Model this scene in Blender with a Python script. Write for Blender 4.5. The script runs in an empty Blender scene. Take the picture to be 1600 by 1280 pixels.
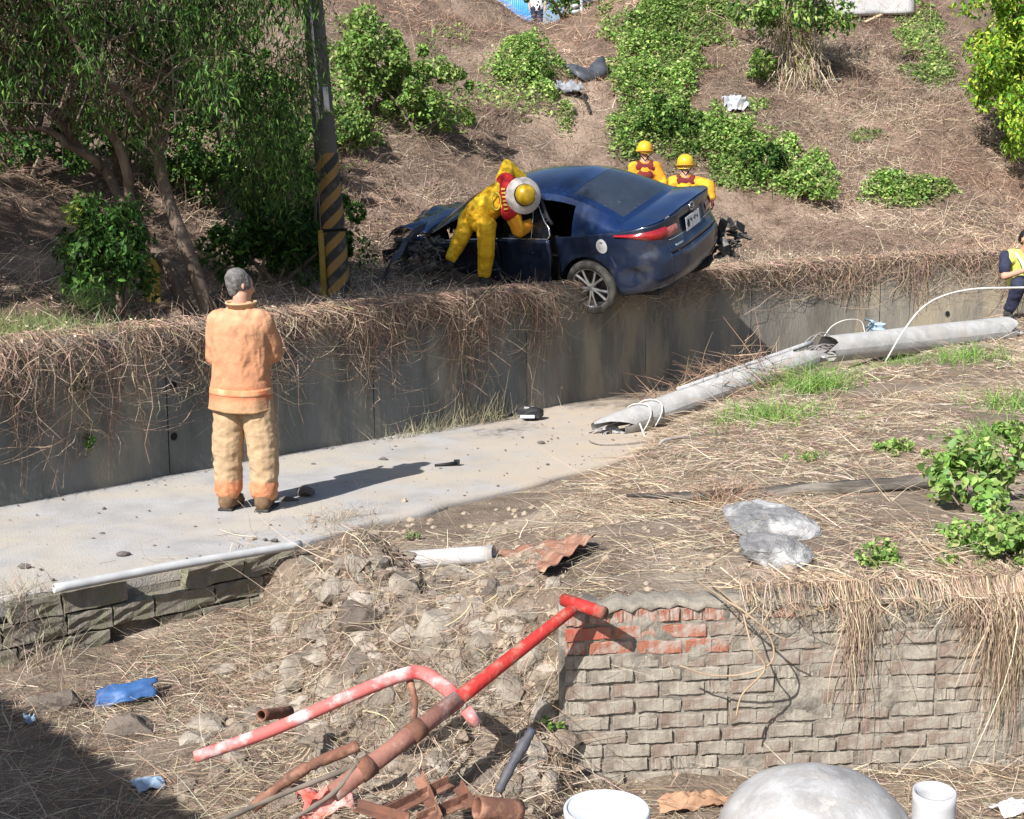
import bpy, bmesh, math, random
import numpy as np
from mathutils import Vector, Matrix

random.seed(11)
rng = np.random.default_rng(11)
scene = bpy.context.scene
COL = scene.collection
R = math.radians

# ------------------------------------------------------------------ camera
CAM_H, FPX, HORIZON = 2.05, 2000.0, 350.0
PITCH = math.atan((640 - HORIZON) / FPX)
cam_d = bpy.data.cameras.new('camera')
cam = bpy.data.objects.new('camera', cam_d)
COL.objects.link(cam)
cam.location = (0, 0, CAM_H)
cam.rotation_euler = (R(90) - PITCH, 0, 0)
cam_d.sensor_width = 36.0
cam_d.lens = 36.0 * FPX / 1600.0
cam_d.clip_start = 0.05
cam_d.clip_end = 2000
scene.camera = cam

# ------------------------------------------------------------------ sky, sun, exposure
SUN_TO = Vector((-0.55, -0.835, 0.80)).normalized()
SUN_EL = math.asin(SUN_TO.z)
world = bpy.data.worlds.new('World')
scene.world = world
world.use_nodes = True
wn = world.node_tree
wn.nodes.clear()
w_out = wn.nodes.new('ShaderNodeOutputWorld')
w_bg = wn.nodes.new('ShaderNodeBackground')
w_sky = wn.nodes.new('ShaderNodeTexSky')
w_sky.sky_type = 'NISHITA'
w_sky.sun_disc = False
w_sky.sun_elevation = SUN_EL
w_sky.sun_rotation = math.atan2(SUN_TO.x, SUN_TO.y)
w_sky.air_density = 1.0
w_sky.dust_density = 1.5
w_bg.inputs['Strength'].default_value = 0.08
wn.links.new(w_sky.outputs[0], w_bg.inputs[0])
wn.links.new(w_bg.outputs[0], w_out.inputs[0])
sun_d = bpy.data.lights.new('sun', 'SUN')
sun_d.energy = 5.0
sun_d.angle = R(0.55)
sun_d.color = (1.0, 0.96, 0.91)
sun = bpy.data.objects.new('sun', sun_d)
COL.objects.link(sun)
sun.rotation_euler = (-SUN_TO).to_track_quat('-Z', 'Y').to_euler()
sun.location = (-6, -8, 12)
scene.view_settings.view_transform = 'Standard'
scene.view_settings.look = 'None'
scene.view_settings.gamma = 1.0
scene.view_settings.exposure = 0.8
scene.render.engine = 'CYCLES'
scene.cycles.use_denoising = True
scene.cycles.max_bounces = 6
scene.cycles.transparent_max_bounces = 8

# ------------------------------------------------------------------ helpers: noise
def _hash(ix, iy, iz, seed):
    h = (ix.astype(np.int64) * 374761393 + iy.astype(np.int64) * 668265263 + iz.astype(np.int64) * 2147483647 + seed * 1274126177) & 0xffffffff
    h = ((h ^ (h >> 13)) * 1274126177) & 0xffffffff
    return ((h ^ (h >> 16)) & 0xffff) / 65535.0

def vnoise(x, y, z=None, seed=0):
    x = np.asarray(x, float); y = np.asarray(y, float)
    z = np.zeros_like(x) if z is None else np.asarray(z, float)
    ix, iy, iz = np.floor(x), np.floor(y), np.floor(z)
    fx, fy, fz = x - ix, y - iy, z - iz
    fx = fx * fx * (3 - 2 * fx); fy = fy * fy * (3 - 2 * fy); fz = fz * fz * (3 - 2 * fz)
    r = 0
    for dx in (0, 1):
        for dy in (0, 1):
            for dz in (0, 1):
                w = (fx if dx else 1 - fx) * (fy if dy else 1 - fy) * (fz if dz else 1 - fz)
                r = r + w * _hash(ix + dx, iy + dy, iz + dz, seed)
    return r * 2 - 1

def fbm(x, y, z=None, seed=0, octaves=4):
    r, a, f = 0, 1.0, 1.0
    for o in range(octaves):
        r = r + a * vnoise(np.asarray(x) * f, np.asarray(y) * f, None if z is None else np.asarray(z) * f, seed + o)
        a *= 0.5; f *= 2.03
    return r

def sstep(a, b, x):
    t = np.clip((np.asarray(x, float) - a) / (b - a), 0, 1)
    return t * t * (3 - 2 * t)

# ------------------------------------------------------------------ helpers: objects
def tag(o, label=None, cat=None, group=None, kind=None):
    if label: o['label'] = label
    if cat: o['category'] = cat
    if group: o['group'] = group
    if kind: o['kind'] = kind
    return o

def empty(name, loc=(0, 0, 0), rot=None, matrix=None):
    o = bpy.data.objects.new(name, None)
    COL.objects.link(o)
    o.empty_display_size = 0.1
    if matrix is not None:
        o.matrix_world = matrix
    else:
        o.location = loc
        if rot: o.rotation_euler = rot
    return o

def link(name, me, mat=None, parent=None, smooth=False, loc=None):
    o = bpy.data.objects.new(name, me)
    COL.objects.link(o)
    if mat is not None:
        me.materials.clear()
        me.materials.append(mat)
    if parent is not None: o.parent = parent
    if loc is not None: o.location = loc
    if smooth:
        me.polygons.foreach_set('use_smooth', [True] * len(me.polygons))
    return o

def mesh(name, verts, faces, mat=None, parent=None, smooth=False, loc=None):
    me = bpy.data.meshes.new(name)
    me.from_pydata([tuple(v) for v in verts], [], [tuple(f) for f in faces])
    me.update()
    return link(name, me, mat, parent, smooth, loc)

def quads_mesh(name, V, F, mat, parent=None, col=None, smooth=False):
    """V (n,3) float, F (m,3|4) int; col (n,3) goes to a colour attribute."""
    V = np.ascontiguousarray(V, np.float32); F = np.ascontiguousarray(F, np.int32)
    me = bpy.data.meshes.new(name)
    k = F.shape[1]
    me.vertices.add(len(V)); me.vertices.foreach_set('co', V.ravel())
    me.loops.add(F.size); me.loops.foreach_set('vertex_index', F.ravel())
    me.polygons.add(len(F))
    me.polygons.foreach_set('loop_start', np.arange(0, F.size, k, dtype=np.int32))
    me.polygons.foreach_set('loop_total', np.full(len(F), k, np.int32))
    me.update(calc_edges=True)
    if col is not None:
        a = me.color_attributes.new('Col', 'FLOAT_COLOR', 'POINT')
        c = np.ones((len(V), 4), np.float32); c[:, :3] = col
        a.data.foreach_set('color', c.ravel())
    me.validate()
    return link(name, me, mat, parent, smooth)

def grid(name, P, mat, parent=None, smooth=True, closed_u=False, thick=0.0, flip=False):
    """P[i][j] -> points; one quad sheet."""
    P = np.asarray(P, float); n, m = P.shape[:2]
    V = P.reshape(-1, 3)
    F = []
    for i in range(n if closed_u else n - 1):
        for j in range(m - 1):
            a = i * m + j; b = ((i + 1) % n) * m + j
            f = (a, b, b + 1, a + 1)
            F.append(f[::-1] if flip else f)
    o = quads_mesh(name, V, np.array(F), mat, parent, smooth=smooth)
    if thick:
        md = o.modifiers.new('thick', 'SOLIDIFY'); md.thickness = thick; md.offset = -1
    return o

def frame_of(d):
    d = np.asarray(d, float); d = d / (np.linalg.norm(d) + 1e-9)
    h = np.array([0, 0, 1.0]) if abs(d[2]) < 0.9 else np.array([1.0, 0, 0])
    u = np.cross(d, h); u /= np.linalg.norm(u)
    v = np.cross(u, d)
    return u, v

def tube_vf(pts, rad, n=8, cap=True, base=0):
    pts = np.asarray(pts, float); k = len(pts)
    rad = np.full(k, rad) if np.isscalar(rad) else np.asarray(rad, float)
    V, F = [], []
    tang = np.gradient(pts, axis=0)
    u, v = frame_of(tang[0])
    for i in range(k):
        d = tang[i] / (np.linalg.norm(tang[i]) + 1e-9)
        u = u - d * np.dot(u, d); u /= (np.linalg.norm(u) + 1e-9)
        v = np.cross(d, u)
        for j in range(n):
            a = 2 * math.pi * j / n
            V.append(pts[i] + rad[i] * (math.cos(a) * u + math.sin(a) * v))
    for i in range(k - 1):
        for j in range(n):
            F.append((base + i * n + j, base + i * n + (j + 1) % n, base + (i + 1) * n + (j + 1) % n, base + (i + 1) * n + j))
    if cap:
        F.append(tuple(base + j for j in range(n))[::-1])
        F.append(tuple(base + (k - 1) * n + j for j in range(n)))
    return V, F

def tube(name, pts, rad, mat, parent=None, n=10, cap=True, smooth=True, hollow=0.0):
    V, F = tube_vf(pts, rad, n, cap and not hollow)
    o = mesh(name, V, F, mat, parent, smooth)
    if hollow:
        md = o.modifiers.new('wall', 'SOLIDIFY'); md.thickness = hollow; md.offset = -1
    return o

def spline(pts, n=24):
    """Catmull-Rom through pts."""
    P = np.asarray(pts, float)
    P = np.vstack([2 * P[0] - P[1], P, 2 * P[-1] - P[-2]])
    out = []
    segs = len(P) - 3
    per = max(2, n // segs)
    for i in range(segs):
        p0, p1, p2, p3 = P[i:i + 4]
        for k in range(per):
            t = k / per
            out.append(0.5 * ((2 * p1) + (-p0 + p2) * t + (2 * p0 - 5 * p1 + 4 * p2 - p3) * t * t + (-p0 + 3 * p1 - 3 * p2 + p3) * t ** 3))
    out.append(P[-2])
    return np.array(out)

def multi(name, parts, mat, parent=None, smooth=False):
    """several (V,F) lists into one mesh"""
    V, F = [], []
    for v, f in parts:
        b = len(V)
        V += [tuple(p) for p in v]
        F += [tuple(i + b for i in q) for q in f]
    return mesh(name, V, F, mat, parent, smooth)

def box_vf(x0, x1, y0, y1, z0, z1):
    V = [(x, y, z) for z in (z0, z1) for y in (y0, y1) for x in (x0, x1)]
    F = [(0, 2, 3, 1), (4, 5, 7, 6), (0, 1, 5, 4), (2, 6, 7, 3), (0, 4, 6, 2), (1, 3, 7, 5)]
    return V, F

def bevel(o, w, seg=2):
    md = o.modifiers.new('bevel', 'BEVEL'); md.width = w; md.segments = seg; md.limit_method = 'ANGLE'
    return o

def lathe_vf(prof, n=24, axis_m=None):
    """prof = [(r,z)]; revolve about z"""
    V, F = [], []
    k = len(prof)
    for i in range(n):
        a = 2 * math.pi * i / n
        for r, z in prof:
            V.append((r * math.cos(a), r * math.sin(a), z))
    for i in range(n):
        for j in range(k - 1):
            a = i * k + j; b = ((i + 1) % n) * k + j
            F.append((a, b, b + 1, a + 1))
    if axis_m is not None:
        V = [tuple(axis_m @ Vector(v)) for v in V]
    return V, F

def rock_vf(r, seed, sx=1, sy=1, sz=1, sub=2, rough=0.28, flat=6):
    """angular stone: icosphere cut by random planes, then roughened"""
    bm = bmesh.new(); bmesh.ops.create_icosphere(bm, subdivisions=sub, radius=1)
    P = np.array([v.co[:] for v in bm.verts]); F = [tuple(v.index for v in f.verts) for f in bm.faces]
    bm.free()
    rg = np.random.default_rng(seed)
    for _ in range(flat):
        d = rg.normal(size=3); d /= np.linalg.norm(d); c = rg.uniform(0.55, 0.85)
        h = P @ d; P = P - np.outer(np.maximum(h - c, 0), d)
    P = P * (1 + rough * 0.5 * fbm(P[:, 0] * 2 + seed, P[:, 1] * 2, P[:, 2] * 2, seed)[:, None])
    P = P * np.array([sx, sy, sz]) * r
    return P, F

# ------------------------------------------------------------------ helpers: materials
def new_mat(name):
    m = bpy.data.materials.new(name); m.use_nodes = True
    nt = m.node_tree
    return m, nt, nt.nodes['Principled BSDF']

def MAT(name, c1, c2=None, scale=5.0, rough=0.8, bump=0.0, bscale=None, metal=0.0, c3=None, s3=1.2, coat=0.0, spec=0.3,
        thr=(0.35, 0.65), thr3=(0.5, 0.62), stretch=None, detail=6.0, trans=0.0):
    m, nt, b = new_mat(name)
    N, L = nt.nodes, nt.links
    b.inputs['Roughness'].default_value = rough
    b.inputs['Metallic'].default_value = metal
    b.inputs['Specular IOR Level'].default_value = spec
    b.inputs['Coat Weight'].default_value = coat
    b.inputs['Coat Roughness'].default_value = 0.12
    b.inputs['Base Color'].default_value = (*c1, 1)
    tc = N.new('ShaderNodeTexCoord'); src = tc.outputs['Object']
    if stretch:
        mp = N.new('ShaderNodeMapping'); mp.inputs['Scale'].default_value = stretch
        L.new(src, mp.inputs[0]); src = mp.outputs[0]
    def noise_n(sc, det=detail):
        n = N.new('ShaderNodeTexNoise'); n.inputs['Scale'].default_value = sc; n.inputs['Detail'].default_value = det
        n.inputs['Roughness'].default_value = 0.62
        L.new(src, n.inputs['Vector']); return n
    if c2 is not None:
        n1 = noise_n(scale)
        r = N.new('ShaderNodeMapRange'); r.inputs['From Min'].default_value = thr[0]; r.inputs['From Max'].default_value = thr[1]
        L.new(n1.outputs['Fac'], r.inputs['Value'])
        mx = N.new('ShaderNodeMix'); mx.data_type = 'RGBA'
        mx.inputs['A'].default_value = (*c1, 1); mx.inputs['B'].default_value = (*c2, 1)
        L.new(r.outputs[0], mx.inputs['Factor'])
        out = mx.outputs['Result']
        if c3 is not None:
            n3 = noise_n(s3)
            r3 = N.new('ShaderNodeMapRange'); r3.inputs['From Min'].default_value = thr3[0]; r3.inputs['From Max'].default_value = thr3[1]
            L.new(n3.outputs['Fac'], r3.inputs['Value'])
            m3 = N.new('ShaderNodeMix'); m3.data_type = 'RGBA'; m3.inputs['B'].default_value = (*c3, 1)
            L.new(out, m3.inputs['A']); L.new(r3.outputs[0], m3.inputs['Factor']); out = m3.outputs['Result']
        L.new(out, b.inputs['Base Color'])
    if bump:
        nb = noise_n(bscale or scale * 3, 8)
        bp = N.new('ShaderNodeBump'); bp.inputs['Strength'].default_value = 1.0; bp.inputs['Distance'].default_value = bump
        L.new(nb.outputs['Fac'], bp.inputs['Height']); L.new(bp.outputs[0], b.inputs['Normal'])
    if trans:
        b.inputs['Transmission Weight'].default_value = trans
    return m

def ATTR(name, rough=0.85, translucent=0.0, spec=0.15):
    """colour from the 'Col' attribute: every straw or leaf has a colour of its own"""
    m, nt, b = new_mat(name)
    N, L = nt.nodes, nt.links
    a = N.new('ShaderNodeAttribute'); a.attribute_name = 'Col'
    L.new(a.outputs['Color'], b.inputs['Base Color'])
    b.inputs['Roughness'].default_value = rough
    b.inputs['Specular IOR Level'].default_value = spec
    if translucent:
        t = N.new('ShaderNodeBsdfTranslucent'); L.new(a.outputs['Color'], t.inputs['Color'])
        mx = N.new('ShaderNodeMixShader'); mx.inputs[0].default_value = translucent
        L.new(b.outputs[0], mx.inputs[1]); L.new(t.outputs[0], mx.inputs[2])
        L.new(mx.outputs[0], N['Material Output'].inputs['Surface'])
    return m

M_STRAW = ATTR('straw', 0.9, 0.12)
M_LEAF = ATTR('leaf', 0.6, 0.35, 0.25)

# ------------------------------------------------------------------ helpers: camera rays (layout is worked out in metres from these)
_cp, _sp = math.cos(PITCH), math.sin(PITCH)
def at(px, py, Y):
    r = (px - 800) / FPX; u = (640 - py) / FPX
    d = np.array([r, _cp + u * _sp, -_sp + u * _cp])
    return np.array([0, 0, CAM_H]) + d * (Y / d[1])

def atz(px, py, z):
    r = (px - 800) / FPX; u = (640 - py) / FPX
    d = np.array([r, _cp + u * _sp, -_sp + u * _cp])
    return np.array([0, 0, CAM_H]) + d * ((z - CAM_H) / d[2])

def project(P):
    P = np.atleast_2d(P)
    y = P[:, 1]; z = P[:, 2] - CAM_H
    dep = y * _cp - z * _sp; up = y * _sp + z * _cp
    return 800 + FPX * P[:, 0] / dep, 640 - FPX * up / dep, dep

# ------------------------------------------------------------------ terrain functions
P0 = np.array([-3.71, 9.27]); WU = np.array([0.634, 0.773])
_w = [P0 + WU * t for t in np.arange(-8, 9.9, 0.5)]
_ang = math.atan2(WU[1], WU[0])
while len(_w) < 100:
    _ang = max(_ang - R(4.2), R(16))
    _w.append(_w[-1] + 0.5 * np.array([math.cos(_ang), math.sin(_ang)]))
WALL = np.array(_w)
WT = np.arange(len(WALL)) * 0.5 - 8.0
_tan = np.gradient(WALL, axis=0); _tan /= np.linalg.norm(_tan, axis=1)[:, None]
WNB = np.stack([-_tan[:, 1], _tan[:, 0]], 1)          # points behind the wall, into the hill

def wall_pt(t, a=0.0):
    """point a metres behind the wall face at length t"""
    t = np.asarray(t, float)
    x = np.interp(t, WT, WALL[:, 0]) + a * np.interp(t, WT, WNB[:, 0])
    y = np.interp(t, WT, WALL[:, 1]) + a * np.interp(t, WT, WNB[:, 1])
    return x, y

def wall_ta(x, y):
    x = np.atleast_1d(np.asarray(x, float)); y = np.atleast_1d(np.asarray(y, float))
    sh = x.shape; x = x.ravel(); y = y.ravel()
    best = np.full(x.shape, 1e9); bt = np.zeros(x.shape); ba = np.zeros(x.shape)
    for i in range(len(WALL) - 1):
        p = WALL[i]; d = WALL[i + 1] - p; L2 = d @ d
        k = np.clip(((x - p[0]) * d[0] + (y - p[1]) * d[1]) / L2, 0, 1)
        qx = x - p[0] - k * d[0]; qy = y - p[1] - k * d[1]
        dist = np.hypot(qx, qy); cr = d[0] * qy - d[1] * qx
        m = dist < best
        best[m] = dist[m]; bt[m] = (WT[i] + 0.5 * k)[m]; ba[m] = (np.sign(cr) * dist)[m]
    return bt.reshape(sh), ba.reshape(sh)

def z_top(t):
    return np.interp(t, [-8, 0, 6.5, 11, 14, 20, 40], [1.12, 1.18, 1.34, 1.47, 1.60, 1.72, 1.9])

def z_hill(t, a):
    fl = np.interp(t, [-8, 2, 5.5, 8, 10.5, 14, 20], [1.5, 1.9, 2.6, 2.7, 2.2, 1.2, 1.0])
    r = np.maximum(a - fl, 0)
    rc = 8.6
    rr = np.minimum(r, rc)
    z = z_top(t) + 0.05 * np.minimum(a, fl) + 0.69 * rr * rr / (rr + 0.9) + 0.09 * np.maximum(r - rc, 0)
    x, y = wall_pt(t, a)
    amp = sstep(0.15, 1.6, a)
    z = z + amp * (0.16 * fbm(x * 0.6, y * 0.6, None, 3, 3) + 0.10 * np.maximum(fbm(x * 1.7, y * 1.7, None, 6, 2), -.2) + 0.05 * fbm(x * 3, y * 3, None, 9, 2)) - 0.03 * (1 - amp)
    z = z + 0.35 * sstep(4, 9, r) * fbm(x * 0.22 + 4, y * 0.22, None, 21, 2)
    z = z - 0.78 * np.exp(-((x - 0.80) / 1.05) ** 2) * sstep(5.0, 9.0, r)
    return z

# front side: road level, dirt bank, rubble slope, lower yard
_FX = [-12, -4.6, -2.78, -1.62, -1.36, -1.12, -0.9, -0.5, 0.10, 0.24, 0.26, 1.2, 2.65, 3.3, 8]
_FY = [-1.3, 5.32, 6.96, 7.98, 7.6, 6.5, 5.75, 5.45, 5.30, 5.28, 5.40, 5.50, 5.74, 6.0, 7.4]
_FWd = [.06, .06, .06, .08, .22, .48, .62, .66, .58, .30, .06, .06, .06, .2, .5]
_BX = [-0.75, -0.55, -0.15, 0.45, 1.15, 2.1, 4.2, 6.5, 9.0]
_BYs = [5.0, 7.1, 8.0, 10.0, 12.3, 14.0, 16.0, 18.0, 20.0]

def z_front(x, y):
    x = np.asarray(x, float); y = np.asarray(y, float)
    t, a = wall_ta(x, y); s = -a
    t = t.reshape(x.shape); s = s.reshape(x.shape)
    d = x - np.interp(y, _BYs, _BX)
    nz = fbm(x * 0.9, y * 0.9, None, 5, 4)
    bank = 0.43 * sstep(-0.15, 1.35, d + 0.15 * nz) + 0.10 * sstep(0.8, 3.5, d) + 0.16 * sstep(2.5, 5.5, x) * sstep(11, 14, y)
    dirt = 0.08 * sstep(8.0, 10.5, t + 1.0 * nz) * (0.62 + 0.45 * nz)
    up = -0.045 + np.maximum(bank, 0) + np.maximum(dirt, 0) + 0.018 * nz * sstep(-.2, .6, d)
    up = up + 0.60 * np.exp(-(((x + 0.84) / 0.36) ** 2 + ((y - 6.45) / 0.50) ** 2)) * (1 + .25 * nz)
    up = up + 0.16 * np.exp(-(((x + 0.25) / 0.5) ** 2 + ((y - 5.9) / 0.55) ** 2))
    up = up + 0.24 * np.exp(-(((x - 6.5) / 0.8) ** 2 + ((y - 16.5) / 0.75) ** 2))
    low = -0.34 + 0.035 * nz + 0.02 * fbm(x * 4, y * 4, None, 8, 2) + 0.10 * sstep(1.4, 3.2, x) + 0.10 * np.exp(-(((x + 0.5) / .7) ** 2 + ((y - 4.6) / .5) ** 2))
    ye = np.interp(x, _FX, _FY); wd = np.interp(x, _FX, _FWd)
    k = sstep(-1, 1, (y - ye) / wd)
    mid = 4 * k * (1 - k)
    z = low + (up - low) * k + mid * sstep(.15, .5, wd) * 0.09 * fbm(x * 3.5, y * 3.5, None, 31, 3)
    return z

def terrain(x, y):
    x = np.atleast_1d(np.asarray(x, float)); y = np.atleast_1d(np.asarray(y, float))
    t, a = wall_ta(x, y)
    return np.where(a > 0, z_hill(t, np.maximum(a, 0)), np.maximum(z_front(x, y), np.where((-a < 2.35), 0.0, -9)))

_TX, _TY = np.arange(-14, 16, .08), np.arange(3, 50, .08)
_tx, _ty = np.meshgrid(_TX, _TY, indexing='ij')
_TZ = terrain(_tx, _ty)

def t_fast(x, y):
    fx = np.clip((np.asarray(x) - _TX[0]) / .08, 0, len(_TX) - 1.01); fy = np.clip((np.asarray(y) - _TY[0]) / .08, 0, len(_TY) - 1.01)
    i = fx.astype(int); j = fy.astype(int); u = fx - i; v = fy - j
    return (_TZ[i, j] * (1 - u) + _TZ[i + 1, j] * u) * (1 - v) + (_TZ[i, j + 1] * (1 - u) + _TZ[i + 1, j + 1] * u) * v

def hit(px, py, y0=3.2, y1=49):
    Y = np.geomspace(y0, y1, 1500)
    r = (px - 800) / FPX; u = (640 - py) / FPX
    d = np.array([r, _cp + u * _sp, -_sp + u * _cp])
    P = np.array([0, 0, CAM_H]) + np.outer(Y / d[1], d)
    dz = P[:, 2] - t_fast(P[:, 0], P[:, 1])
    i = np.argmax(dz < 0) if (dz < 0).any() else len(Y) - 1
    return P[i]

def onground(x, y):
    return float(terrain(x, y)[0])

# ------------------------------------------------------------------ helpers: straw and leaves
def strands(name, base, direc, length, width, curve, cols, mat, parent=None, seg=2, face=None):
    """ribbons; base (n,3), direc (n,3) unit, length/width (n,), curve (n,3) bend added at the tip"""
    n = len(base)
    k = seg + 1
    tt = np.linspace(0, 1, k)
    P = base[:, None, :] + direc[:, None, :] * (length[:, None] * tt)[:, :, None] + curve[:, None, :] * (tt ** 2)[None, :, None]
    if face is None:
        face = rng.normal(size=(n, 3))
    side = np.cross(direc, face); side /= np.linalg.norm(side, axis=1)[:, None] + 1e-9
    wd = width[:, None] * (1 - 0.75 * tt)[None, :]
    A = P + side[:, None, :] * wd[:, :, None] * 0.5
    B = P - side[:, None, :] * wd[:, :, None] * 0.5
    V = np.stack([A, B], 2).reshape(n, k * 2, 3)
    idx = []
    for j in range(seg):
        idx.append([2 * j, 2 * j + 1, 2 * j + 3, 2 * j + 2])
    F = (np.arange(n)[:, None, None] * (2 * k) + np.array(idx)[None]).reshape(-1, 4)
    C = np.repeat(cols, 2 * k, axis=0)
    return quads_mesh(name, V.reshape(-1, 3), F, mat, parent, C)

def paths(name, P, width, cols, mat, parent=None):
    """ribbons along whole paths P (n,k,3)"""
    n, k = P.shape[:2]
    tg = np.gradient(P, axis=1)
    f = rng.normal(size=(n, 1, 3)) + np.array([0, -0.8, 0])
    side = np.cross(tg, np.broadcast_to(f, tg.shape)); side /= np.linalg.norm(side, axis=2)[:, :, None] + 1e-9
    w = (width[:, None] * np.linspace(1, 0.5, k)[None])[:, :, None] * 0.5
    V = np.stack([P + side * w, P - side * w], 2).reshape(n, 2 * k, 3)
    idx = [[2 * j, 2 * j + 1, 2 * j + 3, 2 * j + 2] for j in range(k - 1)]
    F = (np.arange(n)[:, None, None] * (2 * k) + np.array(idx)[None]).reshape(-1, 4)
    return quads_mesh(name, V.reshape(-1, 3), F, mat, parent, np.repeat(cols, 2 * k, axis=0))

def leaves(name, c, d, up, size, aspect, cols, mat, parent=None):
    """folded diamond leaves: centre c, pointing d, facing up"""
    n = len(c)
    d = d / (np.linalg.norm(d, axis=1)[:, None] + 1e-9)
    s = np.cross(d, up); s /= np.linalg.norm(s, axis=1)[:, None] + 1e-9
    nn = np.cross(s, d)
    l = size[:, None]; w = (size * aspect)[:, None]
    V = np.stack([c - d * l * .5, c - d * l * .12 + s * w * .5 + nn * w * .22, c + d * l * .5 - nn * l * .12, c - d * l * .12 - s * w * .5 + nn * w * .22], 1)
    F = (np.arange(n)[:, None] * 4 + np.array([0, 1, 2, 3])[None])
    T = np.concatenate([F[:, [0, 1, 2]], F[:, [0, 2, 3]]])
    return quads_mesh(name, V.reshape(-1, 3), T, mat, parent, np.repeat(cols, 4, axis=0))

def broad_leaves(name, c, d, up, size, aspect, cols, mat, parent=None):
    """rounded leaves with a folded midrib and a drooping tip (two rows of five points)"""
    n = len(c)
    d = d / (np.linalg.norm(d, axis=1)[:, None] + 1e-9)
    s = np.cross(d, up); s /= np.linalg.norm(s, axis=1)[:, None] + 1e-9
    nn = np.cross(s, d)
    st = np.array([0, .18, .42, .70, 1.0]); wd = np.array([.08, .78, 1.0, .66, .0])
    rows = []
    for t_, w_ in zip(st, wd):
        mid = c + d * (size * (t_ - .5))[:, None] - nn * (size * .22 * t_ ** 2)[:, None]
        e = (size * aspect * .5 * w_)[:, None]
        rows += [mid + s * e + nn * e * .35, mid, mid - s * e + nn * e * .35]
    V = np.stack(rows, 1)
    idx = []
    for k in range(4):
        a = 3 * k
        idx += [[a, a + 1, a + 4, a + 3], [a + 1, a + 2, a + 5, a + 4]]
    F = (np.arange(n)[:, None, None] * 15 + np.array(idx)[None]).reshape(-1, 4)
    return quads_mesh(name, V.reshape(-1, 3), F, mat, parent, np.repeat(cols, 15, axis=0), smooth=True)

def pick(pal, n, jit=0.18, w=None):
    pal = np.array(pal)
    i = rng.choice(len(pal), n, p=w)
    return np.clip(pal[i] * (1 + jit * rng.normal(size=(n, 1))) * (1 + 0.06 * rng.normal(size=(n, 3))), 0.004, 0.9)

DRY = [(.52, .43, .33), (.45, .355, .27), (.36, .275, .21), (.60, .515, .39), (.26, .19, .145)]
DRYW = [.26, .28, .22, .12, .12]
PALE = [(.52, .44, .33), (.45, .365, .27), (.60, .52, .40), (.36, .285, .21)]
GREEN = [(.13, .26, .05), (.10, .21, .04), (.18, .31, .06), (.07, .16, .035), (.23, .33, .08)]
# ================================================================== THE SETTING
M_DIRT = MAT('dirt', (.235, .185, .14), (.13, .10, .075), 5.0, .95, .03, 26, c3=(.33, .275, .215), s3=0.9, detail=10)
M_HILL = MAT('hill_soil', (.19, .135, .10), (.10, .07, .053), 3.2, .95, .05, 16, c3=(.29, .215, .165), s3=0.6)
M_CONC_ROAD = MAT('road_concrete', (.375, .37, .37), (.27, .265, .26), 2.6, .9, .006, 70, c3=(.41, .375, .32), s3=.9, thr=(.40, .72), thr3=(.46, .62), detail=11)
M_WALL = MAT('old_concrete', (.19, .19, .185), (.105, .11, .10), 1.6, .92, .010, 25, c3=(.25, .235, .19), s3=1.3, stretch=(1, 1, .4), detail=11)
M_WALL2 = MAT('old_concrete_brownish', (.24, .225, .195), (.135, .125, .105), 1.8, .92, .010, 25, c3=(.29, .25, .185), s3=1.6, stretch=(1, 1, .3), detail=11)
M_BLOCK = MAT('mossy_block', (.25, .225, .185), (.15, .135, .11), 11, .95, .008, 60, c3=(.20, .195, .135), s3=5)
M_MORTAR = MAT('mortar', (.31, .28, .235), (.20, .18, .15), 16, .95, .009, 70, c3=(.15, .135, .115), s3=6)
M_STONE = MAT('rubble_stone', (.25, .215, .175), (.15, .125, .10), 8, .93, .014, 45, c3=(.36, .32, .27), s3=3)
M_STONE_D = MAT('dark_stone', (.18, .15, .125), (.11, .09, .075), 7, .93, .012, 45)
M_PALESTONE = MAT('pale_concrete_chunk', (.56, .56, .56), (.42, .42, .43), 16, .93, .008, 90)
M_HOLE = MAT('hole_dark', (.012, .012, .012), rough=1)

# dust blown off the bank lies thicker on the road towards the right
_nt = M_CONC_ROAD.node_tree; _N, _L = _nt.nodes, _nt.links; _b = _N['Principled BSDF']
_src = _b.inputs['Base Color'].links[0].from_socket
_tc = _N.new('ShaderNodeTexCoord'); _sx = _N.new('ShaderNodeSeparateXYZ'); _L.new(_tc.outputs['Object'], _sx.inputs[0])
_nz = _N.new('ShaderNodeTexNoise'); _nz.inputs['Scale'].default_value = 2.4; _nz.inputs['Detail'].default_value = 12; _nz.inputs['Roughness'].default_value = .7; _L.new(_tc.outputs['Object'], _nz.inputs['Vector'])
_ma = _N.new('ShaderNodeMath'); _ma.operation = 'MULTIPLY_ADD'; _ma.inputs[1].default_value = 6.0; _L.new(_nz.outputs['Fac'], _ma.inputs[0]); _L.new(_sx.outputs[0], _ma.inputs[2])
_mr = _N.new('ShaderNodeMapRange'); _mr.inputs['From Min'].default_value = 1.6; _mr.inputs['From Max'].default_value = 4.2; _L.new(_ma.outputs[0], _mr.inputs['Value'])
_mx = _N.new('ShaderNodeMix'); _mx.data_type = 'RGBA'; _mx.inputs['B'].default_value = (.43, .36, .28, 1)
_L.new(_src, _mx.inputs['A']); _L.new(_mr.outputs[0], _mx.inputs['Factor']); _L.new(_mx.outputs['Result'], _b.inputs['Base Color'])

# ---- a wide base sheet far beneath and beyond
o = mesh('terrain', [(-400, -300, -.9), (400, -300, -.9), (400, 500, -.9), (-400, 500, -.9)], [(0, 1, 2, 3)], M_DIRT)
tag(o, kind='structure')

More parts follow.
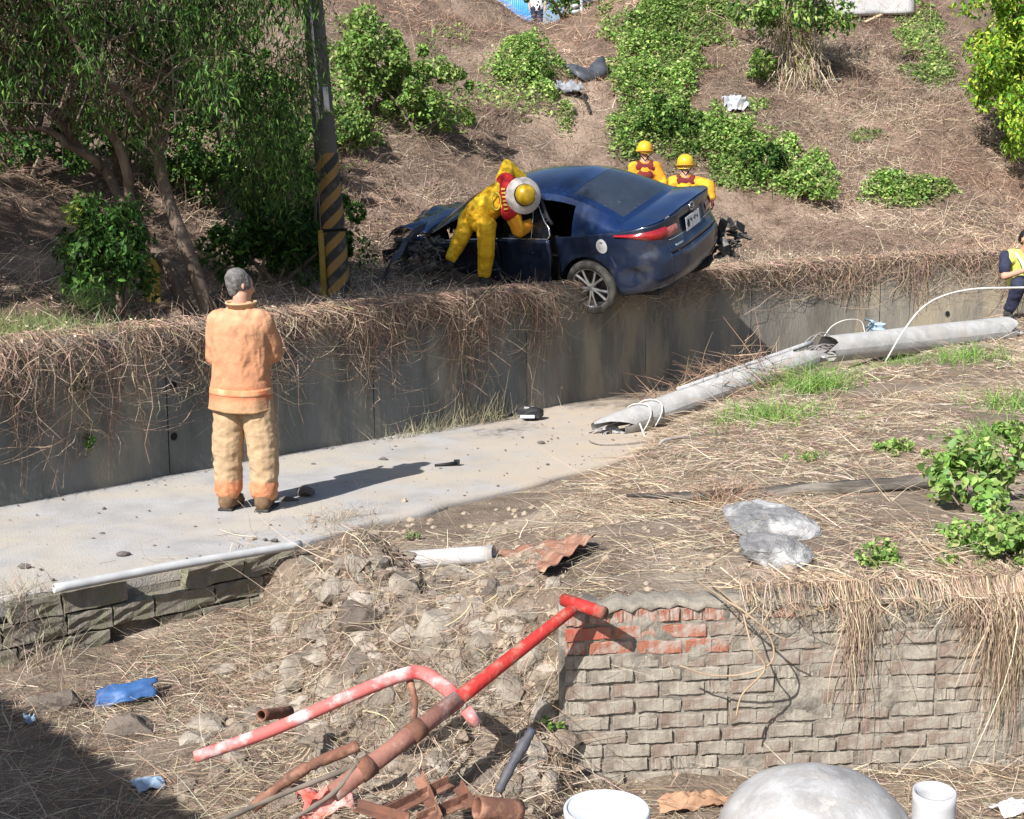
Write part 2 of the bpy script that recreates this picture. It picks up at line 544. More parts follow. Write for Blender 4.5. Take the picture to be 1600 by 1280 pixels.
# ---- ground in front of the retaining wall
gx = np.arange(-7.0, 10.6, 0.06); gy = np.concatenate([np.arange(2.2, 9.0, 0.05), np.arange(9.0, 23.0, 0.09)])
X, Y = np.meshgrid(gx, gy, indexing='ij')
_, A_ = wall_ta(X, Y)
Z = z_front(X, Y)
Z = np.where(A_.reshape(X.shape) > 0.02, -0.3, Z)
V = np.stack([X, Y, Z], -1).reshape(-1, 3)
n, m_ = X.shape
ii, jj = np.meshgrid(np.arange(n - 1), np.arange(m_ - 1), indexing='ij')
a0 = (ii * m_ + jj).ravel()
F = np.stack([a0, a0 + m_, a0 + m_ + 1, a0 + 1], 1)
keep = (A_.reshape(-1)[F] < 0.6).all(1)
ground = quads_mesh('ground', V, F[keep], M_DIRT, smooth=True)
tag(ground, kind='structure')

# ---- the narrow concrete road along the wall
ts = np.arange(-8, 18.01, 0.12)
ss = np.linspace(0.0, 1, 26)
edge = np.interp(ts, [-8, -1.2, .64, 3, 18], [2.15, 2.19, 2.47, 2.5, 2.4]) + 0.05 * vnoise(ts * 2.3, ts * 0, seed=4)
top, P = [], []
for i, t in enumerate(ts):
    row = []
    for s in ss:
        x, y = wall_pt(t, -s * edge[i])
        row.append((x, y, 0.0))
    x, y = wall_pt(t, -edge[i] - 0.01)
    row.append((x, y, -0.03)); row.append((x, y, -0.10))
    P.append(row)
P = np.array(P, float)
P[:, :-2, 2] = 0.008 * fbm(P[:, :-2, 0] * 1.1, P[:, :-2, 1] * 1.1, None, 17, 3)
road = grid('road', P, M_CONC_ROAD, flip=True)
tag(road, kind='structure')

# ---- hillside behind the wall
tt = np.concatenate([np.arange(-8, 22, 0.16), np.arange(22, 41, .8)])
aa = np.concatenate([np.arange(0.02, 4, 0.1), np.arange(4, 13, 0.22), np.arange(13, 20, 1.0), np.arange(20, 120, 10.)])
T_, AA = np.meshgrid(tt, aa, indexing='ij')
x, y = wall_pt(T_, AA)
Z = z_hill(T_, AA)
P = np.stack([x, y, Z], -1)
hillside = grid('hillside', P, M_HILL)
tag(hillside, kind='structure')

# ---- concrete retaining wall: a core, cast panels and weep holes
t0 = wall_pt(4.0)
rw = empty('retaining_wall', (float(t0[0]), float(t0[1]), 0))
tag(rw, 'long grey concrete retaining wall behind the road, overhung with dry vines', 'wall')
off = np.array([t0[0], t0[1], 0.0])
tw = np.arange(-8, 34.01, 0.25)
P = []
for t in tw:
    zt = float(z_top(t))
    row = [(*wall_pt(t, .03), -.4), (*wall_pt(t, .03), zt - .012), (*wall_pt(t, .30), zt - .012), (*wall_pt(t, .30), .2)]
    P.append([[float(c) for c in p] for p in row])
grid('core', np.array(P) - off, M_WALL, rw, smooth=False, flip=True)
k = 0
t = -8.0
while t < 33:
    wdt = 2.35
    for lift in (2,):
        q = np.linspace(t + .004, t + wdt - .004, 9)
        rows = []
        for tq in q:
            zt = float(z_top(tq))
            za, zb = {0: (-.35, .47), 1: (.476, zt), 2: (-.35, zt)}[lift]
            zs = np.linspace(za, zb, 6)
            row = [[*map(float, wall_pt(tq, .028)), za]]
            for z in zs:
                xx, yy = wall_pt(tq, -0.012 * (1 - z / 1.6) - .006 * float(vnoise(np.array([tq * 1.7]), np.array([z * 2]), seed=k)[0]))
                row.append([float(xx), float(yy), z])
            row.append([*map(float, wall_pt(tq, .3 if lift else .028)), zb])
            rows.append(row)
        mt = M_WALL2 if (t > 6.0) else M_WALL
        grid('concrete_panel', np.array(rows) - off, mt, rw, smooth=False, flip=True)
        k += 1
    t += wdt
for px, py in [(271, 682), (270, 603), (1480, 490)]:
    # weep hole pipe ends proud of the face
    Ys = np.linspace(8, 30, 3000)
    pp = np.array([at(px, py, yy) for yy in Ys]); ta, ab = wall_ta(pp[:, 0], pp[:, 1])
    i = np.argmax(ab > -0.02); c = pp[i] - off
    tq = ta[i]; nb = np.array([np.interp(tq, WT, WNB[:, 0]), np.interp(tq, WT, WNB[:, 1]), 0])
    wh = tube('weep_hole', [c - nb * .006, c + nb * .05], .040, M_WALL, rw, 14, hollow=.006)
    V, F = tube_vf([c - nb * .008, c + nb * .04], .0338, 12)
    mesh('drain_mouth', V, F, M_HOLE, wh)

# ---- block wall along the near road edge
bw = empty('block_wall', (-2.2, 7.45, -.3))
tag(bw, 'low wall of mossy grey blocks under the near road edge', 'wall')
offb = np.array([-2.2, 7.45, -.3])
pa, pb = np.array([-4.6, 5.35]), np.array([-1.42, 8.1])
dirb = (pb - pa) / np.linalg.norm(pb - pa); nrm = np.array([dirb[1], -dirb[0]])
Lw = np.linalg.norm(pb - pa)
blk = []
for v in range(4):
    r_ = np.random.default_rng(50 + v)
    V, F = box_vf(-.5, .5, -.05, .06, 0, .118)
    bm = bmesh.new()
    me = bpy.data.meshes.new('block'); me.from_pydata(V, [], F)
    bm.from_mesh(me)
    bmesh.ops.subdivide_edges(bm, edges=bm.edges, cuts=3, use_grid_fill=True)
    for vv in bm.verts:
        nn = Vector((r_.normal() * .004, r_.normal() * .006, r_.normal() * .004))
        if abs(abs(vv.co.x) - .5) < .01: nn.x = r_.normal() * .012
        vv.co += nn
    bm.to_mesh(me); bm.free(); me.materials.append(M_BLOCK)
    blk.append(me)
for row in range(3):
    pos = -0.15 * (row % 2)
    while pos < Lw - .1:
        l = random.uniform(.26, .40)
        if random.random() < .9:
            c = pa + dirb * (pos + l / 2) + nrm * (0.05 + random.uniform(-.008, .012))
            o = bpy.data.objects.new('block', random.choice(blk)); COL.objects.link(o); o.parent = bw
            o.location = Vector((c[0], c[1], -.395 + row * .131)) - Vector(offb)
            o.rotation_euler = (random.uniform(-.03, .03), random.uniform(-.02, .02), math.atan2(dirb[1], dirb[0]) + random.uniform(-.03, .03))
            o.scale = (l - .012, 1, 1)
        pos += l
V, F = box_vf(0, Lw, .02, .16, 0, .36)
m_ = mesh('mortar_core', [np.array([*(pa + dirb * v[0] - nrm * v[1]), v[2] - .42]) - offb for v in V], F, M_MORTAR, bw)
m_.location = (0, 0, 0)

# ---- brick wall in the right foreground
M_BR = [MAT('brick_grey', (.275, .24, .20), (.165, .14, .115), 18, .95, .005, 90, c3=(.33, .30, .25), s3=7, detail=10),
        MAT('brick_brown', (.26, .205, .165), (.165, .12, .10), 16, .95, .005, 90, c3=(.31, .28, .235), s3=8, detail=10),
        MAT('brick_red', (.34, .145, .095), (.25, .09, .06), 14, .93, .005, 90, c3=(.36, .30, .26), s3=9, thr3=(.50, .64)),
        MAT('brick_painted', (.40, .09, .06), (.30, .16, .12), 16, .9, .004, 120)]
bo = np.array([1.4, 5.45, -.34])
brw = empty('brick_wall', tuple(bo))
tag(brw, 'weathered grey-brown brick retaining wall with red bricks at its top left corner', 'wall')
def yb(x): return 5.22 + .10 * (x - .25)
br_mesh = {}
def brick_mesh(v, mi, l):
    """true-size brick: crisp edges, chipped corners, slightly twisted faces"""
    key = (v, mi, round(l, 3))
    if key in br_mesh: return br_mesh[key]
    r_ = np.random.default_rng(80 + v)
    bm = bmesh.new()
    bmesh.ops.create_cube(bm, size=1)
    for vv in bm.verts:
        vv.co.x *= l; vv.co.y *= .10; vv.co.z *= .055
    bmesh.ops.subdivide_edges(bm, edges=[e for e in bm.edges if abs(e.verts[0].co.x - e.verts[1].co.x) > .01], cuts=4)
    bmesh.ops.bevel(bm, geom=list(bm.edges), offset=.0028, segments=1, affect='EDGES')
    for vv in bm.verts:
        c = abs(vv.co.x) > l / 2 - .02
        vv.co.x += r_.normal() * .0016; vv.co.y += r_.normal() * .0024; vv.co.z += r_.normal() * .0018
        if c and r_.random() < .18: vv.co *= .96
        vv.co.z += .003 * math.sin(vv.co.x * 22 + v)
    me = bpy.data.meshes.new('brick'); bm.to_mesh(me); bm.free(); me.materials.append(M_BR[mi])
    br_mesh[key] = me
    return me
courses, ch = 12, .0665
for cidx in range(courses):
    z = -.36 + cidx * ch + ch / 2
    x = .215 - (cidx < 4) * .03 - (cidx % 2) * .0
    first = True
    stop = 2.62 + .06 * math.sin(cidx)
    while x < stop:
        l = .205 if random.random() < .78 else .10
        if first and cidx % 2: l = .10
        first = False
        if cidx == courses - 1: l = .10
        top_left = cidx >= 9 and x < .55
        mi = 0 if random.random() < .55 else 1
        if cidx >= 9 and x < .80 and random.random() < .85 - .5 * (x > .55): mi = 2
        if cidx == 11 and random.random() < .55: mi = 2
        if cidx == 10 and .2 < x < .30: mi = 3
        if not (x > .6 and random.random() < .035):
            o = bpy.data.objects.new('brick', brick_mesh(random.randrange(5), mi, l - .011)); COL.objects.link(o); o.parent = brw
            zz = z + .006 * math.sin(x * 2.3 + cidx)
            rise = .045 * sstep(1.2, 2.6, x)
            o.location = (x + l / 2 - bo[0], yb(x) + .05 + random.uniform(-.004, .005) - bo[1], zz + .0 * rise - bo[2])
            o.scale = (1 - random.uniform(0, .04), 1, 1 - random.uniform(-.02, .07))
            o.rotation_euler = (random.uniform(-.03, .03), random.uniform(-.012, .012), math.atan(.10) + random.uniform(-.015, .015))
        x += l
# mortar: recessed bed with an uneven face
xs = np.linspace(.20, 2.66, 260); zs = np.linspace(-.45, .43, 100)
XX, ZZ = np.meshgrid(xs, zs, indexing='ij')
YY = yb(XX) + .005 + .006 * fbm(XX * 14, ZZ * 22, None, 61, 3) - .014 * sstep(-.05, .8, fbm(XX * 3.2, ZZ * 4.5, None, 63, 3)) * sstep(.35, .6, XX)
PP = np.stack([XX, YY, ZZ], -1)
back = PP[:, -1:].copy(); back[:, :, 1] += .16
PP = np.concatenate([PP, back], 1)
end = PP[:1].copy(); end[:, :, 1] += .2
PP = np.concatenate([end, PP], 0)
grid('mortar_bed', PP - bo, M_MORTAR, brw, smooth=False)
# crumbling cement coping strip and a plain rendered stretch at the right end
V, F = [], []
xs = np.linspace(.30, 2.7, 60)
prof = [(-.012, 0), (-.014, .012), (.0, .028), (.08, .030), (.16, .02)]
P = []
for xx in xs:
    e = .013 * float(fbm(np.array([xx * 22]), np.array([0.]), None, 77, 4)[0])
    P.append([[xx, yb(xx) + py + e, .432 + pz + e] for py, pz in prof])
grid('coping', np.array(P) - bo, M_MORTAR, brw, smooth=False, flip=True)
P = []
for i, f in enumerate(np.linspace(0, 1, 24)):
    xx = 2.60 + f * 1.6; yy = 5.47 + f * .75
    P.append([[xx + .01 * vnoise(np.array([f * 9]), np.array([zz * 8]), seed=5)[0], yy + .02 * fbm(np.array([f * 9]), np.array([zz * 8.]), None, 5, 3)[0] + .02, zz] for zz in np.linspace(-.45, .42 - .02 * f, 14)])
grid('rendered_end', np.array(P) - bo, M_WALL2, brw, smooth=False)

M_STONE_P = MAT('pale_masonry', (.33, .295, .25), (.22, .19, .155), 9, .93, .012, 45, c3=(.22, .19, .155), s3=4)
# freshly exposed, darker soil on the broken slope
_nt = M_DIRT.node_tree; _N, _L = _nt.nodes, _nt.links; _b = _N['Principled BSDF']; _src = _b.inputs['Base Color'].links[0].from_socket
_tc = _N.new('ShaderNodeTexCoord'); _vd = _N.new('ShaderNodeVectorMath'); _vd.operation = 'DISTANCE'; _vd.inputs[1].default_value = (-.55, 5.75, .1); _L.new(_tc.outputs['Object'], _vd.inputs[0])
_nz = _N.new('ShaderNodeTexNoise'); _nz.inputs['Scale'].default_value = 3.5; _nz.inputs['Detail'].default_value = 8; _L.new(_tc.outputs['Object'], _nz.inputs['Vector'])
_ma = _N.new('ShaderNodeMath'); _ma.operation = 'ADD'; _L.new(_vd.outputs['Value'], _ma.inputs[0]); _L.new(_nz.outputs['Fac'], _ma.inputs[1])
_mr = _N.new('ShaderNodeMapRange'); _mr.inputs['From Min'].default_value = 1.75; _mr.inputs['From Max'].default_value = 1.2; _mr.inputs['To Max'].default_value = .85; _L.new(_ma.outputs[0], _mr.inputs['Value'])
_mx = _N.new('ShaderNodeMix'); _mx.data_type = 'RGBA'; _mx.inputs['B'].default_value = (.155, .118, .088, 1); _L.new(_src, _mx.inputs['A']); _L.new(_mr.outputs[0], _mx.inputs['Factor']); _L.new(_mx.outputs['Result'], _b.inputs['Base Color'])
# ---- stones of the rubble slope: pieces of the ground
stone_px = [(560, 960, 52, 34), (630, 915, 44, 26), (500, 985, 46, 30), (690, 985, 52, 40), (750, 1005, 40, 34), (735, 955, 36, 26),
            (640, 1000, 36, 30), (560, 1040, 40, 30), (470, 1050, 44, 34), (520, 920, 36, 26), (600, 1090, 38, 30), (790, 1080, 44, 34),
            (830, 1030, 34, 40), (700, 1190, 46, 30), (760, 1215, 40, 26), (440, 985, 34, 30), (820, 960, 34, 26), (655, 1125, 30, 24),
            (845, 1110, 28, 36), (705, 905, 28, 18), (590, 880, 26, 18), (770, 920, 26, 18), (450, 1100, 36, 24), (540, 1130, 30, 20),
            (835, 1180, 30, 28), (800, 1240, 36, 24), (660, 1240, 30, 20), (615, 1165, 30, 22), (480, 1150, 26, 16), (395, 1120, 30, 18),
            (330, 1140, 26, 18), (480, 880, 22, 16), (760, 870, 22, 14), (860, 1225, 24, 30)]
for i, (px, py, rx, ry) in enumerate(stone_px):
    p = hit(px, py)
    k = p[1] / FPX
    V, F = rock_vf(1.0, 100 + i, rx * k, .75 * rx * k, ry * k, 2, .3)
    o = mesh('stone', V, F, (M_STONE if i % 3 else M_STONE_P) if i % 7 else M_STONE_D, ground, loc=tuple(p - np.array([0, -.10 * rx * k, .12 * ry * k])))
    o.rotation_euler = (random.uniform(-.3, .3), random.uniform(-.3, .3), random.uniform(0, 6))
# small clods and gravel on the slope and bank: too small to pick apart
parts = []
for i in range(1500):
    if i < 900 and i % 2: p = hit(random.uniform(380, 900), random.uniform(840, 1270))
    else: p = None
    if p is None:
        x_ = random.uniform(-1.5, 3.6); y_ = random.uniform(4.6, 9.5); p = np.array([x_, y_, float(t_fast(x_, y_))])
    r_ = random.choice([.008, .012, .016, .025, .035]) * random.uniform(.7, 1.2)
    V, F = rock_vf(r_, i, 1, 1, .7, 1, .4, 3)
    parts.append((V + p, F))
o = multi('gravel', parts, MAT('clod', (.34, .28, .215), (.24, .19, .145), 9, .95))
tag(o, 'loose clods and small gravel strewn over the rubble slope', 'gravel', kind='stuff')

# ---- grit on the road
parts = []
for i in range(520):
    tq = random.uniform(-3, 9); sq = random.uniform(.05, 2.4) if random.random() < .7 else random.choice([random.uniform(.02, .25), random.uniform(2.1, 2.45)])
    x_, y_ = wall_pt(tq, -sq); r_ = random.choice([.004, .005, .007, .010, .015]) * random.uniform(.7, 1.3)
    V, F = rock_vf(r_, 3000 + i, 1, 1, .6, 1, .4, 3); parts.append((V + np.array([float(x_), float(y_), .004]), F))
o = multi('road_grit', parts, MAT('grit', (.20, .17, .14), (.12, .10, .085), 9, .95)); tag(o, 'fine grit and crumbs scattered on the concrete road', 'grit', kind='stuff')

# ---- broken lumps packed into the slope, too many and small to tell apart
parts = []
for i in range(900):
    p = hit(random.gauss(640, 130), random.uniform(860, 1275))
    if not (-1.6 < p[0] < .22 and 4.3 < p[1] < 7.2): continue
    r_ = random.choice([.02, .028, .035, .05, .065]) * random.uniform(.8, 1.25)
    V, F = rock_vf(r_, 900 + i, random.uniform(.8, 1.5), 1, random.uniform(.5, .95), 2 if r_ > .03 else 1, .5, 5)
    parts.append((V + p + np.array([0, r_ * .3, -.1 * r_]), F))
half = len(parts) // 2
o = multi('rubble', parts[:half], MAT('rubble_earth', (.25, .20, .155), (.14, .11, .085), 8, .95, .014, 50, c3=(.33, .28, .225), s3=5))
tag(o, 'earthy rubble lumps packed into the slope left of the brick wall', 'rubble', kind='stuff')
o = multi('rubble', parts[half:], M_STONE)
tag(o, 'greyish rubble stones packed into the slope under the soil mound', 'rubble', kind='stuff')
# roots and dead stems tangled over the slope
n = 3400
P = np.zeros((n, 7, 3))
for i in range(n):
    q = hit(random.gauss(640, 140), random.uniform(830, 1270)); d = np.array([random.gauss(0, .6), random.gauss(-.1, .4), random.gauss(-.25, .5)]); L = random.uniform(.08, .38)
    w = random.uniform(0, 6)
    for k in range(7):
        f = k / 6; P[i, k] = q + d * L * f + np.array([.02 * math.sin(w + 5 * f), -.02 - .03 * math.sin(math.pi * f), .025 * math.cos(w + 4 * f)])
P[:, :, 2] = np.maximum(P[:, :, 2], t_fast(P[:, :, 0], P[:, :, 1]) + .008)
o = paths('dead_roots', P, rng.uniform(.002, .0055, n), pick([(.40, .32, .24), (.30, .23, .17), (.50, .42, .32), (.22, .16, .12)], n), M_STRAW)
tag(o, 'thin roots and dead stems tangled over the rubble slope', 'roots', kind='stuff')

# ================================================================== dry growth (uncountable): straw on the hill, vines on the wall
def hill_straw():
    n = 330000
    t = rng.uniform(-6, 20, n); a = rng.uniform(0, 1, n) ** 1.08 * 13
    x, y = wall_pt(t, a); z = z_hill(t, a)
    P = np.stack([x, y, z], 1)
    px, py, dep = project(P)
    k = (px > -60) & (px < 1660) & (py > -60) & (py < 560)
    # pixel-even thinning: nearer strands fewer per metre are enough
    k &= rng.uniform(size=n) < np.clip(dep / 26, .35, 1)
    k &= ~((t > 6.7) & (t < 9.4) & (a < .9) & (rng.uniform(size=n) < .9))
    feet = (np.abs(px - 738) < 62) & (py > 395) & (py < 470)
    k &= ~(feet & (rng.uniform(size=n) < .85))
    k &= (vnoise(x * 2.6, y * 2.6, seed=52) > rng.uniform(-1.6, .3, n))
    P = P[k]; t = t[k]; a = a[k]; x = x[k]; y = y[k]; n = len(P)
    nb = np.stack([np.interp(t, WT, WNB[:, 0]), np.interp(t, WT, WNB[:, 1]), np.full(n, .0)], 1)
    down = -nb * 0.75 + np.array([0, 0, -.42])
    d = down * rng.uniform(-.5, 1.2, (n, 1)) + rng.normal(size=(n, 3)) * np.array([.75, .75, .35]) + np.array([0, 0, .34])
    d /= np.linalg.norm(d, axis=1)[:, None]
    L = (rng.gamma(2.4, .075, n) + .05) * np.interp(a, [0, .5, 1.2], [.5, .7, 1])
    W = rng.uniform(.004, .0095, n) * np.interp(P[:, 1], [9, 30], [.6, 1.5])
    cv = rng.normal(size=(n, 3)) * .10 + np.array([0, 0, -.16]) * L[:, None] * 2
    c = pick(DRY, n, .2, DRYW)
    patch = fbm(x * .5, y * .5, None, 44, 3)
    c *= (1 + .36 * patch)[:, None]
    dk = (sstep(.05, .55, fbm(x * .75 + 3, y * .75, None, 47, 3)) * rng.uniform(.3, 1, n))[:, None]
    c = c * (1 - dk) + pick([(.22, .145, .11), (.16, .105, .085), (.28, .19, .145)], n, .2) * dk
    red = sstep(.0, .8, fbm(x * .35 + 9, y * .35, None, 45, 2))[:, None]
    c = c * (1 - red) + c * np.array([1.06, .92, .88]) * red
    # trail worn by the falling car, and the pale mown strip on the right lip
    pale = (sstep(14, 16, t) * sstep(2.8, .5, a))[:, None] * .8
    c = c * (1 - pale) + c * np.array([1.3, 1.22, 1.12]) * pale
    # dead leaves caught in the mat
    m = 26000; i = rng.integers(0, n, m)
    lv = leaves('hill_litter', P[i] + rng.normal(size=(m, 3)) * np.array([.05, .05, .02]) + np.array([0, 0, .05]), rng.normal(size=(m, 3)), rng.normal(size=(m, 3)) * .6 + np.array([0, -.4, .8]), rng.uniform(.02, .045, m), np.full(m, .5), np.clip(c[i] * rng.uniform(.7, 1.25, (m, 1)), .01, .8), M_STRAW)
    tag(lv, 'dead curled leaves caught in the dry hillside growth', 'dead leaves', kind='stuff')
    o = strands('hill_straw', P, d, L, W, cv, np.clip(c, .01, .8), M_STRAW)
    tag(o, 'matted dry brown grass and vines covering the hillside', 'dry grass', kind='stuff')
hill_straw()

def dry_scrub():
    # darker thickets of dead brush standing here and there in the mat
    B, D_, L_s = [], [], []
    for i in range(90):
        t = rng.uniform(4, 20); a = rng.uniform(2.5, 11.5); m = int(rng.uniform(90, 260)); sp = rng.uniform(.2, .55)
        tt_ = t + rng.normal(size=m) * sp; aa_ = np.maximum(a + rng.normal(size=m) * sp * .6, .2)
        x, y = wall_pt(tt_, aa_); B.append(np.stack([x, y, z_hill(tt_, aa_)], 1))
        d = rng.normal(size=(m, 3)) * .7 + np.array([0, -.15, .75]); D_.append(d / np.linalg.norm(d, axis=1)[:, None]); L_s.append(rng.gamma(2.5, .09, m) + .05)
    B = np.concatenate(B); d = np.concatenate(D_); L = np.concatenate(L_s); n = len(B)
    o = strands('dry_scrub', B, d, L, rng.uniform(.006, .013, n), rng.normal(size=(n, 3)) * .10 + np.array([0, 0, -.08]), pick([(.20, .135, .105), (.27, .19, .145), (.14, .10, .08), (.36, .27, .2)], n, .2), M_STRAW)
    tag(o, 'dark dead brush standing in clumps on the hillside', 'dry brush', kind='stuff')
dry_scrub()

def wall_vines():
    # hanging dry vines; how far they reach down changes along the wall
    kt = np.array([-6, -.5, .6, 1.6, 2.0, 2.6, 3.0, 3.4, 3.9, 4.3, 4.8, 5.4, 6.0, 6.6, 7.0, 8.2, 9.6, 10.5, 12, 14, 20])
    kl = np.array([.8, .85, .80, .85, .6, .95, 1.05, 1.6, 1.6, 1.1, 1.35, 1.5, 1.0, .45, .35, .28, .28, .38, .5, .6, .65])
    kd = np.array([.75, .75, .7, .75, .6, 1.1, 1.2, 1.4, 1.4, 1.2, 1.4, 1.4, 1., .4, .2, .18, .4, .9, 1., 1.1, 1.1])
    n = 8600
    t = rng.uniform(-5, 20, n); t = t[rng.uniform(size=n) < np.interp(t, kt, kd) / 1.4]; n = len(t)
    clump = .5 + .5 * vnoise(t * 2.2, t * 0, seed=71)
    L = np.interp(t, kt, kl) * rng.beta(1.3, 2.4, n) * 1.75 * (.18 + 1.4 * clump ** 1.8)
    L = np.minimum(L, z_top(t) * .97)
    k = 9
    P = np.zeros((n, k, 3))
    a0 = rng.uniform(.0, .30, n); outb = (rng.gamma(2, .026, n) + .012) * np.interp(t, [6.6, 7.2, 9, 9.6], [1, .25, .25, 1])
    drift = rng.normal(size=n) * .10; wob = rng.uniform(0, 6.3, n); wa = rng.gamma(2, .018, n); wob2 = rng.uniform(0, 6.3, n)
    for j in range(k):
        f = j / (k - 1)
        if j < 2:
            a = a0 * (1 - j / 2.0) + .0; zz = z_top(t) + .02 + .05 * rng.uniform(size=n)
        else:
            g = (j - 1) / (k - 2); a = -outb * (0.5 + .5 * math.sin(math.pi * min(1, g * 1.2))) - .01; zz = z_top(t) + .03 - L * g
        tj = t + drift * f * 1.6 + wa * np.sin(wob + 5 * f) + .5 * wa * np.sin(wob2 + 13 * f)
        x, y = wall_pt(tj, a)
        P[:, j, 0] = x; P[:, j, 1] = y; P[:, j, 2] = zz
    W = rng.uniform(.004, .011, n) * np.interp(t, [0, 12], [.8, 1.3])
    c = pick([(.34, .25, .18), (.27, .19, .15), (.42, .33, .24), (.22, .165, .13), (.36, .23, .18)], n, .2)
    o = paths('hanging_vines', P, W, c, M_STRAW)
    tag(o, 'dry brown vines hanging down over the concrete retaining wall', 'dry vines', kind='stuff')
    # strands that run slantwise through the hanging ones
    m = 2600; tq = rng.uniform(-5, 20, m); cq = .5 + .5 * vnoise(tq * 2.2, tq * 0, seed=71)
    z0 = z_top(tq) - rng.uniform(-.06, .75, m) * np.interp(tq, kt, kl) * (.35 + cq); dt = rng.normal(size=m) * .55; dzz = -np.abs(rng.normal(size=m)) * .22
    Q = np.zeros((m, k, 3))
    for j in range(k):
        f = j / (k - 1); xx, yy = wall_pt(tq + dt * f, -.02 - .10 * np.sin(math.pi * f) * rng.uniform(.2, 1, m))
        Q[:, j] = np.stack([xx, yy, np.maximum(z0 + dzz * f - .25 * np.abs(dt) * f * (1 - f) + .02 * np.sin(wob[:m] + 9 * f), .03)], 1)
    o = paths('slanting_vines', Q, rng.uniform(.003, .008, m), pick([(.36, .27, .2), (.27, .2, .155), (.46, .37, .28)], m, .2), M_STRAW)
    tag(o, 'dry stems crossing slantwise through the hanging wall vines', 'dry vines', kind='stuff')
    # short curly side twigs
    n2 = 18000
    i = rng.integers(0, n, n2); f = rng.uniform(.05, .95, n2)
    j = np.minimum((f * (k - 1)).astype(int), k - 2); g = (f * (k - 1) - j)[:, None]
    B = P[i, j] * (1 - g) + P[i, j + 1] * g
    d = rng.normal(size=(n2, 3)) * np.array([1, .6, .7]) + np.array([.05, -.25, -.35]); d /= np.linalg.norm(d, axis=1)[:, None]
    L2 = rng.gamma(2, .045, n2) + .03
    o = strands('vine_twigs', B, d, L2, rng.uniform(.003, .007, n2), rng.normal(size=(n2, 3)) * .03 + np.array([0, 0, -.03]), pick([(.36, .27, .2), (.28, .2, .16), (.45, .36, .27)], n2, .2), M_STRAW)
    tag(o, 'fine curly dry twigs tangled among the hanging vines', 'dry twigs', kind='stuff')
    # greyish-green wisps growing at the wall foot
    n3 = 600
    t = rng.choice([4.6, 5.2, 5.6, 4.2], n3) + rng.normal(size=n3) * .35
    x, y = wall_pt(t, -rng.uniform(.01, .22, n3))
    B = np.stack([x, y, np.zeros(n3)], 1)
    d = rng.normal(size=(n3, 3)) * .35 + np.array([0, 0, 1]); d /= np.linalg.norm(d, axis=1)[:, None]
    o = strands('foot_grass', B, d, rng.gamma(2.2, .06, n3) * np.exp(-((t - 5) / .9) ** 2) + .05, rng.uniform(.004, .009, n3), rng.normal(size=(n3, 3)) * .08, pick([(.29, .27, .18), (.36, .31, .22), (.21, .21, .13)], n3), M_STRAW)
    tag(o, 'pale wispy grass growing at the foot of the retaining wall', 'grass', kind='stuff')
wall_vines()

def ground_straw():
    n = 560000
    x = rng.uniform(-4.5, 8.2, n); y = 3.6 + rng.uniform(0, 1, n) ** 1.5 * 13
    t, a = wall_ta(x, y); s = -a
    z = z_front(x, y)
    P = np.stack([x, y, z], 1)
    px, py, dep = project(P)
    d_ = x - np.interp(y, _BYs, _BX)
    ye = np.interp(x, _FX, _FY)
    yard = y < ye + .05
    slope = (x > -1.5) & (x < .25) & (y < 7.4)
    dens = np.where(yard, 1.0, np.where(slope, .22, np.where(d_ > .2, .7, np.where(d_ > -.3, .2, .0))))
    dens = dens * np.where((x > .3) & ~yard & (y < 6.6), 2.0, 1)
    dens = dens * (.55 + .6 * (fbm(x * 1.3, y * 1.3, None, 91, 3)))
    dens = dens * np.where((y > 8.2) & ~yard, .95, 1)
    k = (px > -80) & (px < 1760) & (py < 1380) & (rng.uniform(size=n) < dens) & ((s > 2.5) | (d_ > .1))
    P = P[k]; n = len(P); far = P[:, 1]
    yard = yard[k]
    ang = rng.uniform(0, 6.283, n)
    up = rng.gamma(1.5, .16, n) * np.where(yard, 1.15, .9)
    d = np.stack([np.cos(ang), np.sin(ang), up], 1); d /= np.linalg.norm(d, axis=1)[:, None]
    L = rng.gamma(1.6, .07, n) + .03
    W = rng.uniform(.0012, .0034, n) * np.interp(far, [4, 14], [.9, 2.6])
    cv = rng.normal(size=(n, 3)) * .03 + np.array([0, 0, -.05])
    c = pick(PALE + [(.30, .21, .15), (.25, .17, .12)], n, .2)
    P[:, 2] += rng.uniform(0, .012, n)
    o = strands('ground_straw', P, d, L, W, cv, c, M_STRAW)
    tag(o, 'dry straw and dead stalks scattered over the yard and bank', 'straw', kind='stuff')
ground_straw()

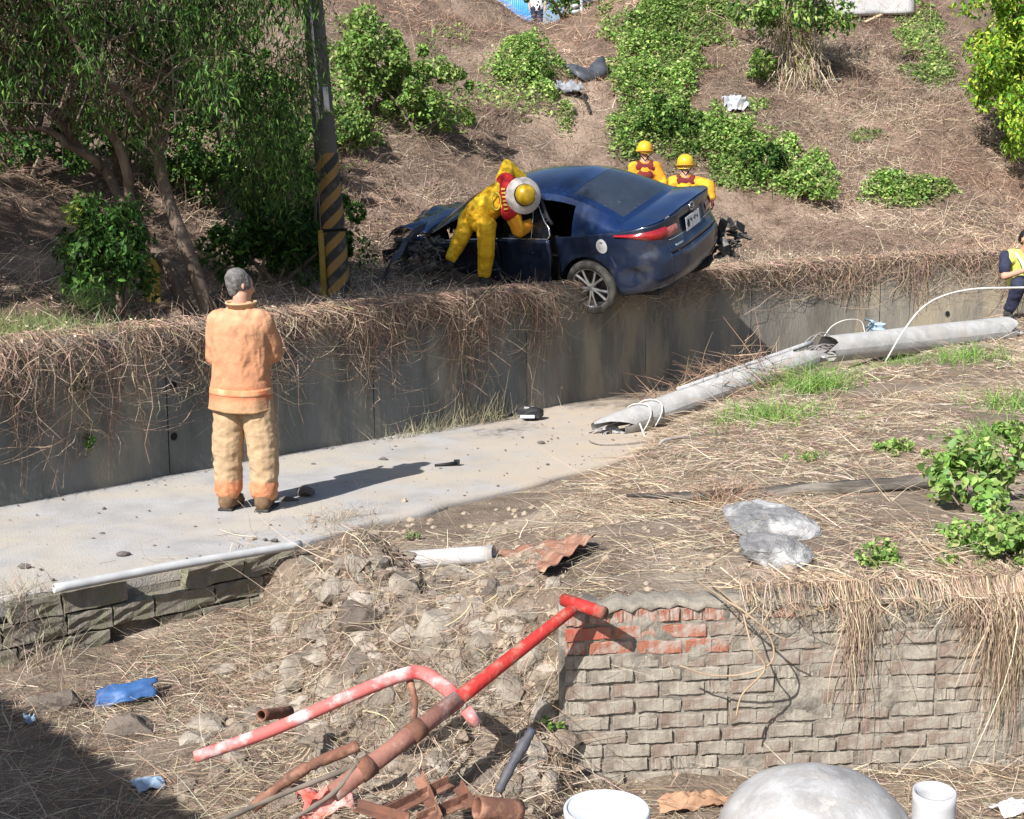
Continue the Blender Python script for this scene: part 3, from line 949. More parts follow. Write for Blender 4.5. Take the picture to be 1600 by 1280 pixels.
def brick_vines():
    # dead vines trailing down over the brick wall, thick in two curtains
    n = 1500
    x = np.concatenate([rng.uniform(.95, 2.7, 500), rng.normal(1.47, .05, 160), rng.normal(2.12, .10, 500), rng.uniform(1.9, 2.5, 340)])
    n = len(x); k = 9
    cur = np.exp(-((x - 1.47) / .07) ** 2) + np.exp(-((x - 2.15) / .16) ** 2)
    L = rng.beta(1.4, 2, n) * (.20 + .62 * cur)
    P = np.zeros((n, k, 3)); ob = rng.gamma(2, .018, n) + .012; dr = rng.normal(size=n) * .07
    w0 = rng.uniform(0, 6.3, n); s0 = rng.uniform(.03, .3, n)
    for j in range(k):
        if j < 3:
            P[:, j, 0] = x - dr * (2 - j) * .6; P[:, j, 1] = yb(x) + s0 * (1 - j / 2); P[:, j, 2] = .49 + .05 * rng.uniform(size=n)
        else:
            g = (j - 2) / (k - 3)
            P[:, j, 0] = x + dr * g + .012 * np.sin(w0 + 6 * g); P[:, j, 1] = yb(x) - .03 - ob * math.sin(math.pi * min(1, .2 + .6 * g)); P[:, j, 2] = .48 - L * g
    o = paths('trailing_vines', P, rng.uniform(.0018, .0048, n), pick([(.44, .34, .24), (.36, .27, .19), (.52, .43, .32), (.28, .2, .15)], n, .2), M_STRAW)
    tag(o, 'dead straw-coloured vines trailing over the brick wall', 'dry vines', kind='stuff')
brick_vines()
# ================================================================== TREES, SHRUBS, GREEN GROWTH
M_BARK = MAT('bark', (.17, .125, .095), (.085, .065, .05), 12, .95, .012, 40, c3=(.24, .19, .15), s3=6, stretch=(1, 1, .3))
M_BARK_D = MAT('dead_twig_bark', (.20, .165, .135), (.12, .10, .08), 9, .95)
M_BARK_R = MAT('grey_brown_stem', (.22, .17, .13), (.13, .10, .08), 10, .95)

def leaf_cloud(centres, radii, n, size, aspect, pal, jit=.22, droop=0.0, shell=.35, flat=1.0, w=None):
    ci = rng.integers(0, len(centres), n)
    v = rng.normal(size=(n, 3)); v /= np.linalg.norm(v, axis=1)[:, None]
    rr = (shell + (1 - shell) * rng.uniform(size=n)) ** .6
    c = centres[ci] + v * (radii[ci] * rr)[:, None] * np.array([1, 1, flat])
    d = v * .6 + rng.normal(size=(n, 3)) * .6 + np.array([0, 0, -droop])
    up = v * .7 + np.array([0, 0, .6]) + rng.normal(size=(n, 3)) * .45
    sz = rng.uniform(.65, 1.35, n) * size
    cols = pick(pal, n, jit, w)
    return c, d, up, sz, np.full(n, aspect), cols

def shrub(name, label, cat, base, h, rx, n, size, pal, aspect=.55, stems=5, group=None, clumps=14, droop=.1):
    """leafy bush: stems from the ground and an uneven mass of leaf clumps"""
    b = np.array(base)
    t = empty(name, tuple(b)); tag(t, label, cat, group)
    parts = []; cs = []; rs = []
    clumps = int(clumps * 1.6); lob = rng.uniform(0, 6.283)
    for i in range(clumps):
        a = rng.uniform(0, 6.283); q = rng.uniform() ** .6 * rx * (.85 + .35 * math.sin(2 * a + lob))
        zz = h * rng.uniform(.12, 1.0) * (1 - .45 * q / rx)
        cs.append((q * math.cos(a), q * math.sin(a), zz)); rs.append(rx * rng.gamma(3, .07))
    for i in range(stems):
        e = np.array(cs[i % clumps]); m = e * .5 + rng.normal(size=3) * .05
        parts.append(tube_vf(spline([(rng.normal() * .03, rng.normal() * .03, -.06), m, e], 6), np.linspace(.018, .006, 7) * (h / .8), 5))
    multi('stem', parts, M_BARK_R, t)
    c, d, up, s, asp, col = leaf_cloud(np.array(cs), np.array(rs), n, size, aspect, pal, droop=droop)
    c[:, 2] = np.maximum(c[:, 2], -.02)
    (broad_leaves if size >= .09 or (size < .07 and n < 3000) else leaves)('foliage', c, d, up, s, asp, col, M_LEAF, t)
    return t

def grass_clump(name, label, base, n, L, W, spread, pal, cat='grass', group=None, lean=(0, 0)):
    b = np.array(base); t = empty(name, tuple(b)); tag(t, label, cat, group)
    p = rng.normal(size=(n, 3)) * np.array([spread, spread, 0])
    p[:, 2] = t_fast(p[:, 0] + b[0], p[:, 1] + b[1]) - b[2] - .01
    d = rng.normal(size=(n, 3)) * .42 + np.array([lean[0], lean[1], 1.0]); d /= np.linalg.norm(d, axis=1)[:, None]
    ln = rng.uniform(.45, 1.1, n) * L
    strands('blades', p, d, ln, rng.uniform(.7, 1.2, n) * W, (d * np.array([1, 1, 0]) * 1.2 + np.array([0, 0, -.35])) * ln[:, None] * .6, pick(pal, n, .2), M_LEAF, t, seg=3)['kind'] = 'stuff'
    return t

BRIGHT = [(.20, .345, .075), (.27, .41, .10), (.145, .27, .055), (.34, .46, .14), (.095, .19, .04), (.30, .34, .14)]
DARKG = [(.055, .13, .03), (.04, .095, .024), (.085, .17, .035), (.115, .22, .045), (.03, .07, .018)]
YELG = [(.34, .48, .05), (.26, .43, .045), (.16, .33, .03), (.44, .52, .08), (.09, .21, .03)]

# ---- creeping green cover on the slope: one uncountable mat
def creepers(tr, ar, n, label):
    ell = [(800, 140, 82, 55, 1.), (760, 150, 34, 30, .8), (850, 150, 30, 30, .8), (885, 185, 22, 26, .6), (1035, 60, 85, 85, 1.), (1010, 130, 62, 75, 1.), (1040, 150, 50, 70, 1.),
           (1090, 20, 60, 34, .9), (1020, 195, 72, 60, 1.), (1085, 225, 80, 52, 1.), (1160, 245, 85, 52, 1.), (1205, 270, 40, 30, .9), (1262, 292, 42, 22, 1.),
           (1400, 312, 75, 14, .7), (1450, 300, 45, 12, .6), (1190, 108, 22, 18, .9), (985, 235, 34, 22, .8), (1345, 215, 30, 12, .25), (1430, 60, 45, 60, .35),
           (1180, 165, 26, 14, .25), (640, 190, 70, 30, .5), (560, 60, 45, 40, .5), (690, 60, 40, 20, .2), (1460, 110, 40, 40, .3), (700, 190, 40, 24, .4)]
    t = rng.uniform(*tr, n); a = rng.uniform(*ar, n)
    x, y = wall_pt(t, a); z = z_hill(t, a)
    P = np.stack([x, y, z], 1)
    px, py, dep = project(P)
    f = fbm(x * 1.6, y * 1.6, None, 66, 3)
    best = np.zeros(n)
    for cx, cy, rx, ry, dn in ell:
        e = 1 - np.sqrt(((px - cx) / rx) ** 2 + ((py - cy) / ry) ** 2) + .35 * f
        best = np.maximum(best, np.clip(e * 2.2, 0, 1) * dn)
    k = rng.uniform(size=n) < best * .9
    P = P[k]; b = best[k]; n = len(P)
    lump = np.clip(.5 + .7 * fbm(P[:, 0] * 2.2, P[:, 1] * 2.2, None, 67, 2), .05, 1.3)
    P[:, 2] += rng.uniform(0, 1, n) ** .7 * .50 * b * lump + .02
    P[:, :2] += rng.normal(size=(n, 2)) * .03
    d = rng.normal(size=(n, 3)) * np.array([1, 1, .5]); up = rng.normal(size=(n, 3)) * .5 + np.array([-.1, -.35, .8])
    c = pick(BRIGHT, n, .25); tone = (1 + .35 * fbm(P[:, 0] * .8, P[:, 1] * .8, None, 68, 2))[:, None]
    o = leaves('green_creepers', P, d, up, rng.uniform(.04, .10, n), np.full(n, .6), np.clip(c * tone, .01, .7), M_LEAF)
    tag(o, label, 'creepers', kind='stuff')
creepers((2, 11.5), (.1, 12.5), 300000, 'green creepers in patches on the slope left of the car')
creepers((11.5, 20), (.1, 12.5), 700000, 'bright green creeper strip running down the slope behind the car')

# ---- shrubs on the hill that stand out one by one
for px, py, h, rx, n, pal, lab in [
        (575, 185, 1.9, 1.0, 5200, BRIGHT, 'tall bright green shrub just right of the striped pole'),
        (650, 205, 1.5, .85, 3600, BRIGHT, 'rounded green shrub on the slope, second to the right of the pole'),
        (540, 240, .9, .7, 2200, BRIGHT, 'low yellowish green shrub close behind the striped pole'),
        (1195, 285, .8, .45, 1500, DARKG, 'small dark glossy shrub in the green creepers right of the car'),
        (1040, 215, .8, .6, 1900, DARKG + BRIGHT[:2], 'dark leafy shrub directly behind the two helmeted rescuers'),
        (1265, 310, .5, .55, 1500, BRIGHT, 'low light green bush at the right end of the creepers'),
        (1190, 125, .55, .35, 700, BRIGHT, 'tiny green bush left of the vine-clad hill tree'),
        (880, 28, 1.5, .95, 3000, DARKG + BRIGHT[:2], 'green bush at the hill crest beside the guardrail'),
        (815, 128, .5, .55, 1500, BRIGHT, 'low bright green bush above the car roof, left of the black debris')]:
    p = hit(px, py); shrub('shrub', lab, 'shrub', p, h, rx, int(n * 1.7), .078, pal, stems=6, clumps=24)

# ---- the forked tree on the terrace, left
def big_tree():
    b = hit(312, 492); Yb = b[1]
    b = at(312, 488, 11.3); b[2] = onground(b[0], b[1]) - .05
    t = empty('forked_tree', tuple(b))
    tag(t, 'leaning forked tree with dark drooping foliage on the terrace behind the firefighter', 'tree')
    def A(px, py, dy): return at(px, py, 11.3 + dy) - b
    limbs = [
        ([(322, 490, 0), (300, 410, 0), (268, 320, .1), (248, 235, .2), (222, 140, .1), (206, 40, 0), (196, -80, -.1), (190, -260, -.2)], .068, .028, 'trunk'),
        ([(305, 492, .05), (262, 420, .1), (212, 340, .2), (160, 265, .3), (95, 195, .35), (25, 110, .4), (-80, -10, .5)], .062, .025, 'trunk'),
        ([(248, 235, .2), (262, 170, .5), (285, 95, .9), (330, 10, 1.2), (380, -120, 1.5)], .05, .02, 'limb'),
        ([(240, 205, .2), (205, 165, -.3), (165, 120, -.6), (110, 60, -.8), (60, -40, -1.0)], .045, .015, 'limb'),
        ([(212, 340, .2), (190, 250, .1), (150, 170, -.1), (120, 80, -.2), (110, -60, -.3)], .05, .018, 'limb'),
        ([(160, 265, .3), (110, 225, .2), (50, 200, .1), (-20, 205, .0)], .04, .015, 'limb'),
        ([(222, 140, .1), (300, 80, .3), (390, 40, .5), (450, -20, .6)], .04, .012, 'limb'),
        ([(206, 40, 0), (270, -20, -.3), (360, -50, -.4)], .035, .012, 'limb'),
        ([(95, 195, .35), (60, 110, .6), (40, 20, .7), (30, -80, .8)], .04, .015, 'limb')]
    ends = []
    for pts, r0, r1, nm in limbs:
        P = spline([A(*p) for p in pts], 26)
        P = P + np.stack([vnoise(np.arange(len(P)) * .5, np.zeros(len(P)), seed=int(pts[0][0]))] * 3, 1) * .02
        tube(nm, P, np.linspace(r0, r1, len(P)), M_BARK, t, 9)
        for q in P[len(P) // 3:]: ends.append(q)
    ends = np.array(ends)
    # bare grey twigs, upper left
    tw = []
    for i in range(170):
        s0 = A(rng.uniform(-20, 300), rng.uniform(-30, 210), rng.uniform(-.9, .3))
        d = rng.normal(size=3) * .4 + np.array([.0, 0, .2])
        tw.append(tube_vf(spline([s0, s0 + d * .35 + rng.normal(size=3) * .08, s0 + d * .7 + rng.normal(size=3) * .12], 8), np.linspace(.008, .003, 9), 4))
    multi('dead_twigs', tw, M_BARK_D, t)
    # crown: drooping sprays
    cl = []
    for i in range(420):
        px = rng.uniform(-90, 480); lim = np.interp(px, [-90, 0, 100, 200, 300, 400, 480], [190, 200, 190, 200, 235, 190, 120])
        py = rng.uniform(-520, lim); dy = rng.normal() * .75
        if 60 < px < 200 and 70 < py < 230 and rng.random() < .55: continue
        if py > -60 and vnoise(np.array([px / 55.]), np.array([py / 55.]), seed=88)[0] < -.28: continue
        cl.append(A(px, py, dy))
    for i in range(22):
        cl.append(A(rng.uniform(370, 475), rng.uniform(130, 300), .8 + rng.normal() * .4))
    cl = np.array(cl)
    n = 98000
    c, d, up, s, asp, col = leaf_cloud(cl, rng.uniform(.16, .38, len(cl)), n, .068, .20, DARKG + [(.16, .29, .06), (.10, .085, .045)], .35, droop=1.1, shell=.0, flat=1.3)
    leaves('crown', c, d, up, s, asp, col, M_LEAF, t)
    # brownish dying sprays on the left
    cl2 = np.array([A(rng.uniform(-80, 230), rng.uniform(-200, 190), rng.normal() * .5) for i in range(70)])
    c, d, up, s, asp, col = leaf_cloud(cl2, rng.uniform(.15, .35, len(cl2)), 7000, .08, .18, [(.20, .14, .09), (.14, .10, .07), (.27, .2, .12)], .25, droop=1.0, shell=0, flat=1.3)
    leaves('dying_sprays', c, d, up, s, asp, col, M_LEAF, t)
big_tree()

# darker bushes beneath and beside the pole
for px, py, Yd, h, rx, n, pal, lab in [
        (425, 345, 13.8, 1.15, .62, 3200, DARKG, 'dark green bush between the forked tree and the striped pole'),
        (470, 320, 14.4, 1.5, .6, 3200, DARKG, 'dark bush touching the left side of the striped pole'),
        (470, 200, 15.0, 1.9, .7, 4200, DARKG + BRIGHT[:3], 'green bush behind the upper pole, left of it'),
        (330, 150, 16.0, 2.2, 1.0, 5200, DARKG + BRIGHT[:2], 'leafy bush on the slope seen through the forked tree'),
        (40, 170, 14.5, 2.2, 1.0, 4200, DARKG, 'dense dark bush on the slope at the far left behind the tree'),
        (190, 130, 15.5, 2.3, 1.0, 4200, DARKG, 'dense dark bush on the slope above the sapling'),
        (420, 90, 17.5, 2.4, 1.0, 4200, DARKG + BRIGHT[:2], 'tall bush high on the slope left of the pole top')]:
    p = at(px, py, Yd); p[2] = onground(p[0], p[1])
    shrub('shrub', lab, 'shrub', p, h, rx, int(n * 1.5), .072, pal, stems=6, clumps=22)

# ---- sapling with a bare stem, left
b = at(185, 485, 10.85); b[2] = onground(b[0], b[1]) - .04
sp = empty('sapling', tuple(b)); tag(sp, 'small dark green sapling with a bare stem at the far left of the wall top', 'sapling')
def A(px, py, dy): return at(px, py, 10.85 + dy) - b
for pts, r in [([(188, 490, 0), (184, 440, 0), (178, 400, .05), (150, 340, .1)], .035), ([(192, 490, .03), (200, 430, .05), (205, 380, .1), (190, 340, .1)], .025)]:
    tube('trunk', spline([A(*p) for p in pts], 14), np.linspace(r, r * .4, len(spline([A(*p) for p in pts], 14))), M_BARK, sp, 7)
cl = np.array([A(np.clip(rng.normal(168, 32), 108, 225), np.clip(rng.normal(385, 30), 325, 445), rng.normal() * .2) for i in range(55)])
c, d, up, s, asp, col = leaf_cloud(cl, rng.uniform(.08, .18, len(cl)), 3800, .075, .4, DARKG + [(.10, .24, .05)], .3, droop=.5, shell=0)
leaves('crown', c, d, up, s, asp, col, M_LEAF, sp)
cl = np.array([A(rng.normal(128, 10), rng.normal(338, 10), 0) for i in range(8)])
c, d, up, s, asp, col = leaf_cloud(cl, np.full(8, .10), 260, .07, .45, [(.30, .36, .08), (.20, .34, .07)], .2, droop=.4, shell=0)
leaves('young_leaves', c, d, up, s, asp, col, M_LEAF, sp)

p = hit(140, 486); grass_clump('grass_clump', 'light green grass tuft at the foot of the small sapling', p, 260, .42, .012, .10, [(.22, .36, .10), (.30, .45, .15)])
n = 9000
tq = rng.uniform(-2.5, 1.3, n); aq = rng.uniform(0, 1.2, n); x, y = wall_pt(tq, aq)
k = rng.uniform(size=n) < np.clip(.4 + fbm(x * 1.5, y * 1.5, None, 29, 2), 0, 1); x, y, tq, aq = x[k], y[k], tq[k], aq[k]; n = len(x)
d = rng.normal(size=(n, 3)) * .6 + np.array([0, 0, .8]); d /= np.linalg.norm(d, axis=1)[:, None]
o = strands('terrace_grass', np.stack([x, y, z_hill(tq, aq)], 1), d, rng.uniform(.05, .16, n), rng.uniform(.004, .009, n), rng.normal(size=(n, 3)) * .03, pick([(.17, .27, .08), (.24, .31, .12), (.33, .3, .17)], n), M_LEAF)
tag(o, 'short green grass on the wall top at the far left', 'grass', kind='stuff')

# ---- vine-clad small tree high on the slope and the bright tree at the right edge
def small_tree(label, base_px, Yd, trunk, r0, clusters, n, size, pal, name, group=None, vine=None):
    b = at(*base_px, Yd); b[2] = onground(b[0], b[1]) - .1
    t = empty(name, tuple(b)); tag(t, label, 'tree', group)
    P = spline([at(px, py, Yd + dy) - b for px, py, dy in trunk], 16)
    P[0] = (0, 0, -.2)
    tube('trunk', P, np.linspace(r0, r0 * .5, len(P)), M_BARK, t, 8)
    lb = []
    cl = np.array([at(px + rng.normal() * sx, py + rng.normal() * sy, Yd + rng.normal() * .5) - b for px, py, sx, sy, k in clusters for _ in range(k)])
    for i in range(0, len(cl), max(1, len(cl) // 10)):
        e = cl[i]; s0 = P[-1 - (i % 4)]
        lb.append(tube_vf(spline([s0, (s0 + e) / 2 + np.array([0, 0, .1]), e], 6), np.linspace(r0 * .4, .012, 7), 5))
    multi('limb', lb, M_BARK, t)
    c, d, up, s, asp, col = leaf_cloud(cl, rng.uniform(.2, .42, len(cl)), n, size, .42, pal, .25, droop=.55, shell=.1)
    leaves('crown', c, d, up, s, asp, col, M_LEAF, t)
    if vine:
        m = 2600
        i = rng.integers(0, len(P), m); B = P[i] + rng.normal(size=(m, 3)) * vine * np.array([1, 1, .3])
        dd = rng.normal(size=(m, 3)) * .4 + np.array([0, -.2, -1]); dd /= np.linalg.norm(dd, axis=1)[:, None]
        strands('dry_vine_cloak', B, dd, rng.uniform(.15, .5, m), np.full(m, .014), rng.normal(size=(m, 3)) * .06, pick(DRY + [(.3, .3, .1)], m, .2), M_STRAW, t)
    return t
pv = hit(1248, 135)
small_tree('small tree cloaked in dry vines near the top of the slope', (1248, 135), pv[1], [(1248, 135, 0), (1246, 90, 0), (1243, 40, 0), (1240, 0, 0), (1236, -40, 0)], .16,
           [(1235, 10, 40, 18, 14), (1200, 20, 20, 16, 6), (1275, 5, 20, 14, 6), (1240, -60, 60, 30, 12)], 3800, .13, BRIGHT + DARKG[:2], 'vine_clad_tree', vine=.22)
pr = hit(1640, 240)
small_tree('bright yellow-green leafy tree cut by the right edge of the photo', (1640, 240), pr[1] - .8, [(1640, 240, 0), (1640, 150, 0), (1638, 60, 0), (1630, -40, 0)], .12,
           [(1560, 110, 22, 40, 10), (1590, 40, 35, 30, 12), (1610, 150, 25, 40, 12), (1590, 200, 16, 14, 5), (1640, 0, 50, 60, 16), (1570, 70, 20, 20, 8), (1660, 120, 40, 60, 10), (1585, -40, 40, 30, 8)], 17000, .11, YELG, 'leafy_tree')

# ---- green plants of the bank, right foreground
shrub('leafy_weed', 'big-leaved bright green weed on the bank near the right edge', 'plant', hit(1520, 790), .34, .32, 800, .055, BRIGHT + [(.26, .42, .16)], .8, stems=7, clumps=14)
shrub('leafy_weed', 'green weed patch against the right edge above the big-leaved weed', 'plant', hit(1595, 740), .34, .40, 1500, .04, BRIGHT, .65, stems=7, clumps=14)
shrub('leafy_weed', 'small round green weed in front of the grey concrete chunks', 'plant', hit(1372, 885), .08, .15, 420, .028, BRIGHT, .7, stems=4, clumps=8)
shrub('leafy_weed', 'tiny green weed above the brick wall, left of the right-hand greenery', 'plant', hit(1478, 893), .09, .08, 160, .028, BRIGHT, .7, stems=3, clumps=5)
shrub('leafy_weed', 'green weed mass hanging over the right end of the brick wall', 'plant', hit(1575, 900), .26, .34, 1700, .036, BRIGHT, .7, stems=6, clumps=18)
shrub('leafy_weed', 'light green weed below the big-leaved weed at the right edge', 'plant', hit(1560, 850), .12, .30, 900, .032, BRIGHT + [(.26, .4, .14)], .7, stems=5, clumps=12)
shrub('leafy_weed', 'low green weed left of the big-leaved weed by the wooden beam', 'plant', hit(1408, 712), .08, .22, 500, .04, BRIGHT, .7, stems=4, clumps=8)
shrub('leafy_weed', 'sparse green sprout on the bank below the fallen pole', 'plant', hit(1255, 720), .08, .16, 150, .028, BRIGHT, .6, stems=4, clumps=6)
shrub('leafy_weed', 'small green plant in the gap left of the brick wall', 'plant', hit(866, 1150), .10, .06, 120, .03, BRIGHT, .7, stems=3, clumps=5)
shrub('leafy_weed', 'tiny weed at the white plastic pipe above the rubble', 'plant', hit(640, 845), .07, .09, 160, .022, [(.2, .28, .1), (.28, .33, .16)], .6, stems=3, clumps=5)
GR = [(.17, .33, .06), (.24, .40, .09), (.30, .42, .14), (.12, .25, .05)]
for px, py, nn, L, sp_, lab in [(1270, 610, 420, .40, .20, 'tall green grass tuft under the middle of the fallen concrete pole'),
                               (1200, 655, 420, .26, .26, 'low green grass patch left of the tall tuft on the bank'),
                               (1515, 560, 300, .26, .20, 'green grass tuft in front of the right half of the fallen pole'),
                               (1400, 570, 160, .16, .22, 'thin yellowish grass along the foot of the fallen pole'),
                               (1590, 640, 260, .30, .20, 'grass tuft at the right edge below the fallen pole'),
                               (1545, 690, 200, .24, .16, 'grass blades rising behind the big-leaved weed')]:
    grass_clump('grass_clump', lab, hit(px, py), nn, L, .008, sp_, GR, group='grass tufts on the bank')
for px, py, lab in [(138, 702, 'small green plant growing on the shaded wall, lower left'), (126, 612, 'dark green leaf cluster hanging on the wall at the far left')]:
    Ys = np.linspace(8, 20, 1500); pp = np.array([at(px, py, yy) for yy in Ys]); ta, ab = wall_ta(pp[:, 0], pp[:, 1]); i_ = np.argmax(ab > -0.03)
    shrub('wall_weed', lab, 'plant', pp[i_], .12, .09, 110, .045, DARKG + BRIGHT[:1], .6, stems=3, clumps=5)
# ================================================================== THE WRECKED CAR  (x forward, y to its left, z up, rear axle at x=0)
M_PAINT = MAT('blue_paint', (.008, .032, .125), (.011, .036, .12), 3, .24, metal=.55, coat=1.0, spec=.5, c3=(.04, .06, .10), s3=5, thr3=(.50, .85), detail=12)
M_PAINT_SC = MAT('scuffed_shaded_blue', (.014, .024, .058), (.022, .034, .07), 4, .30, .004, 7, metal=.45, coat=.7, c3=(.085, .085, .09), s3=4, thr3=(.54, .78), detail=14)  # body blue darkened and greyed for the side in shade, plus scuffs
M_GLASS = MAT('dusty_rear_glass', (.018, .026, .042), (.026, .034, .05), 5, .16, coat=.25, spec=.5, c3=(.09, .10, .115), s3=12, thr3=(.60, .85))
M_SGLASS = MAT('side_glass', (.012, .015, .02), rough=.08, spec=.4)
M_BLACK = MAT('black_plastic', (.012, .012, .014), (.03, .03, .032), 9, .6, .003, 40)
M_ENGINE = MAT('engine_grime', (.03, .03, .033), (.09, .085, .08), 14, .65, .006, 50, c3=(.16, .15, .14), s3=20)
M_TYRE = MAT('dusty_tyre', (.03, .03, .03), (.13, .125, .115), 10, .9, .002, 60, thr=(.3, .7))
M_RIM = MAT('alloy', (.55, .56, .58), (.42, .42, .43), 9, .35, metal=.75)
M_DISC = MAT('brake_dark', (.035, .035, .036), rough=.5, metal=.5)
M_CHROME = MAT('chrome_trim', (.62, .64, .66), rough=.18, metal=.9)
M_TAIL = MAT('red_lens', (.33, .009, .014), (.20, .006, .009), 20, .12, coat=.8, spec=.6)
M_TAIL2 = MAT('pink_clear_lens', (.42, .17, .14), (.30, .06, .05), 22, .15, coat=.6)
M_PLATE = MAT('plate_white', (.78, .79, .80), (.62, .62, .62), 12, .5)
M_INK = MAT('plate_ink', (.03, .035, .04), rough=.6)

# wheel of the rear left corner seen at about (930,447), 14.75 m away
ROLL, PIT, YAW = R(18.5), R(-0.5), R(5.5)
fwd = np.array([-.773, .634, 0]); lft = np.array([-.634, -.773, 0])
fx = Vector(fwd); ly = Vector(lft); uz = Vector((0, 0, 1))
m0 = Matrix.Rotation(YAW, 4, 'Z') @ Matrix((fx, ly, uz)).transposed().to_4x4()
m_rot = m0 @ Matrix.Rotation(-PIT, 4, 'Y') @ Matrix.Rotation(-ROLL, 4, 'X') @ Matrix.Diagonal((.94, .94, .985, 1))
wl = Vector((0, .80, .335))
target = Vector(at(928, 446, 14.72))
car_m = Matrix.Translation(target - (m_rot @ wl)) @ m_rot
car = empty('wrecked_car', matrix=car_m)
tag(car, 'crashed dark blue sedan hanging over the retaining wall with its nose crushed', 'car')

# plan outline of the lower body, from the rear centre round the left corner to the front
th = np.linspace(math.pi / 2, 0, 34)
ne = 2 / 3.4
rear = np.stack([-.45 - .60 * np.sin(th) ** ne, .885 * np.cos(th) ** ne], 1)
xs_ = np.linspace(-.42, 3.15, 90)
wd_ = np.interp(xs_, [-.45, 0, .8, 2.2, 2.83, 3.15], [.885, .905, .915, .91, .90, .87])
PLN = np.vstack([rear, np.stack([xs_, wd_], 1)])
dn = np.gradient(PLN, axis=0); dn /= np.linalg.norm(dn, axis=1)[:, None] + 1e-9
PNR = np.stack([-dn[:, 1], dn[:, 0]], 1)
QQ = np.concatenate([[0], np.cumsum(np.linalg.norm(np.diff(PLN, axis=0), axis=1))])
for i in range(3): PNR[i] = (-1, PNR[i][1] * .3)
PNR[0] = (-1, 0)
Z_S = [.20, .30, .42, .60, .68, .76, .88, .97, 1.06, 1.12]
O_SIDE = [-.075, -.012, .0, .012, .004, -.004, .004, -.012, -.055, -.09]
O_REAR = [-.16, -.05, .02, .035, .012, -.020, -.030, -.035, -.02, -.02]
def x_to_q(x): return float(np.interp(x, xs_, QQ[len(rear):]))
def y_to_q(y): return float(np.interp(y, rear[:, 1], QQ[:len(rear)]))
def S(q, z, off=0.0, sgn=1):
    x = np.interp(q, QQ, PLN[:, 0]); y = np.interp(q, QQ, PLN[:, 1])
    nx = np.interp(q, QQ, PNR[:, 0]); ny = np.interp(q, QQ, PNR[:, 1])
    w = float(sstep(-.35, -.95, x))
    o_ = np.interp(z, Z_S, O_SIDE) * (1 - w) + np.interp(z, Z_S, O_REAR) * w + off
    # dents in the rear quarter and bumper
    o_ -= .055 * math.exp(-((x + .60) / .17) ** 2 - ((z - .52) / .10) ** 2) * (sgn > 0)
    o_ -= .03 * math.exp(-((x + .95) / .10) ** 2 - ((abs(y) - .52) / .12) ** 2 - ((z - .58) / .07) ** 2) * (sgn > 0)
    o_ += .016 * math.sin(11 * q + 16 * z + 2 * math.sin(9 * z)) * math.exp(-((x + .55) / .35) ** 2 - ((z - .5) / .2) ** 2) * (sgn > 0)
    return (x + nx * o_, sgn * (y + ny * o_), z)
def z_sh(q):
    x = np.interp(q, QQ, PLN[:, 0]); y = np.interp(q, QQ, PLN[:, 1])
    side = np.interp(x, [-1.05, -.8, -.5, 0, 1.5, 2.4, 3.15], [1.055, 1.035, 1.0, .965, .93, .91, .80])
    return float(side + .035 * sstep(.8, .2, y) * (x < -.8))
def z_lo(q):
    x = np.interp(q, QQ, PLN[:, 0])
    z = np.interp(x, [-1.05, -.7, -.4, .5, 3.15], [.30, .27, .22, .20, .20])
    for xc in (0.0, 2.83):
        dx = x - xc
        if abs(dx) < .385: z = max(z, .335 + math.sqrt(.385 ** 2 - dx * dx))
    return float(z)

def band(name, q0, q1, zlo, zhi, mat, parent=car, n=30, m=14, off=0.0, sgn=1, thick=0.0, bulge=0.0):
    P = []
    for q in np.linspace(q0, q1, n):
        a, b = zlo(q) if callable(zlo) else zlo, zhi(q) if callable(zhi) else zhi
        P.append([S(q, a + (b - a) * k / (m - 1), off + bulge * math.sin(math.pi * k / (m - 1)), sgn) for k in range(m)])
    o = grid(name, np.array(P), mat, parent, flip=(sgn < 0))
    if thick:
        md = o.modifiers.new('t', 'SOLIDIFY'); md.thickness = thick; md.offset = -1
    return o

qd0 = x_to_q(.36)          # rear door's rear edge
qd1 = x_to_q(1.18); qf1 = x_to_q(2.22)
qEnd = QQ[-1]
q_lid = y_to_q(.66)
# left and right quarters with the rear bumper, in one skin each; the doors are parts of their own
for sg in (1, -1):
    band('quarter_panel', y_to_q(.60), qd0, lambda q: max(z_lo(q), .60 if False else z_lo(q)), z_sh, M_PAINT_SC if sg > 0 else M_PAINT, n=60, m=26, sgn=sg, thick=.01)
    band('front_fender', qf1, qEnd, z_lo, lambda q: z_sh(q) - .02, M_PAINT_SC, n=30, m=12, sgn=sg, thick=.01)
    band('rocker_sill', qd0, qf1, .19, .30, M_BLACK, n=30, m=5, sgn=sg, off=-.03, thick=.01)
    if sg < 0:
        band('rear_door', qd0 + .005, qd1 - .004, .30, z_sh, M_PAINT, n=20, sgn=sg, thick=.01)
        band('front_door', qd1 + .004, qf1 - .005, .30, z_sh, M_PAINT, n=20, sgn=sg, thick=.01)
    band('door_jamb', qd0, qf1, .28, lambda q: z_sh(q) - .01, M_BLACK, n=24, m=8, sgn=sg, off=-.10)
# lower rear bumper: one skin across both corners
P = []
for y in np.linspace(-1, 1, 61):
    q = abs(y) * y_to_q(.61); sg = 1 if y >= 0 else -1
    zl = z_lo(q)
    P.append([S(q, zl + (.655 - zl) * k / 12, 0, sg) for k in range(13)])
bump = grid('rear_bumper', np.array(P), M_PAINT_SC, car, flip=False, thick=.01)
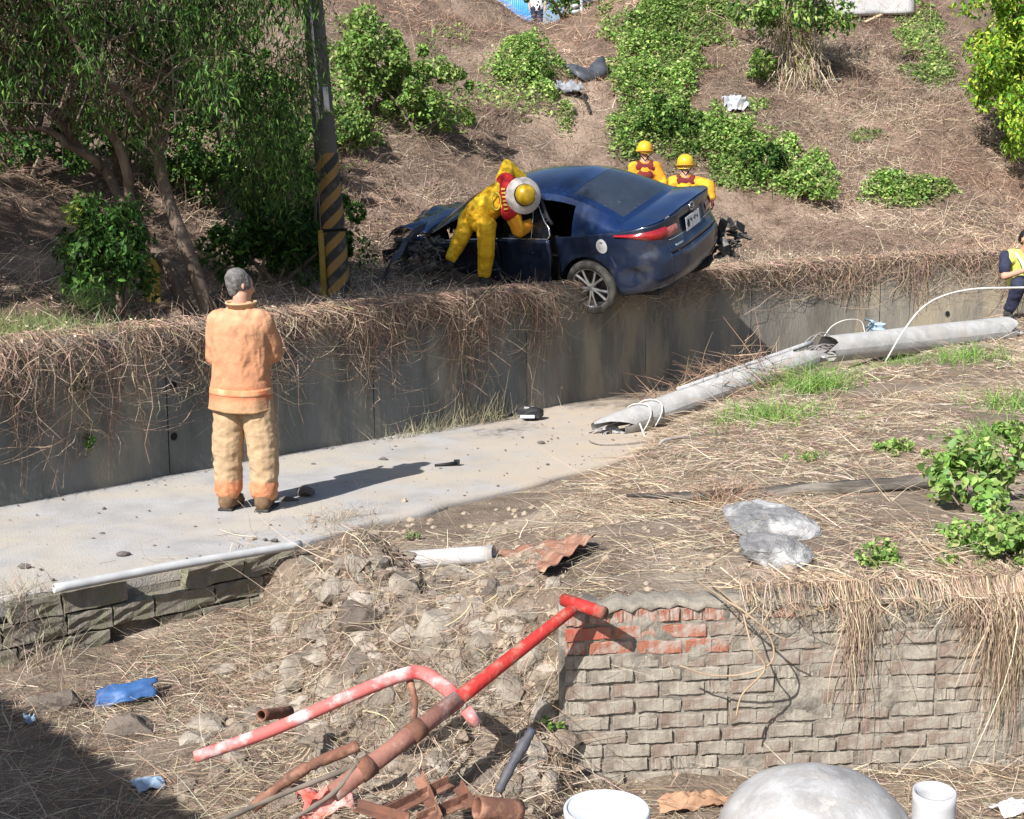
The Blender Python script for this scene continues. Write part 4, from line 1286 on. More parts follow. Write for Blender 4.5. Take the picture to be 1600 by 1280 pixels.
# trunk lid: rear face with the number-plate recess, then the deck
P = []
for y in np.linspace(-1, 1, 49):
    q = abs(y) * y_to_q(.61); sg = 1 if y >= 0 else -1
    zt = z_sh(q)
    row = []
    for k in range(15):
        z = .668 + (zt - .668) * k / 14
        rec = -.02 * float(sstep(.34, .28, abs(y) * .61)) * float(sstep(.74, .77, z) * sstep(1.0, .97, z))
        row.append(S(q, z, rec, sg))
    P.append(row)
lid = grid('trunk_lid', np.array(P), M_PAINT_SC, car, thick=.01)
# fuel filler flap, left quarter
qc, zc = x_to_q(-.26), .845
V, F = [], []
for k in range(20):
    a_ = 2 * math.pi * k / 20
    V.append(S(qc - .072 * math.cos(a_), zc + .085 * math.sin(a_), .012))
V.append(S(qc, zc, .016)); F = [(k, (k + 1) % 20, 20) for k in range(20)]
mesh('fuel_flap', V, F, MAT('dusty_flap', (.50, .51, .52), (.38, .39, .40), 14, .5), car, True)

# greenhouse curves
RX = [2.42, 2.0, 1.6, 1.25, .8, .4, .05, -.25, -.52]
RZ = [.955, 1.135, 1.285, 1.375, 1.405, 1.375, 1.28, 1.16, 1.045]
RY = [.77, .70, .645, .615, .605, .61, .635, .675, .72]
RC = [.05, .085, .10, .085, .075, .085, .09, .075, .05]
_o = np.argsort(RX); RX, RZ, RY, RC = [np.array(v)[_o] for v in (RX, RZ, RY, RC)]
def cub(x, xs, ys):
    # smooth interpolation on the rail stations
    h = np.interp(x, xs, np.arange(len(xs))); i = int(min(max(math.floor(h), 0), len(xs) - 2)); t = h - i
    g = lambda k: ys[min(max(k, 0), len(ys) - 1)]
    p0, p1, p2, p3 = g(i - 1), g(i), g(i + 1), g(i + 2)
    return .5 * (2 * p1 + (p2 - p0) * t + (2 * p0 - 5 * p1 + 4 * p2 - p3) * t * t + (3 * p1 - p0 - 3 * p2 + p3) * t ** 3)
def rail(x): return np.array([x, cub(x, RX, RY), cub(x, RX, RZ)])
def belt(x):
    q = x_to_q(x) if x > -.42 else float(np.interp(-x, -PLN[:len(rear), 0][::-1], QQ[:len(rear)][::-1]))
    return np.array(S(q, z_sh(q)))
def G(x, w, sgn=1, off=0.0):
    b, r = belt(x), rail(x)
    p = b + (r - b) * w
    p[1] += .035 * math.sin(math.pi * w) + off
    return (p[0], sgn * p[1], p[2])
def TOP(x, p, off=0.0):
    r = rail(x); c = cub(x, RX, RC)
    return (x + .10 * (1 - p * p) * (1 if x < .3 else (-1 if x > 1.6 else 0)) * -1 * (abs(x - .95) > .6), p * r[1], r[2] + c * (1 - abs(p) ** 2.4) + off)
def top_patch(name, x0, x1, p0, p1, mat, off=0.0, n=20, m=21, parent=car, thick=0.0):
    P = [[TOP(x, p, off) for p in np.linspace(p0, p1, m)] for x in np.linspace(x0, x1, n)]
    return grid(name, np.array(P), mat, parent, flip=False, thick=thick)
def side_patch(name, x0, x1, w0, w1, mat, sgn=1, off=0.0, n=16, m=8, parent=car, thick=0.0):
    P = [[G(x, (w0(x) if callable(w0) else w0) + ((w1(x) if callable(w1) else w1) - (w0(x) if callable(w0) else w0)) * k / (m - 1), sgn, off) for k in range(m)] for x in np.linspace(x0, x1, n)]
    return grid(name, np.array(P), mat, parent, flip=sgn > 0, thick=thick)
roof = top_patch('roof', .26, 1.60, -1, 1, M_PAINT, n=24)
top_patch('rear_window', -.42, .255, -.86, .86, M_GLASS, n=18)
top_patch('rear_glass_sill', -.52, -.42, -.90, .90, M_PAINT, n=4)
top_patch('windshield', 1.605, 2.40, -.92, .92, M_GLASS, n=12)
for sg in (1, -1):
    top_patch('pillar_edge', -.52, .26, .86 * sg, 1.0 * sg, M_PAINT, m=6)
    top_patch('pillar_edge', 1.60, 2.42, .92 * sg, 1.0 * sg, M_PAINT, m=4)
    side_patch('rear_pillar', -.52, .14, 0, 1, M_PAINT, sg, n=14)
    side_patch('roof_rail', .14, 2.40, .86, 1.0, M_PAINT, sg, n=30, m=4)
    if sg < 0:
        side_patch('side_window', .14, 2.2, .02, .86, M_SGLASS, sg, n=24)
# deck: between rear glass base and tail edge
P = []
for p in np.linspace(-1, 1, 41):
    ap = abs(p); sg = 1 if p >= 0 else -1
    A = np.array([-.50 - .10 * (1 - ap * ap) * -1 * 0, sg * ap * .80, 1.045 + .05 * (1 - ap ** 2.2)]) if ap < .98 else np.array([-.50, sg * .80, 1.02])
    qb = ap ** .85 * x_to_q(-.42)
    B = np.array(S(qb, z_sh(qb), 0, sg))
    if ap > .86:
        A = A + (np.array(S(x_to_q(-.42), z_sh(x_to_q(-.42)), 0, sg)) - A) * ((ap - .86) / .14)
    row = []
    for k in range(12):
        f = k / 11
        pt = A * (1 - f) + B * f
        pt[2] += .022 * math.sin(math.pi * f) * (1 - ap ** 3) + .012 * sstep(.85, 1, f) * (1 - ap ** 2)
        row.append(pt)
    P.append(row)
grid('deck', np.array(P), M_PAINT, lid, flip=False)

# tail lamps wrap the corners; inner lenses sit on the lid
for sg in (1, -1):
    qa, qb = y_to_q(.60), x_to_q(-.42) - .02
    band('tail_light', qa, qb, lambda q: .855 + .09 * sstep(qa + .05, qb, q), lambda q: .980 - .01 * sstep(qa + .1, qb, q), M_TAIL, n=26, m=8, sgn=sg, off=.012, bulge=.022)
    t2 = band('reversing_light', y_to_q(.40), y_to_q(.595), lambda q: .845, lambda q: .965, M_TAIL2, n=10, m=6, sgn=sg, off=.008, bulge=.014)
    band('lamp_trim', y_to_q(.30), y_to_q(.58), .808, .818, M_CHROME, n=10, m=3, sgn=sg, off=.012, thick=.004)
# number plate, its characters and the badge
xr = S(0, .82)[0] - .012
V, F = box_vf(-.004, .0, -.19, .19, -.08, .08)
pl = mesh('number_plate', V, F, M_PLATE, car)
pl.location = (xr - .006, .02, .875); bevel(pl, .004)
ptx = []
ptx.append(box_vf(-.006, -.0045, .095, .15, -.045, .045)); ptx.append(box_vf(-.006, -.0045, .10, .165, -.012, .012))
for i, y in enumerate((.06, .03, -.02, -.055, -.09, -.125)):
    ptx.append(box_vf(-.006, -.0045, y - .011, y + .011, .012 - (i % 2) * .02, .042 - (i % 3) * .008))
multi('plate_marks', ptx, M_INK, pl)
V, F = [], []
ring = [(xr - .005, .058 * math.cos(a), .020 + 1.018 + .040 * math.sin(a)) for a in np.linspace(0, 2 * math.pi, 25)]
bd = tube('badge', ring, .0075, M_CHROME, car, 8, cap=False)
tube('badge_wing', [(xr - .005, .05, 1.05), (xr - .006, .02, 1.037), (xr - .006, 0, 1.018), (xr - .006, -.02, 1.037), (xr - .005, -.05, 1.05)], .006, M_CHROME, bd, 6)
band('script_badge', y_to_q(.34), y_to_q(.50), .715, .738, M_CHROME, n=6, m=3, off=.010, thick=.004)

# left rear door, sprung open a little on its front hinge, with window and chrome line
hinge = np.array(belt(1.18))
dm = Matrix.Translation((1.18, .90, 0)) @ Matrix.Rotation(R(-7.5), 4, 'Z') @ Matrix.Translation((-1.18, -.90, 0))
def door_edge(z): return x_to_q(.36 + .10 * sstep(.85, .3, z))
P = []
for f in np.linspace(0, 1, 18):
    row = []
    for k in range(16):
        z = .28 + (.955 - .28) * k / 15
        q = door_edge(z) + (qd1 - .004 - door_edge(z)) * f
        zz = min(z, z_sh(q)) if k == 15 else z
        row.append(S(q, zz, -.018 * math.exp(-((f - .35) / .2) ** 2 - ((z - .45) / .12) ** 2)))
    P.append(row)
rd = grid('rear_door', np.array(P), M_PAINT_SC, car, thick=.05)
rd.matrix_local = dm
sw = side_patch('door_window', .42, 1.15, .03, lambda x: .30 + .55 * sstep(.36, .72, x), M_SGLASS, 1, -.01, parent=rd)
tr = [G(x, .02, 1, .012) for x in np.linspace(1.16, .40, 10)] + [G(.37, .12, 1, .012)] + [G(x, .30 + .58 * sstep(.36, .72, x), 1, .012) for x in np.linspace(.40, 1.16, 12)]
tube('window_trim', tr, .011, M_CHROME, rd, 6)
tube('quarter_bar', [G(.66, .02, 1, .01), G(.70, .80, 1, .01)], .010, M_CHROME, rd, 6)
fr = [G(x, .36 + .62 * sstep(.30, .72, x), 1, .0) for x in np.linspace(.36, 1.16, 12)]
tube('window_frame', fr, .024, M_BLACK, rd, 6)
V, F = tube_vf([S(x_to_q(.55), .80, .03), S(x_to_q(.64), .805, .045), S(x_to_q(.76), .80, .03)], .013, 8)
mesh('door_handle', V, F, M_PAINT, rd, True)
# left front door, buckled
P = []
for f in np.linspace(0, 1, 18):
    row = []
    q = qd1 + .006 + (qf1 - qd1 - .01) * f
    for k in range(12):
        z = .28 + (z_sh(q) - .28) * k / 11
        row.append(S(q, z, -.07 * math.sin(math.pi * f) * math.sin(math.pi * k / 11) + .02 * math.sin(7 * f + 9 * z)))
    P.append(row)
fd = grid('front_door', np.array(P), M_PAINT_SC, car, thick=.05)
tube('window_trim', [G(x, .02, 1, .012) for x in np.linspace(1.2, 2.2, 10)], .011, M_CHROME, fd, 6)
# rear door opening: black seal round the aperture
tube('door_seal', [S(door_edge(z) - .02, z, -.03) for z in np.linspace(.26, .95, 12)], .02, M_BLACK, car, 8)
# cabin: dark tub, seats, headrests
V, F = box_vf(-.3, 2.3, -.74, .74, .22, .30); cab = mesh('cabin_floor', V, F, M_BLACK, car)
for y in (.36, -.36):
    for x, nm in ((.25, 'rear_seat'), (1.25, 'front_seat')):
        V, F = rock_vf(1, 5, .13, .24, .34, 2, 0, 0); st = mesh(nm, V, F, M_BLACK, car, True); st.location = (x, y, .72)
        V, F = rock_vf(1, 6, .06, .13, .09, 2, 0, 0); mesh('headrest', V, F, M_BLACK, st, True).location = (-.03, 0, .42)
V, F = tube_vf([(1.9 + .05 * math.sin(a), .36 + .18 * math.cos(a), .86 + .17 * math.sin(a)) for a in np.linspace(0, 6.283, 20)], .016, 6, False)
mesh('steering_wheel', V, F, M_BLACK, car, True)

# wheels (rear left hangs in the air; front left crushed askew)
def wheel(loc, camber=0, steer=0, sgn=1):
    w = empty('wheel'); w.parent = car
    w.matrix_local = Matrix.Translation(loc) @ Matrix.Rotation(steer, 4, 'Z') @ Matrix.Rotation(camber, 4, 'X')
    ax = Matrix.Rotation(R(-90) * sgn, 4, 'X')
    V, F = lathe_vf([(.245, -.095), (.285, -.112), (.325, -.10), (.337, -.06), (.337, .06), (.325, .10), (.285, .115), (.245, .098), (.238, .0), (.245, -.095)], 48, ax)
    mesh('tyre', V, F, M_TYRE, w, True)
    V, F = lathe_vf([(.215, -.08), (.226, .02), (.236, .092), (.246, .100), (.247, .090), (.240, -.09), (.215, -.08)], 48, ax)
    mesh('rim', V, F, M_RIM, w, True)
    V, F = lathe_vf([(.0, .0), (.17, .0), (.18, -.01), (.22, -.04)], 32, ax); mesh('brake_disc', V, F, M_DISC, w)
    V, F = lathe_vf([(.0, .088), (.03, .088), (.045, .078), (.05, .04)], 20, ax); mesh('hub_cap', V, F, M_RIM, w, True)
    for k in range(5):
        for da in (-.16, .16):
            a1 = 2 * math.pi * k / 5 + .2
            a2 = a1 + da * 1.55
            p = [(.035 * math.cos(a1 + da * .9), .035 * math.sin(a1 + da * .9), .072), (.12 * math.cos(a1 + da * 1.15), .12 * math.sin(a1 + da * 1.15), .078), (.232 * math.cos(a2), .232 * math.sin(a2), .085)]
            V, F = tube_vf([ax @ Vector(q_) for q_ in p], [.019, .015, .017], 6)
            mesh('spoke', V, F, M_RIM, w)
    return w
wheel((0, .80, .335), R(-4), R(0), 1)
wheel((0, -.80, .335), 0, 0, -1)
wheel((2.62, .70, .36), R(14), R(25), 1)
wheel((2.75, -.80, .40), 0, 0, -1)
# wheel-arch liner and underbody
V, F = box_vf(-.85, 2.5, -.72, .72, .20, .26); mesh('underbody', V, F, M_BLACK, car)
for y in (.62, -.62):
    P = [[(.375 * math.cos(a), y + dy, .335 + .375 * math.sin(a)) for dy in (-.2, 0, .25 if y > 0 else .2)] for a in np.linspace(-.2, math.pi + .2, 18)]
    grid('arch_liner', np.array(P), M_BLACK, car)

# crushed nose: hood folded like a tent, torn fender, engine clutter
rg = np.random.default_rng(5)
P = []
for i, f in enumerate(np.linspace(0, 1, 26)):
    row = []
    for j, p in enumerate(np.linspace(-1, 1, 26)):
        x = 2.40 + .72 * f - .08 * p * f; y = p * (.80 - .06 * f) + .06 * f
        z = .965 + .05 * (1 - p * p) - .04 * f + .10 * math.sin(2.6 * f + .3) * (.6 + .4 * p)
        z += .06 * float(fbm(np.array([x * 3.1]), np.array([y * 2.6]), None, 12, 3)[0]) * (.3 + f)
        z -= .10 * f * f * (1 + .6 * math.sin(5 * p))
        row.append((x, y, z))
    P.append(row)
grid('crumpled_hood', np.array(P), M_PAINT, car, smooth=True, thick=.012)
P = []
for f in np.linspace(0, 1, 16):
    row = []
    for k in range(8):
        g = k / 7
        row.append((2.45 + .55 * f, .80 - .12 * g + .06 * math.sin(8 * f + 3 * g), .93 - .30 * g - .10 * f + .05 * math.sin(11 * f)))
    P.append(row)
grid('torn_fender', np.array(P), M_PAINT, car, thick=.008)
eng = []
for i in range(70):
    c = np.array([rg.uniform(2.5, 3.15), rg.uniform(-.7, .75), rg.uniform(.25, .86)])
    if rg.random() < .55:
        s_ = rg.uniform(.03, .11, 3); V, F = box_vf(-s_[0], s_[0], -s_[1], s_[1], -s_[2], s_[2])
        mr = Matrix.Rotation(rg.uniform(0, 3), 3, rg.normal(size=3).tolist())
        V = [tuple(np.array(mr @ Vector(v)) + c) for v in V]
    else:
        e = c + rg.normal(size=3) * .16; V, F = tube_vf(spline([c, (c + e) / 2 + rg.normal(size=3) * .06, e], 8), rg.uniform(.01, .028), 6)
    eng.append((V, F))
multi('engine_bay_wreckage', eng, M_ENGINE, car)
# torn under-bumper pieces dangling at the right rear
dang = []
for i in range(46):
    c = np.array([rg.uniform(-1.12, -.75), rg.uniform(-1.25, -.70), rg.uniform(.16, .44)])
    s_ = rg.uniform(.015, .07, 3) * np.array([1, 1.5, .25]); V, F = box_vf(-s_[0], s_[0], -s_[1], s_[1], -s_[2], s_[2])
    mr = Matrix.Rotation(rg.uniform(0, 3), 3, rg.normal(size=3).tolist())
    dang.append(([tuple(np.array(mr @ Vector(v)) + c) for v in V], F))
V, F = rock_vf(1, 9, .22, .26, .14, 2, .4, 5); dang.append((V + np.array([-.82, -.35, .24]), F))
multi('dangling_bumper_fragment', dang[::2] + [dang[-1]], M_BLACK, car)
multi('dangling_fitting', dang[1:-1:2], M_ENGINE, car)
# ================================================================== POLES
M_POLE = MAT('shaded_weathered_pole', (.13, .12, .11), (.08, .075, .07), 5, .9, .004, 40, stretch=(1, 1, .2))  # grey darkened to put the pole's shade into its colour
M_FALLEN = MAT('fallen_pole_concrete', (.40, .40, .395), (.28, .28, .275), 7, .9, .006, 50, c3=(.33, .31, .285), s3=5, thr3=(.50, .68), detail=11)
M_CRACK = MAT('broken_concrete', (.46, .46, .46), (.30, .30, .30), 15, .95, .015, 40)
M_STEEL = MAT('rusty_strand', (.25, .22, .20), (.34, .33, .33), 20, .7, metal=.3)
M_CABLE = MAT('pale_cable', (.62, .61, .58), (.5, .48, .45), 12, .6)
M_YEL = MAT('yellow_guard', (.38, .25, .045), (.26, .18, .045), 9, .7)
M_WHITE = MAT('white_notice', (.70, .70, .70), (.55, .55, .55), 9, .7)
# striped utility pole
Yp = 13.4
b = at(530, 452, Yp); b[2] = onground(b[0], b[1]) - .05
up_ = empty('utility_pole', tuple(b)); tag(up_, 'leaning grey utility pole with worn yellow and black warning stripes', 'utility pole')
top_ = at(477, -120, Yp)
ax_ = (top_ - b); Lp = np.linalg.norm(ax_); ax_ /= Lp
pu, pv_ = frame_of(ax_)
def pole_pt(h, ang, off=0.0):
    r = .128 - .007 * h + off
    return ax_ * h + r * (math.cos(ang) * pu + math.sin(ang) * pv_)
tube('shaft', [ax_ * h for h in np.linspace(-.1, Lp, 12)], [.128 - .007 * h for h in np.linspace(-.1, Lp, 12)], M_POLE, up_, 24)
# printed warning sheet wrapped round the foot: diagonal bands, worn
m, nt, bs = new_mat('warning_stripes'); N, L = nt.nodes, nt.links
uv = N.new('ShaderNodeAttribute'); uv.attribute_name = 'Col'
sp_ = N.new('ShaderNodeSeparateColor'); L.new(uv.outputs['Color'], sp_.inputs[0])
ad = N.new('ShaderNodeMath'); ad.operation = 'ADD'; L.new(sp_.outputs[0], ad.inputs[0]); L.new(sp_.outputs[1], ad.inputs[1])
fr_ = N.new('ShaderNodeMath'); fr_.operation = 'FRACT'; L.new(ad.outputs[0], fr_.inputs[0])
gt = N.new('ShaderNodeMath'); gt.operation = 'GREATER_THAN'; gt.inputs[1].default_value = .48; L.new(fr_.outputs[0], gt.inputs[0])
mx = N.new('ShaderNodeMix'); mx.data_type = 'RGBA'; mx.inputs['A'].default_value = (.30, .165, .045, 1); mx.inputs['B'].default_value = (.03, .028, .026, 1)
L.new(gt.outputs[0], mx.inputs['Factor'])
nz = N.new('ShaderNodeTexNoise'); nz.inputs['Scale'].default_value = 9; nz.inputs['Detail'].default_value = 8
tcn = N.new('ShaderNodeTexCoord'); L.new(tcn.outputs['Object'], nz.inputs['Vector'])
rr = N.new('ShaderNodeMapRange'); rr.inputs['From Min'].default_value = .5; rr.inputs['From Max'].default_value = .72; rr.inputs['To Max'].default_value = .6
L.new(nz.outputs['Fac'], rr.inputs['Value'])
m2 = N.new('ShaderNodeMix'); m2.data_type = 'RGBA'; m2.inputs['B'].default_value = (.17, .14, .10, 1); L.new(mx.outputs['Result'], m2.inputs['A']); L.new(rr.outputs[0], m2.inputs['Factor'])
L.new(m2.outputs['Result'], bs.inputs['Base Color']); bs.inputs['Roughness'].default_value = .75
def sheet(name, h0, h1, par):
    V, F, C = [], [], []
    na, nh = 40, 26
    for i in range(na + 1):
        a = 2 * math.pi * i / na
        for j in range(nh):
            h = h0 + (h1 - h0) * j / (nh - 1)
            V.append(pole_pt(h, a, .004 + .002 * math.sin(5 * a + 9 * h))); C.append((i / na * 3.0, h * 4.6 + 10, 0))
    for i in range(na):
        for j in range(nh - 1):
            q = i * nh + j; F.append((q, q + nh, q + nh + 1, q + 1))
    return quads_mesh(name, np.array(V), np.array(F), m, par, np.array(C))
sheet('striped_sheet', .02, .72, up_); sheet('striped_sheet', .76, 1.52, up_)
tube('strap', [pole_pt(.74, a, .012) for a in np.linspace(0, 6.283, 30)], .016, M_HOLE, up_, 6, cap=False)
camdir = -b / np.linalg.norm(b)
a_front = math.atan2(np.dot(camdir, pv_), np.dot(camdir, pu))
for da, h0, h1, w in [(.45, 1.93, 2.18, .5), (-.42, 1.86, 2.07, .34), ]:
    for sgn in ((1,) if True else ()):
        P = [[pole_pt(h, a_front + da * -1 + w * (k / 6 - .5), .006) for h in np.linspace(h0, h1, 4)] for k in range(7)]
        # pick the side that faces left in the picture for the larger notice
        grid('paper_notice', np.array(P), M_WHITE, up_, thick=.002)
tube('conduit', [pole_pt(h, a_front + .2, .02) for h in np.linspace(2.0, Lp, 10)], .014, M_CABLE, up_, 6)
# yellow guy-wire guard beside the pole
g = at(507, 445, Yp - .1); g[2] = onground(g[0], g[1]) - .05
gw = empty('guy_wire', tuple(g)); tag(gw, 'yellow plastic guy-wire guard standing beside the striped pole', 'guy wire')
tube('guard', [np.array([0, 0, 0]), at(503, 392, Yp - .1) - g, at(501, 360, Yp - .1) - g], [.035, .033, .03], M_YEL, gw, 12)
tube('wire', [at(501, 360, Yp - .1) - g, at(490, 120, Yp) - g], .006, M_STEEL, gw, 5)
# two yellow bits behind the forked tree: a marker post and a bag
g = at(240, 455, 12.4); g[2] = onground(g[0], g[1])
yb_ = empty('marker_post', tuple(g)); tag(yb_, 'short faded yellow marker post behind the forked tree trunk', 'post')
V, F = box_vf(-.07, .07, -.02, .02, -.05, .42); bevel(mesh('board', V, F, M_YEL, yb_), .012)
tube('stake', [(-.09, .02, -.05), (-.10, .02, .25)], .012, M_BARK_D, yb_, 6)
g = at(226, 487, 11.2); g[2] = onground(g[0], g[1]) - .05
st_ = empty('stake', tuple(g)); tag(st_, 'thin pale wooden stake between the sapling and the forked tree', 'stake')
tube('rod', [(0, 0, 0), (.01, 0, .3), (.02, .01, .42)], [.014, .012, .010], M_BARK_D, st_, 6)

# fallen concrete pole: snapped in two, strands still joining the halves
def gpt(px, py, Yd, lift):
    p = at(px, py, Yd); p[2] = onground(p[0], p[1]) + lift; return p
def along(px, py, lift):
    h_ = hit(px, py + 22); return at(px, py, h_[1] + .05)
A0, A1 = at(958, 668, 12.55), at(1262, 558, 14.1)
B0, B1 = at(1292, 546, 14.25), at(1572, 516, 15.6)
fp = empty('fallen_pole', (float(A0[0]), float(A0[1]), float(A0[2] - .13)))
tag(fp, 'broken white concrete utility pole lying across the bank with bent cables', 'fallen pole')
fo = np.array(fp.location)
def rough_tube(name, p, q, r0, r1, mat, n=26, ns=22, ragged=.0, seed=1):
    P = []
    d = (q - p); u_, v_ = frame_of(d)
    for i in range(n):
        f = i / (n - 1); row = []
        for j in range(ns + 1):
            a = 2 * math.pi * j / ns
            r = (r0 + (r1 - r0) * f) * (1 + .02 * vnoise(np.array([f * 9]), np.array([a * 2]), seed=seed)[0])
            e = ragged * (vnoise(np.array([a * 1.6]), np.array([seed * 3.1]), seed=seed + 7)[0]) * ((1 - f) ** 8 + f ** 8)
            row.append(p + d * f + d / np.linalg.norm(d) * e + r * (math.cos(a) * u_ + math.sin(a) * v_) - fo)
        P.append(row)
    return grid(name, np.array(P), mat, fp, flip=True)
rough_tube('lower_shaft', A0, A1, .130, .142, M_FALLEN, ragged=.40, seed=3)
rough_tube('upper_shaft', B0, B1, .150, .168, M_FALLEN, ragged=.14, seed=5)
for c, r_, nm in [(A1 * .6 + B0 * .4 + np.array([0, 0, -.04]), .13, 'broken_joint'), (B1 + np.array([.08, .03, -.03]), .14, 'shattered_end'), (A0 + np.array([.02, .03, -.05]), .095, 'shattered_end')]:
    V, F = rock_vf(r_, 40, 1.35, .8, .65, 3, .7, 7); mesh(nm, V + c - fo, F, M_CRACK, fp)
for i in range(6):
    o_ = rng.normal(size=3) * np.array([.03, .05, .04])
    tube('steel_strand', spline([A1 - (A1 - A0) * .06 + o_ - fo, (A1 + B0) / 2 + o_ + np.array([0, 0, .05 + .03 * i]) - fo, B0 + (B1 - B0) * .06 + o_ - fo], 10), .008, M_STEEL, fp, 5)
for i in range(5):
    e = A0 + np.array([-.18 - .05 * i, -.12 + .05 * i, -.11]) + rng.normal(size=3) * .02
    tube('steel_strand', spline([A0 + rng.normal(size=3) * .06 - fo, (A0 + e) / 2 + np.array([0, 0, .02]) - fo, e - fo], 8), .009, M_STEEL, fp, 5)
d_ = (A1 - A0) / np.linalg.norm(A1 - A0); u_, v_ = frame_of(d_)
tube('split_cover', [A0 + d_ * s_ + u_ * -.02 + np.array([-.02, -.02, .138]) - fo for s_ in np.linspace(.9, 2.9, 12)], .028, M_CRACK, fp, 6)
for s_ in (.35, .5):
    c = A0 + d_ * s_
    tube('hanging_loop', [c + .15 * (math.cos(a) * u_ + math.sin(a) * v_) + d_ * .06 * math.sin(2 * a) - fo for a in np.linspace(0, 6.283, 22)], .007, M_CABLE, fp, 5)
tube('hanging_loop', spline([A0 + np.array(p) - fo for p in [(.25, -.13, .06), (.32, -.2, -.08), (.5, -.22, -.10), (.66, -.16, -.08), (.70, -.12, .05)]], 16), .008, M_CABLE, fp, 6)
# pale cable arching in front of the policeman
cb = spline([at(1383, 566, 14.0), at(1410, 520, 14.0), at(1440, 482, 14.1), (at(1475, 462, 14.3)), at(1520, 452, 14.5), at(1570, 450, 14.6), at(1640, 449, 14.7)], 40)
o = tube('pale_cable', cb, np.linspace(.009, .013, len(cb)), M_CABLE, None, 8)
tag(o, 'pale bent cable arching up from the fallen pole to the right edge', 'cable')
cb = spline([at(1285, 530, 14.4), at(1300, 510, 14.4), at(1322, 500, 14.4), at(1345, 502, 14.5), at(1352, 522, 14.5)], 24)
o = tube('thin_cable', cb, .006, M_CABLE, None, 6); tag(o, 'thin wire loop arching over the snapped middle of the fallen pole', 'wire')
# conduit remains below the pole's tip
g = hit(1040, 700)
mb = empty('metal_bracket', tuple(g)); tag(mb, 'bent grey metal bracket lying below the tip of the fallen pole', 'bracket')
tube('rail', spline([np.array(q) for q in [(-.06, 0, .02), (.0, .0, .07), (.25, .1, .09), (.42, .2, .12)]], 14), .016, M_STEEL, mb, 6)
tube('rail', spline([np.array(q) for q in [(-.02, -.08, .01), (.2, .0, .02), (.40, .12, .05), (.46, .2, .12)]], 14), .014, M_STEEL, mb, 6)
g = hit(930, 695)
o = tube('steel_wire', spline([g + np.array(q) for q in [(-.05, .1, .02), (.05, -.05, .015), (.3, -.02, .015), (.55, .12, .02)]], 20), .008, M_STEEL, None, 5)
tag(o, 'rusty wire on the dirt at the tip of the fallen pole', 'wire')
# ================================================================== PEOPLE  (local frame: x to the right of the picture, y away, z up)
def cap_vf(a, b, ra, rb, k1=1.0, k2=1.0, e1=(1, 0, 0), n=14):
    """tapered limb with rounded ends; k1/k2 squash across e1 / the other side"""
    a = np.array(a, float); b = np.array(b, float); d = b - a; L = np.linalg.norm(d)
    d = d / L if L > 1e-6 else np.array([0, 0, 1.0])
    e = np.array(e1, float); e = e - d * (e @ d)
    if np.linalg.norm(e) < 1e-3: e, _ = frame_of(d)
    e /= np.linalg.norm(e); f = np.cross(d, e)
    rings = []
    for s in (-80, -50, -20): rings.append((a + d * ra * math.sin(R(s)) * min(k1, k2, 1), ra * math.cos(R(s))))
    rings.append((a, ra))
    rings.append((b, rb))
    for s in (20, 50, 80): rings.append((b + d * rb * math.sin(R(s)) * min(k1, k2, 1), rb * math.cos(R(s))))
    V, F = [], []
    for c, r in rings:
        for j in range(n):
            t = 2 * math.pi * j / n
            V.append(c + r * (k1 * math.cos(t) * e + k2 * math.sin(t) * f))
    m = len(rings)
    for i in range(m - 1):
        for j in range(n):
            F.append((i * n + j, i * n + (j + 1) % n, (i + 1) * n + (j + 1) % n, (i + 1) * n + j))
    F.append(tuple(range(n))[::-1]); F.append(tuple((m - 1) * n + j for j in range(n)))
    return V, F

def flesh(name, caps, mat, parent, voxel=.012, smooth=4, folds=0.0, ffreq=9.0, fstretch=(1, 1, 1), seed=0):
    """overlapping limbs fused into one continuous skin"""
    V, F = [], []
    for c in caps:
        v, f = cap_vf(*c) if not isinstance(c, dict) else cap_vf(**c)
        b0 = len(V); V += [tuple(p) for p in v]; F += [tuple(i + b0 for i in q) for q in f]
    me = bpy.data.meshes.new('tmp'); me.from_pydata(V, [], F); me.update()
    ob = bpy.data.objects.new('tmp', me); COL.objects.link(ob)
    r = ob.modifiers.new('r', 'REMESH'); r.mode = 'VOXEL'; r.voxel_size = voxel
    if smooth:
        sm = ob.modifiers.new('s', 'SMOOTH'); sm.factor = .5; sm.iterations = smooth
    dg = bpy.context.evaluated_depsgraph_get()
    m2 = bpy.data.meshes.new_from_object(ob.evaluated_get(dg)); m2.name = name
    bpy.data.objects.remove(ob); bpy.data.meshes.remove(me)
    if folds:
        n = len(m2.vertices); co = np.zeros(n * 3, np.float32); no = np.zeros(n * 3, np.float32)
        m2.vertices.foreach_get('co', co); m2.vertices.foreach_get('normal', no)
        co = co.reshape(-1, 3); no = no.reshape(-1, 3); q = co * np.array(fstretch) * ffreq
        h = 1 - 2 * np.abs(fbm(q[:, 0], q[:, 1], q[:, 2], seed, 3))
        co = co + no * (folds * h)[:, None]
        m2.vertices.foreach_set('co', co.astype(np.float32).ravel()); m2.update()
    return link(name, m2, mat, parent, True)

M_SKIN = MAT('skin', (.46, .27, .19), (.40, .22, .15), 8, .55)
M_HAIR_G = MAT('greying_hair', (.075, .07, .068), (.17, .165, .16), 40, .8, .004, 90)
M_HAIR = MAT('black_hair', (.012, .010, .010), rough=.6)
M_GLOVE = MAT('grey_glove', (.36, .36, .36), (.25, .25, .25), 20, .85)
M_BOOT = MAT('black_boot', (.018, .018, .018), (.05, .047, .044), 15, .7)
M_HELM_Y = MAT('yellow_helmet', (.62, .40, .02), (.52, .32, .02), 5, .35, coat=.3)
M_BRIM = MAT('pale_brim', (.50, .46, .44), (.42, .37, .35), 6, .7)

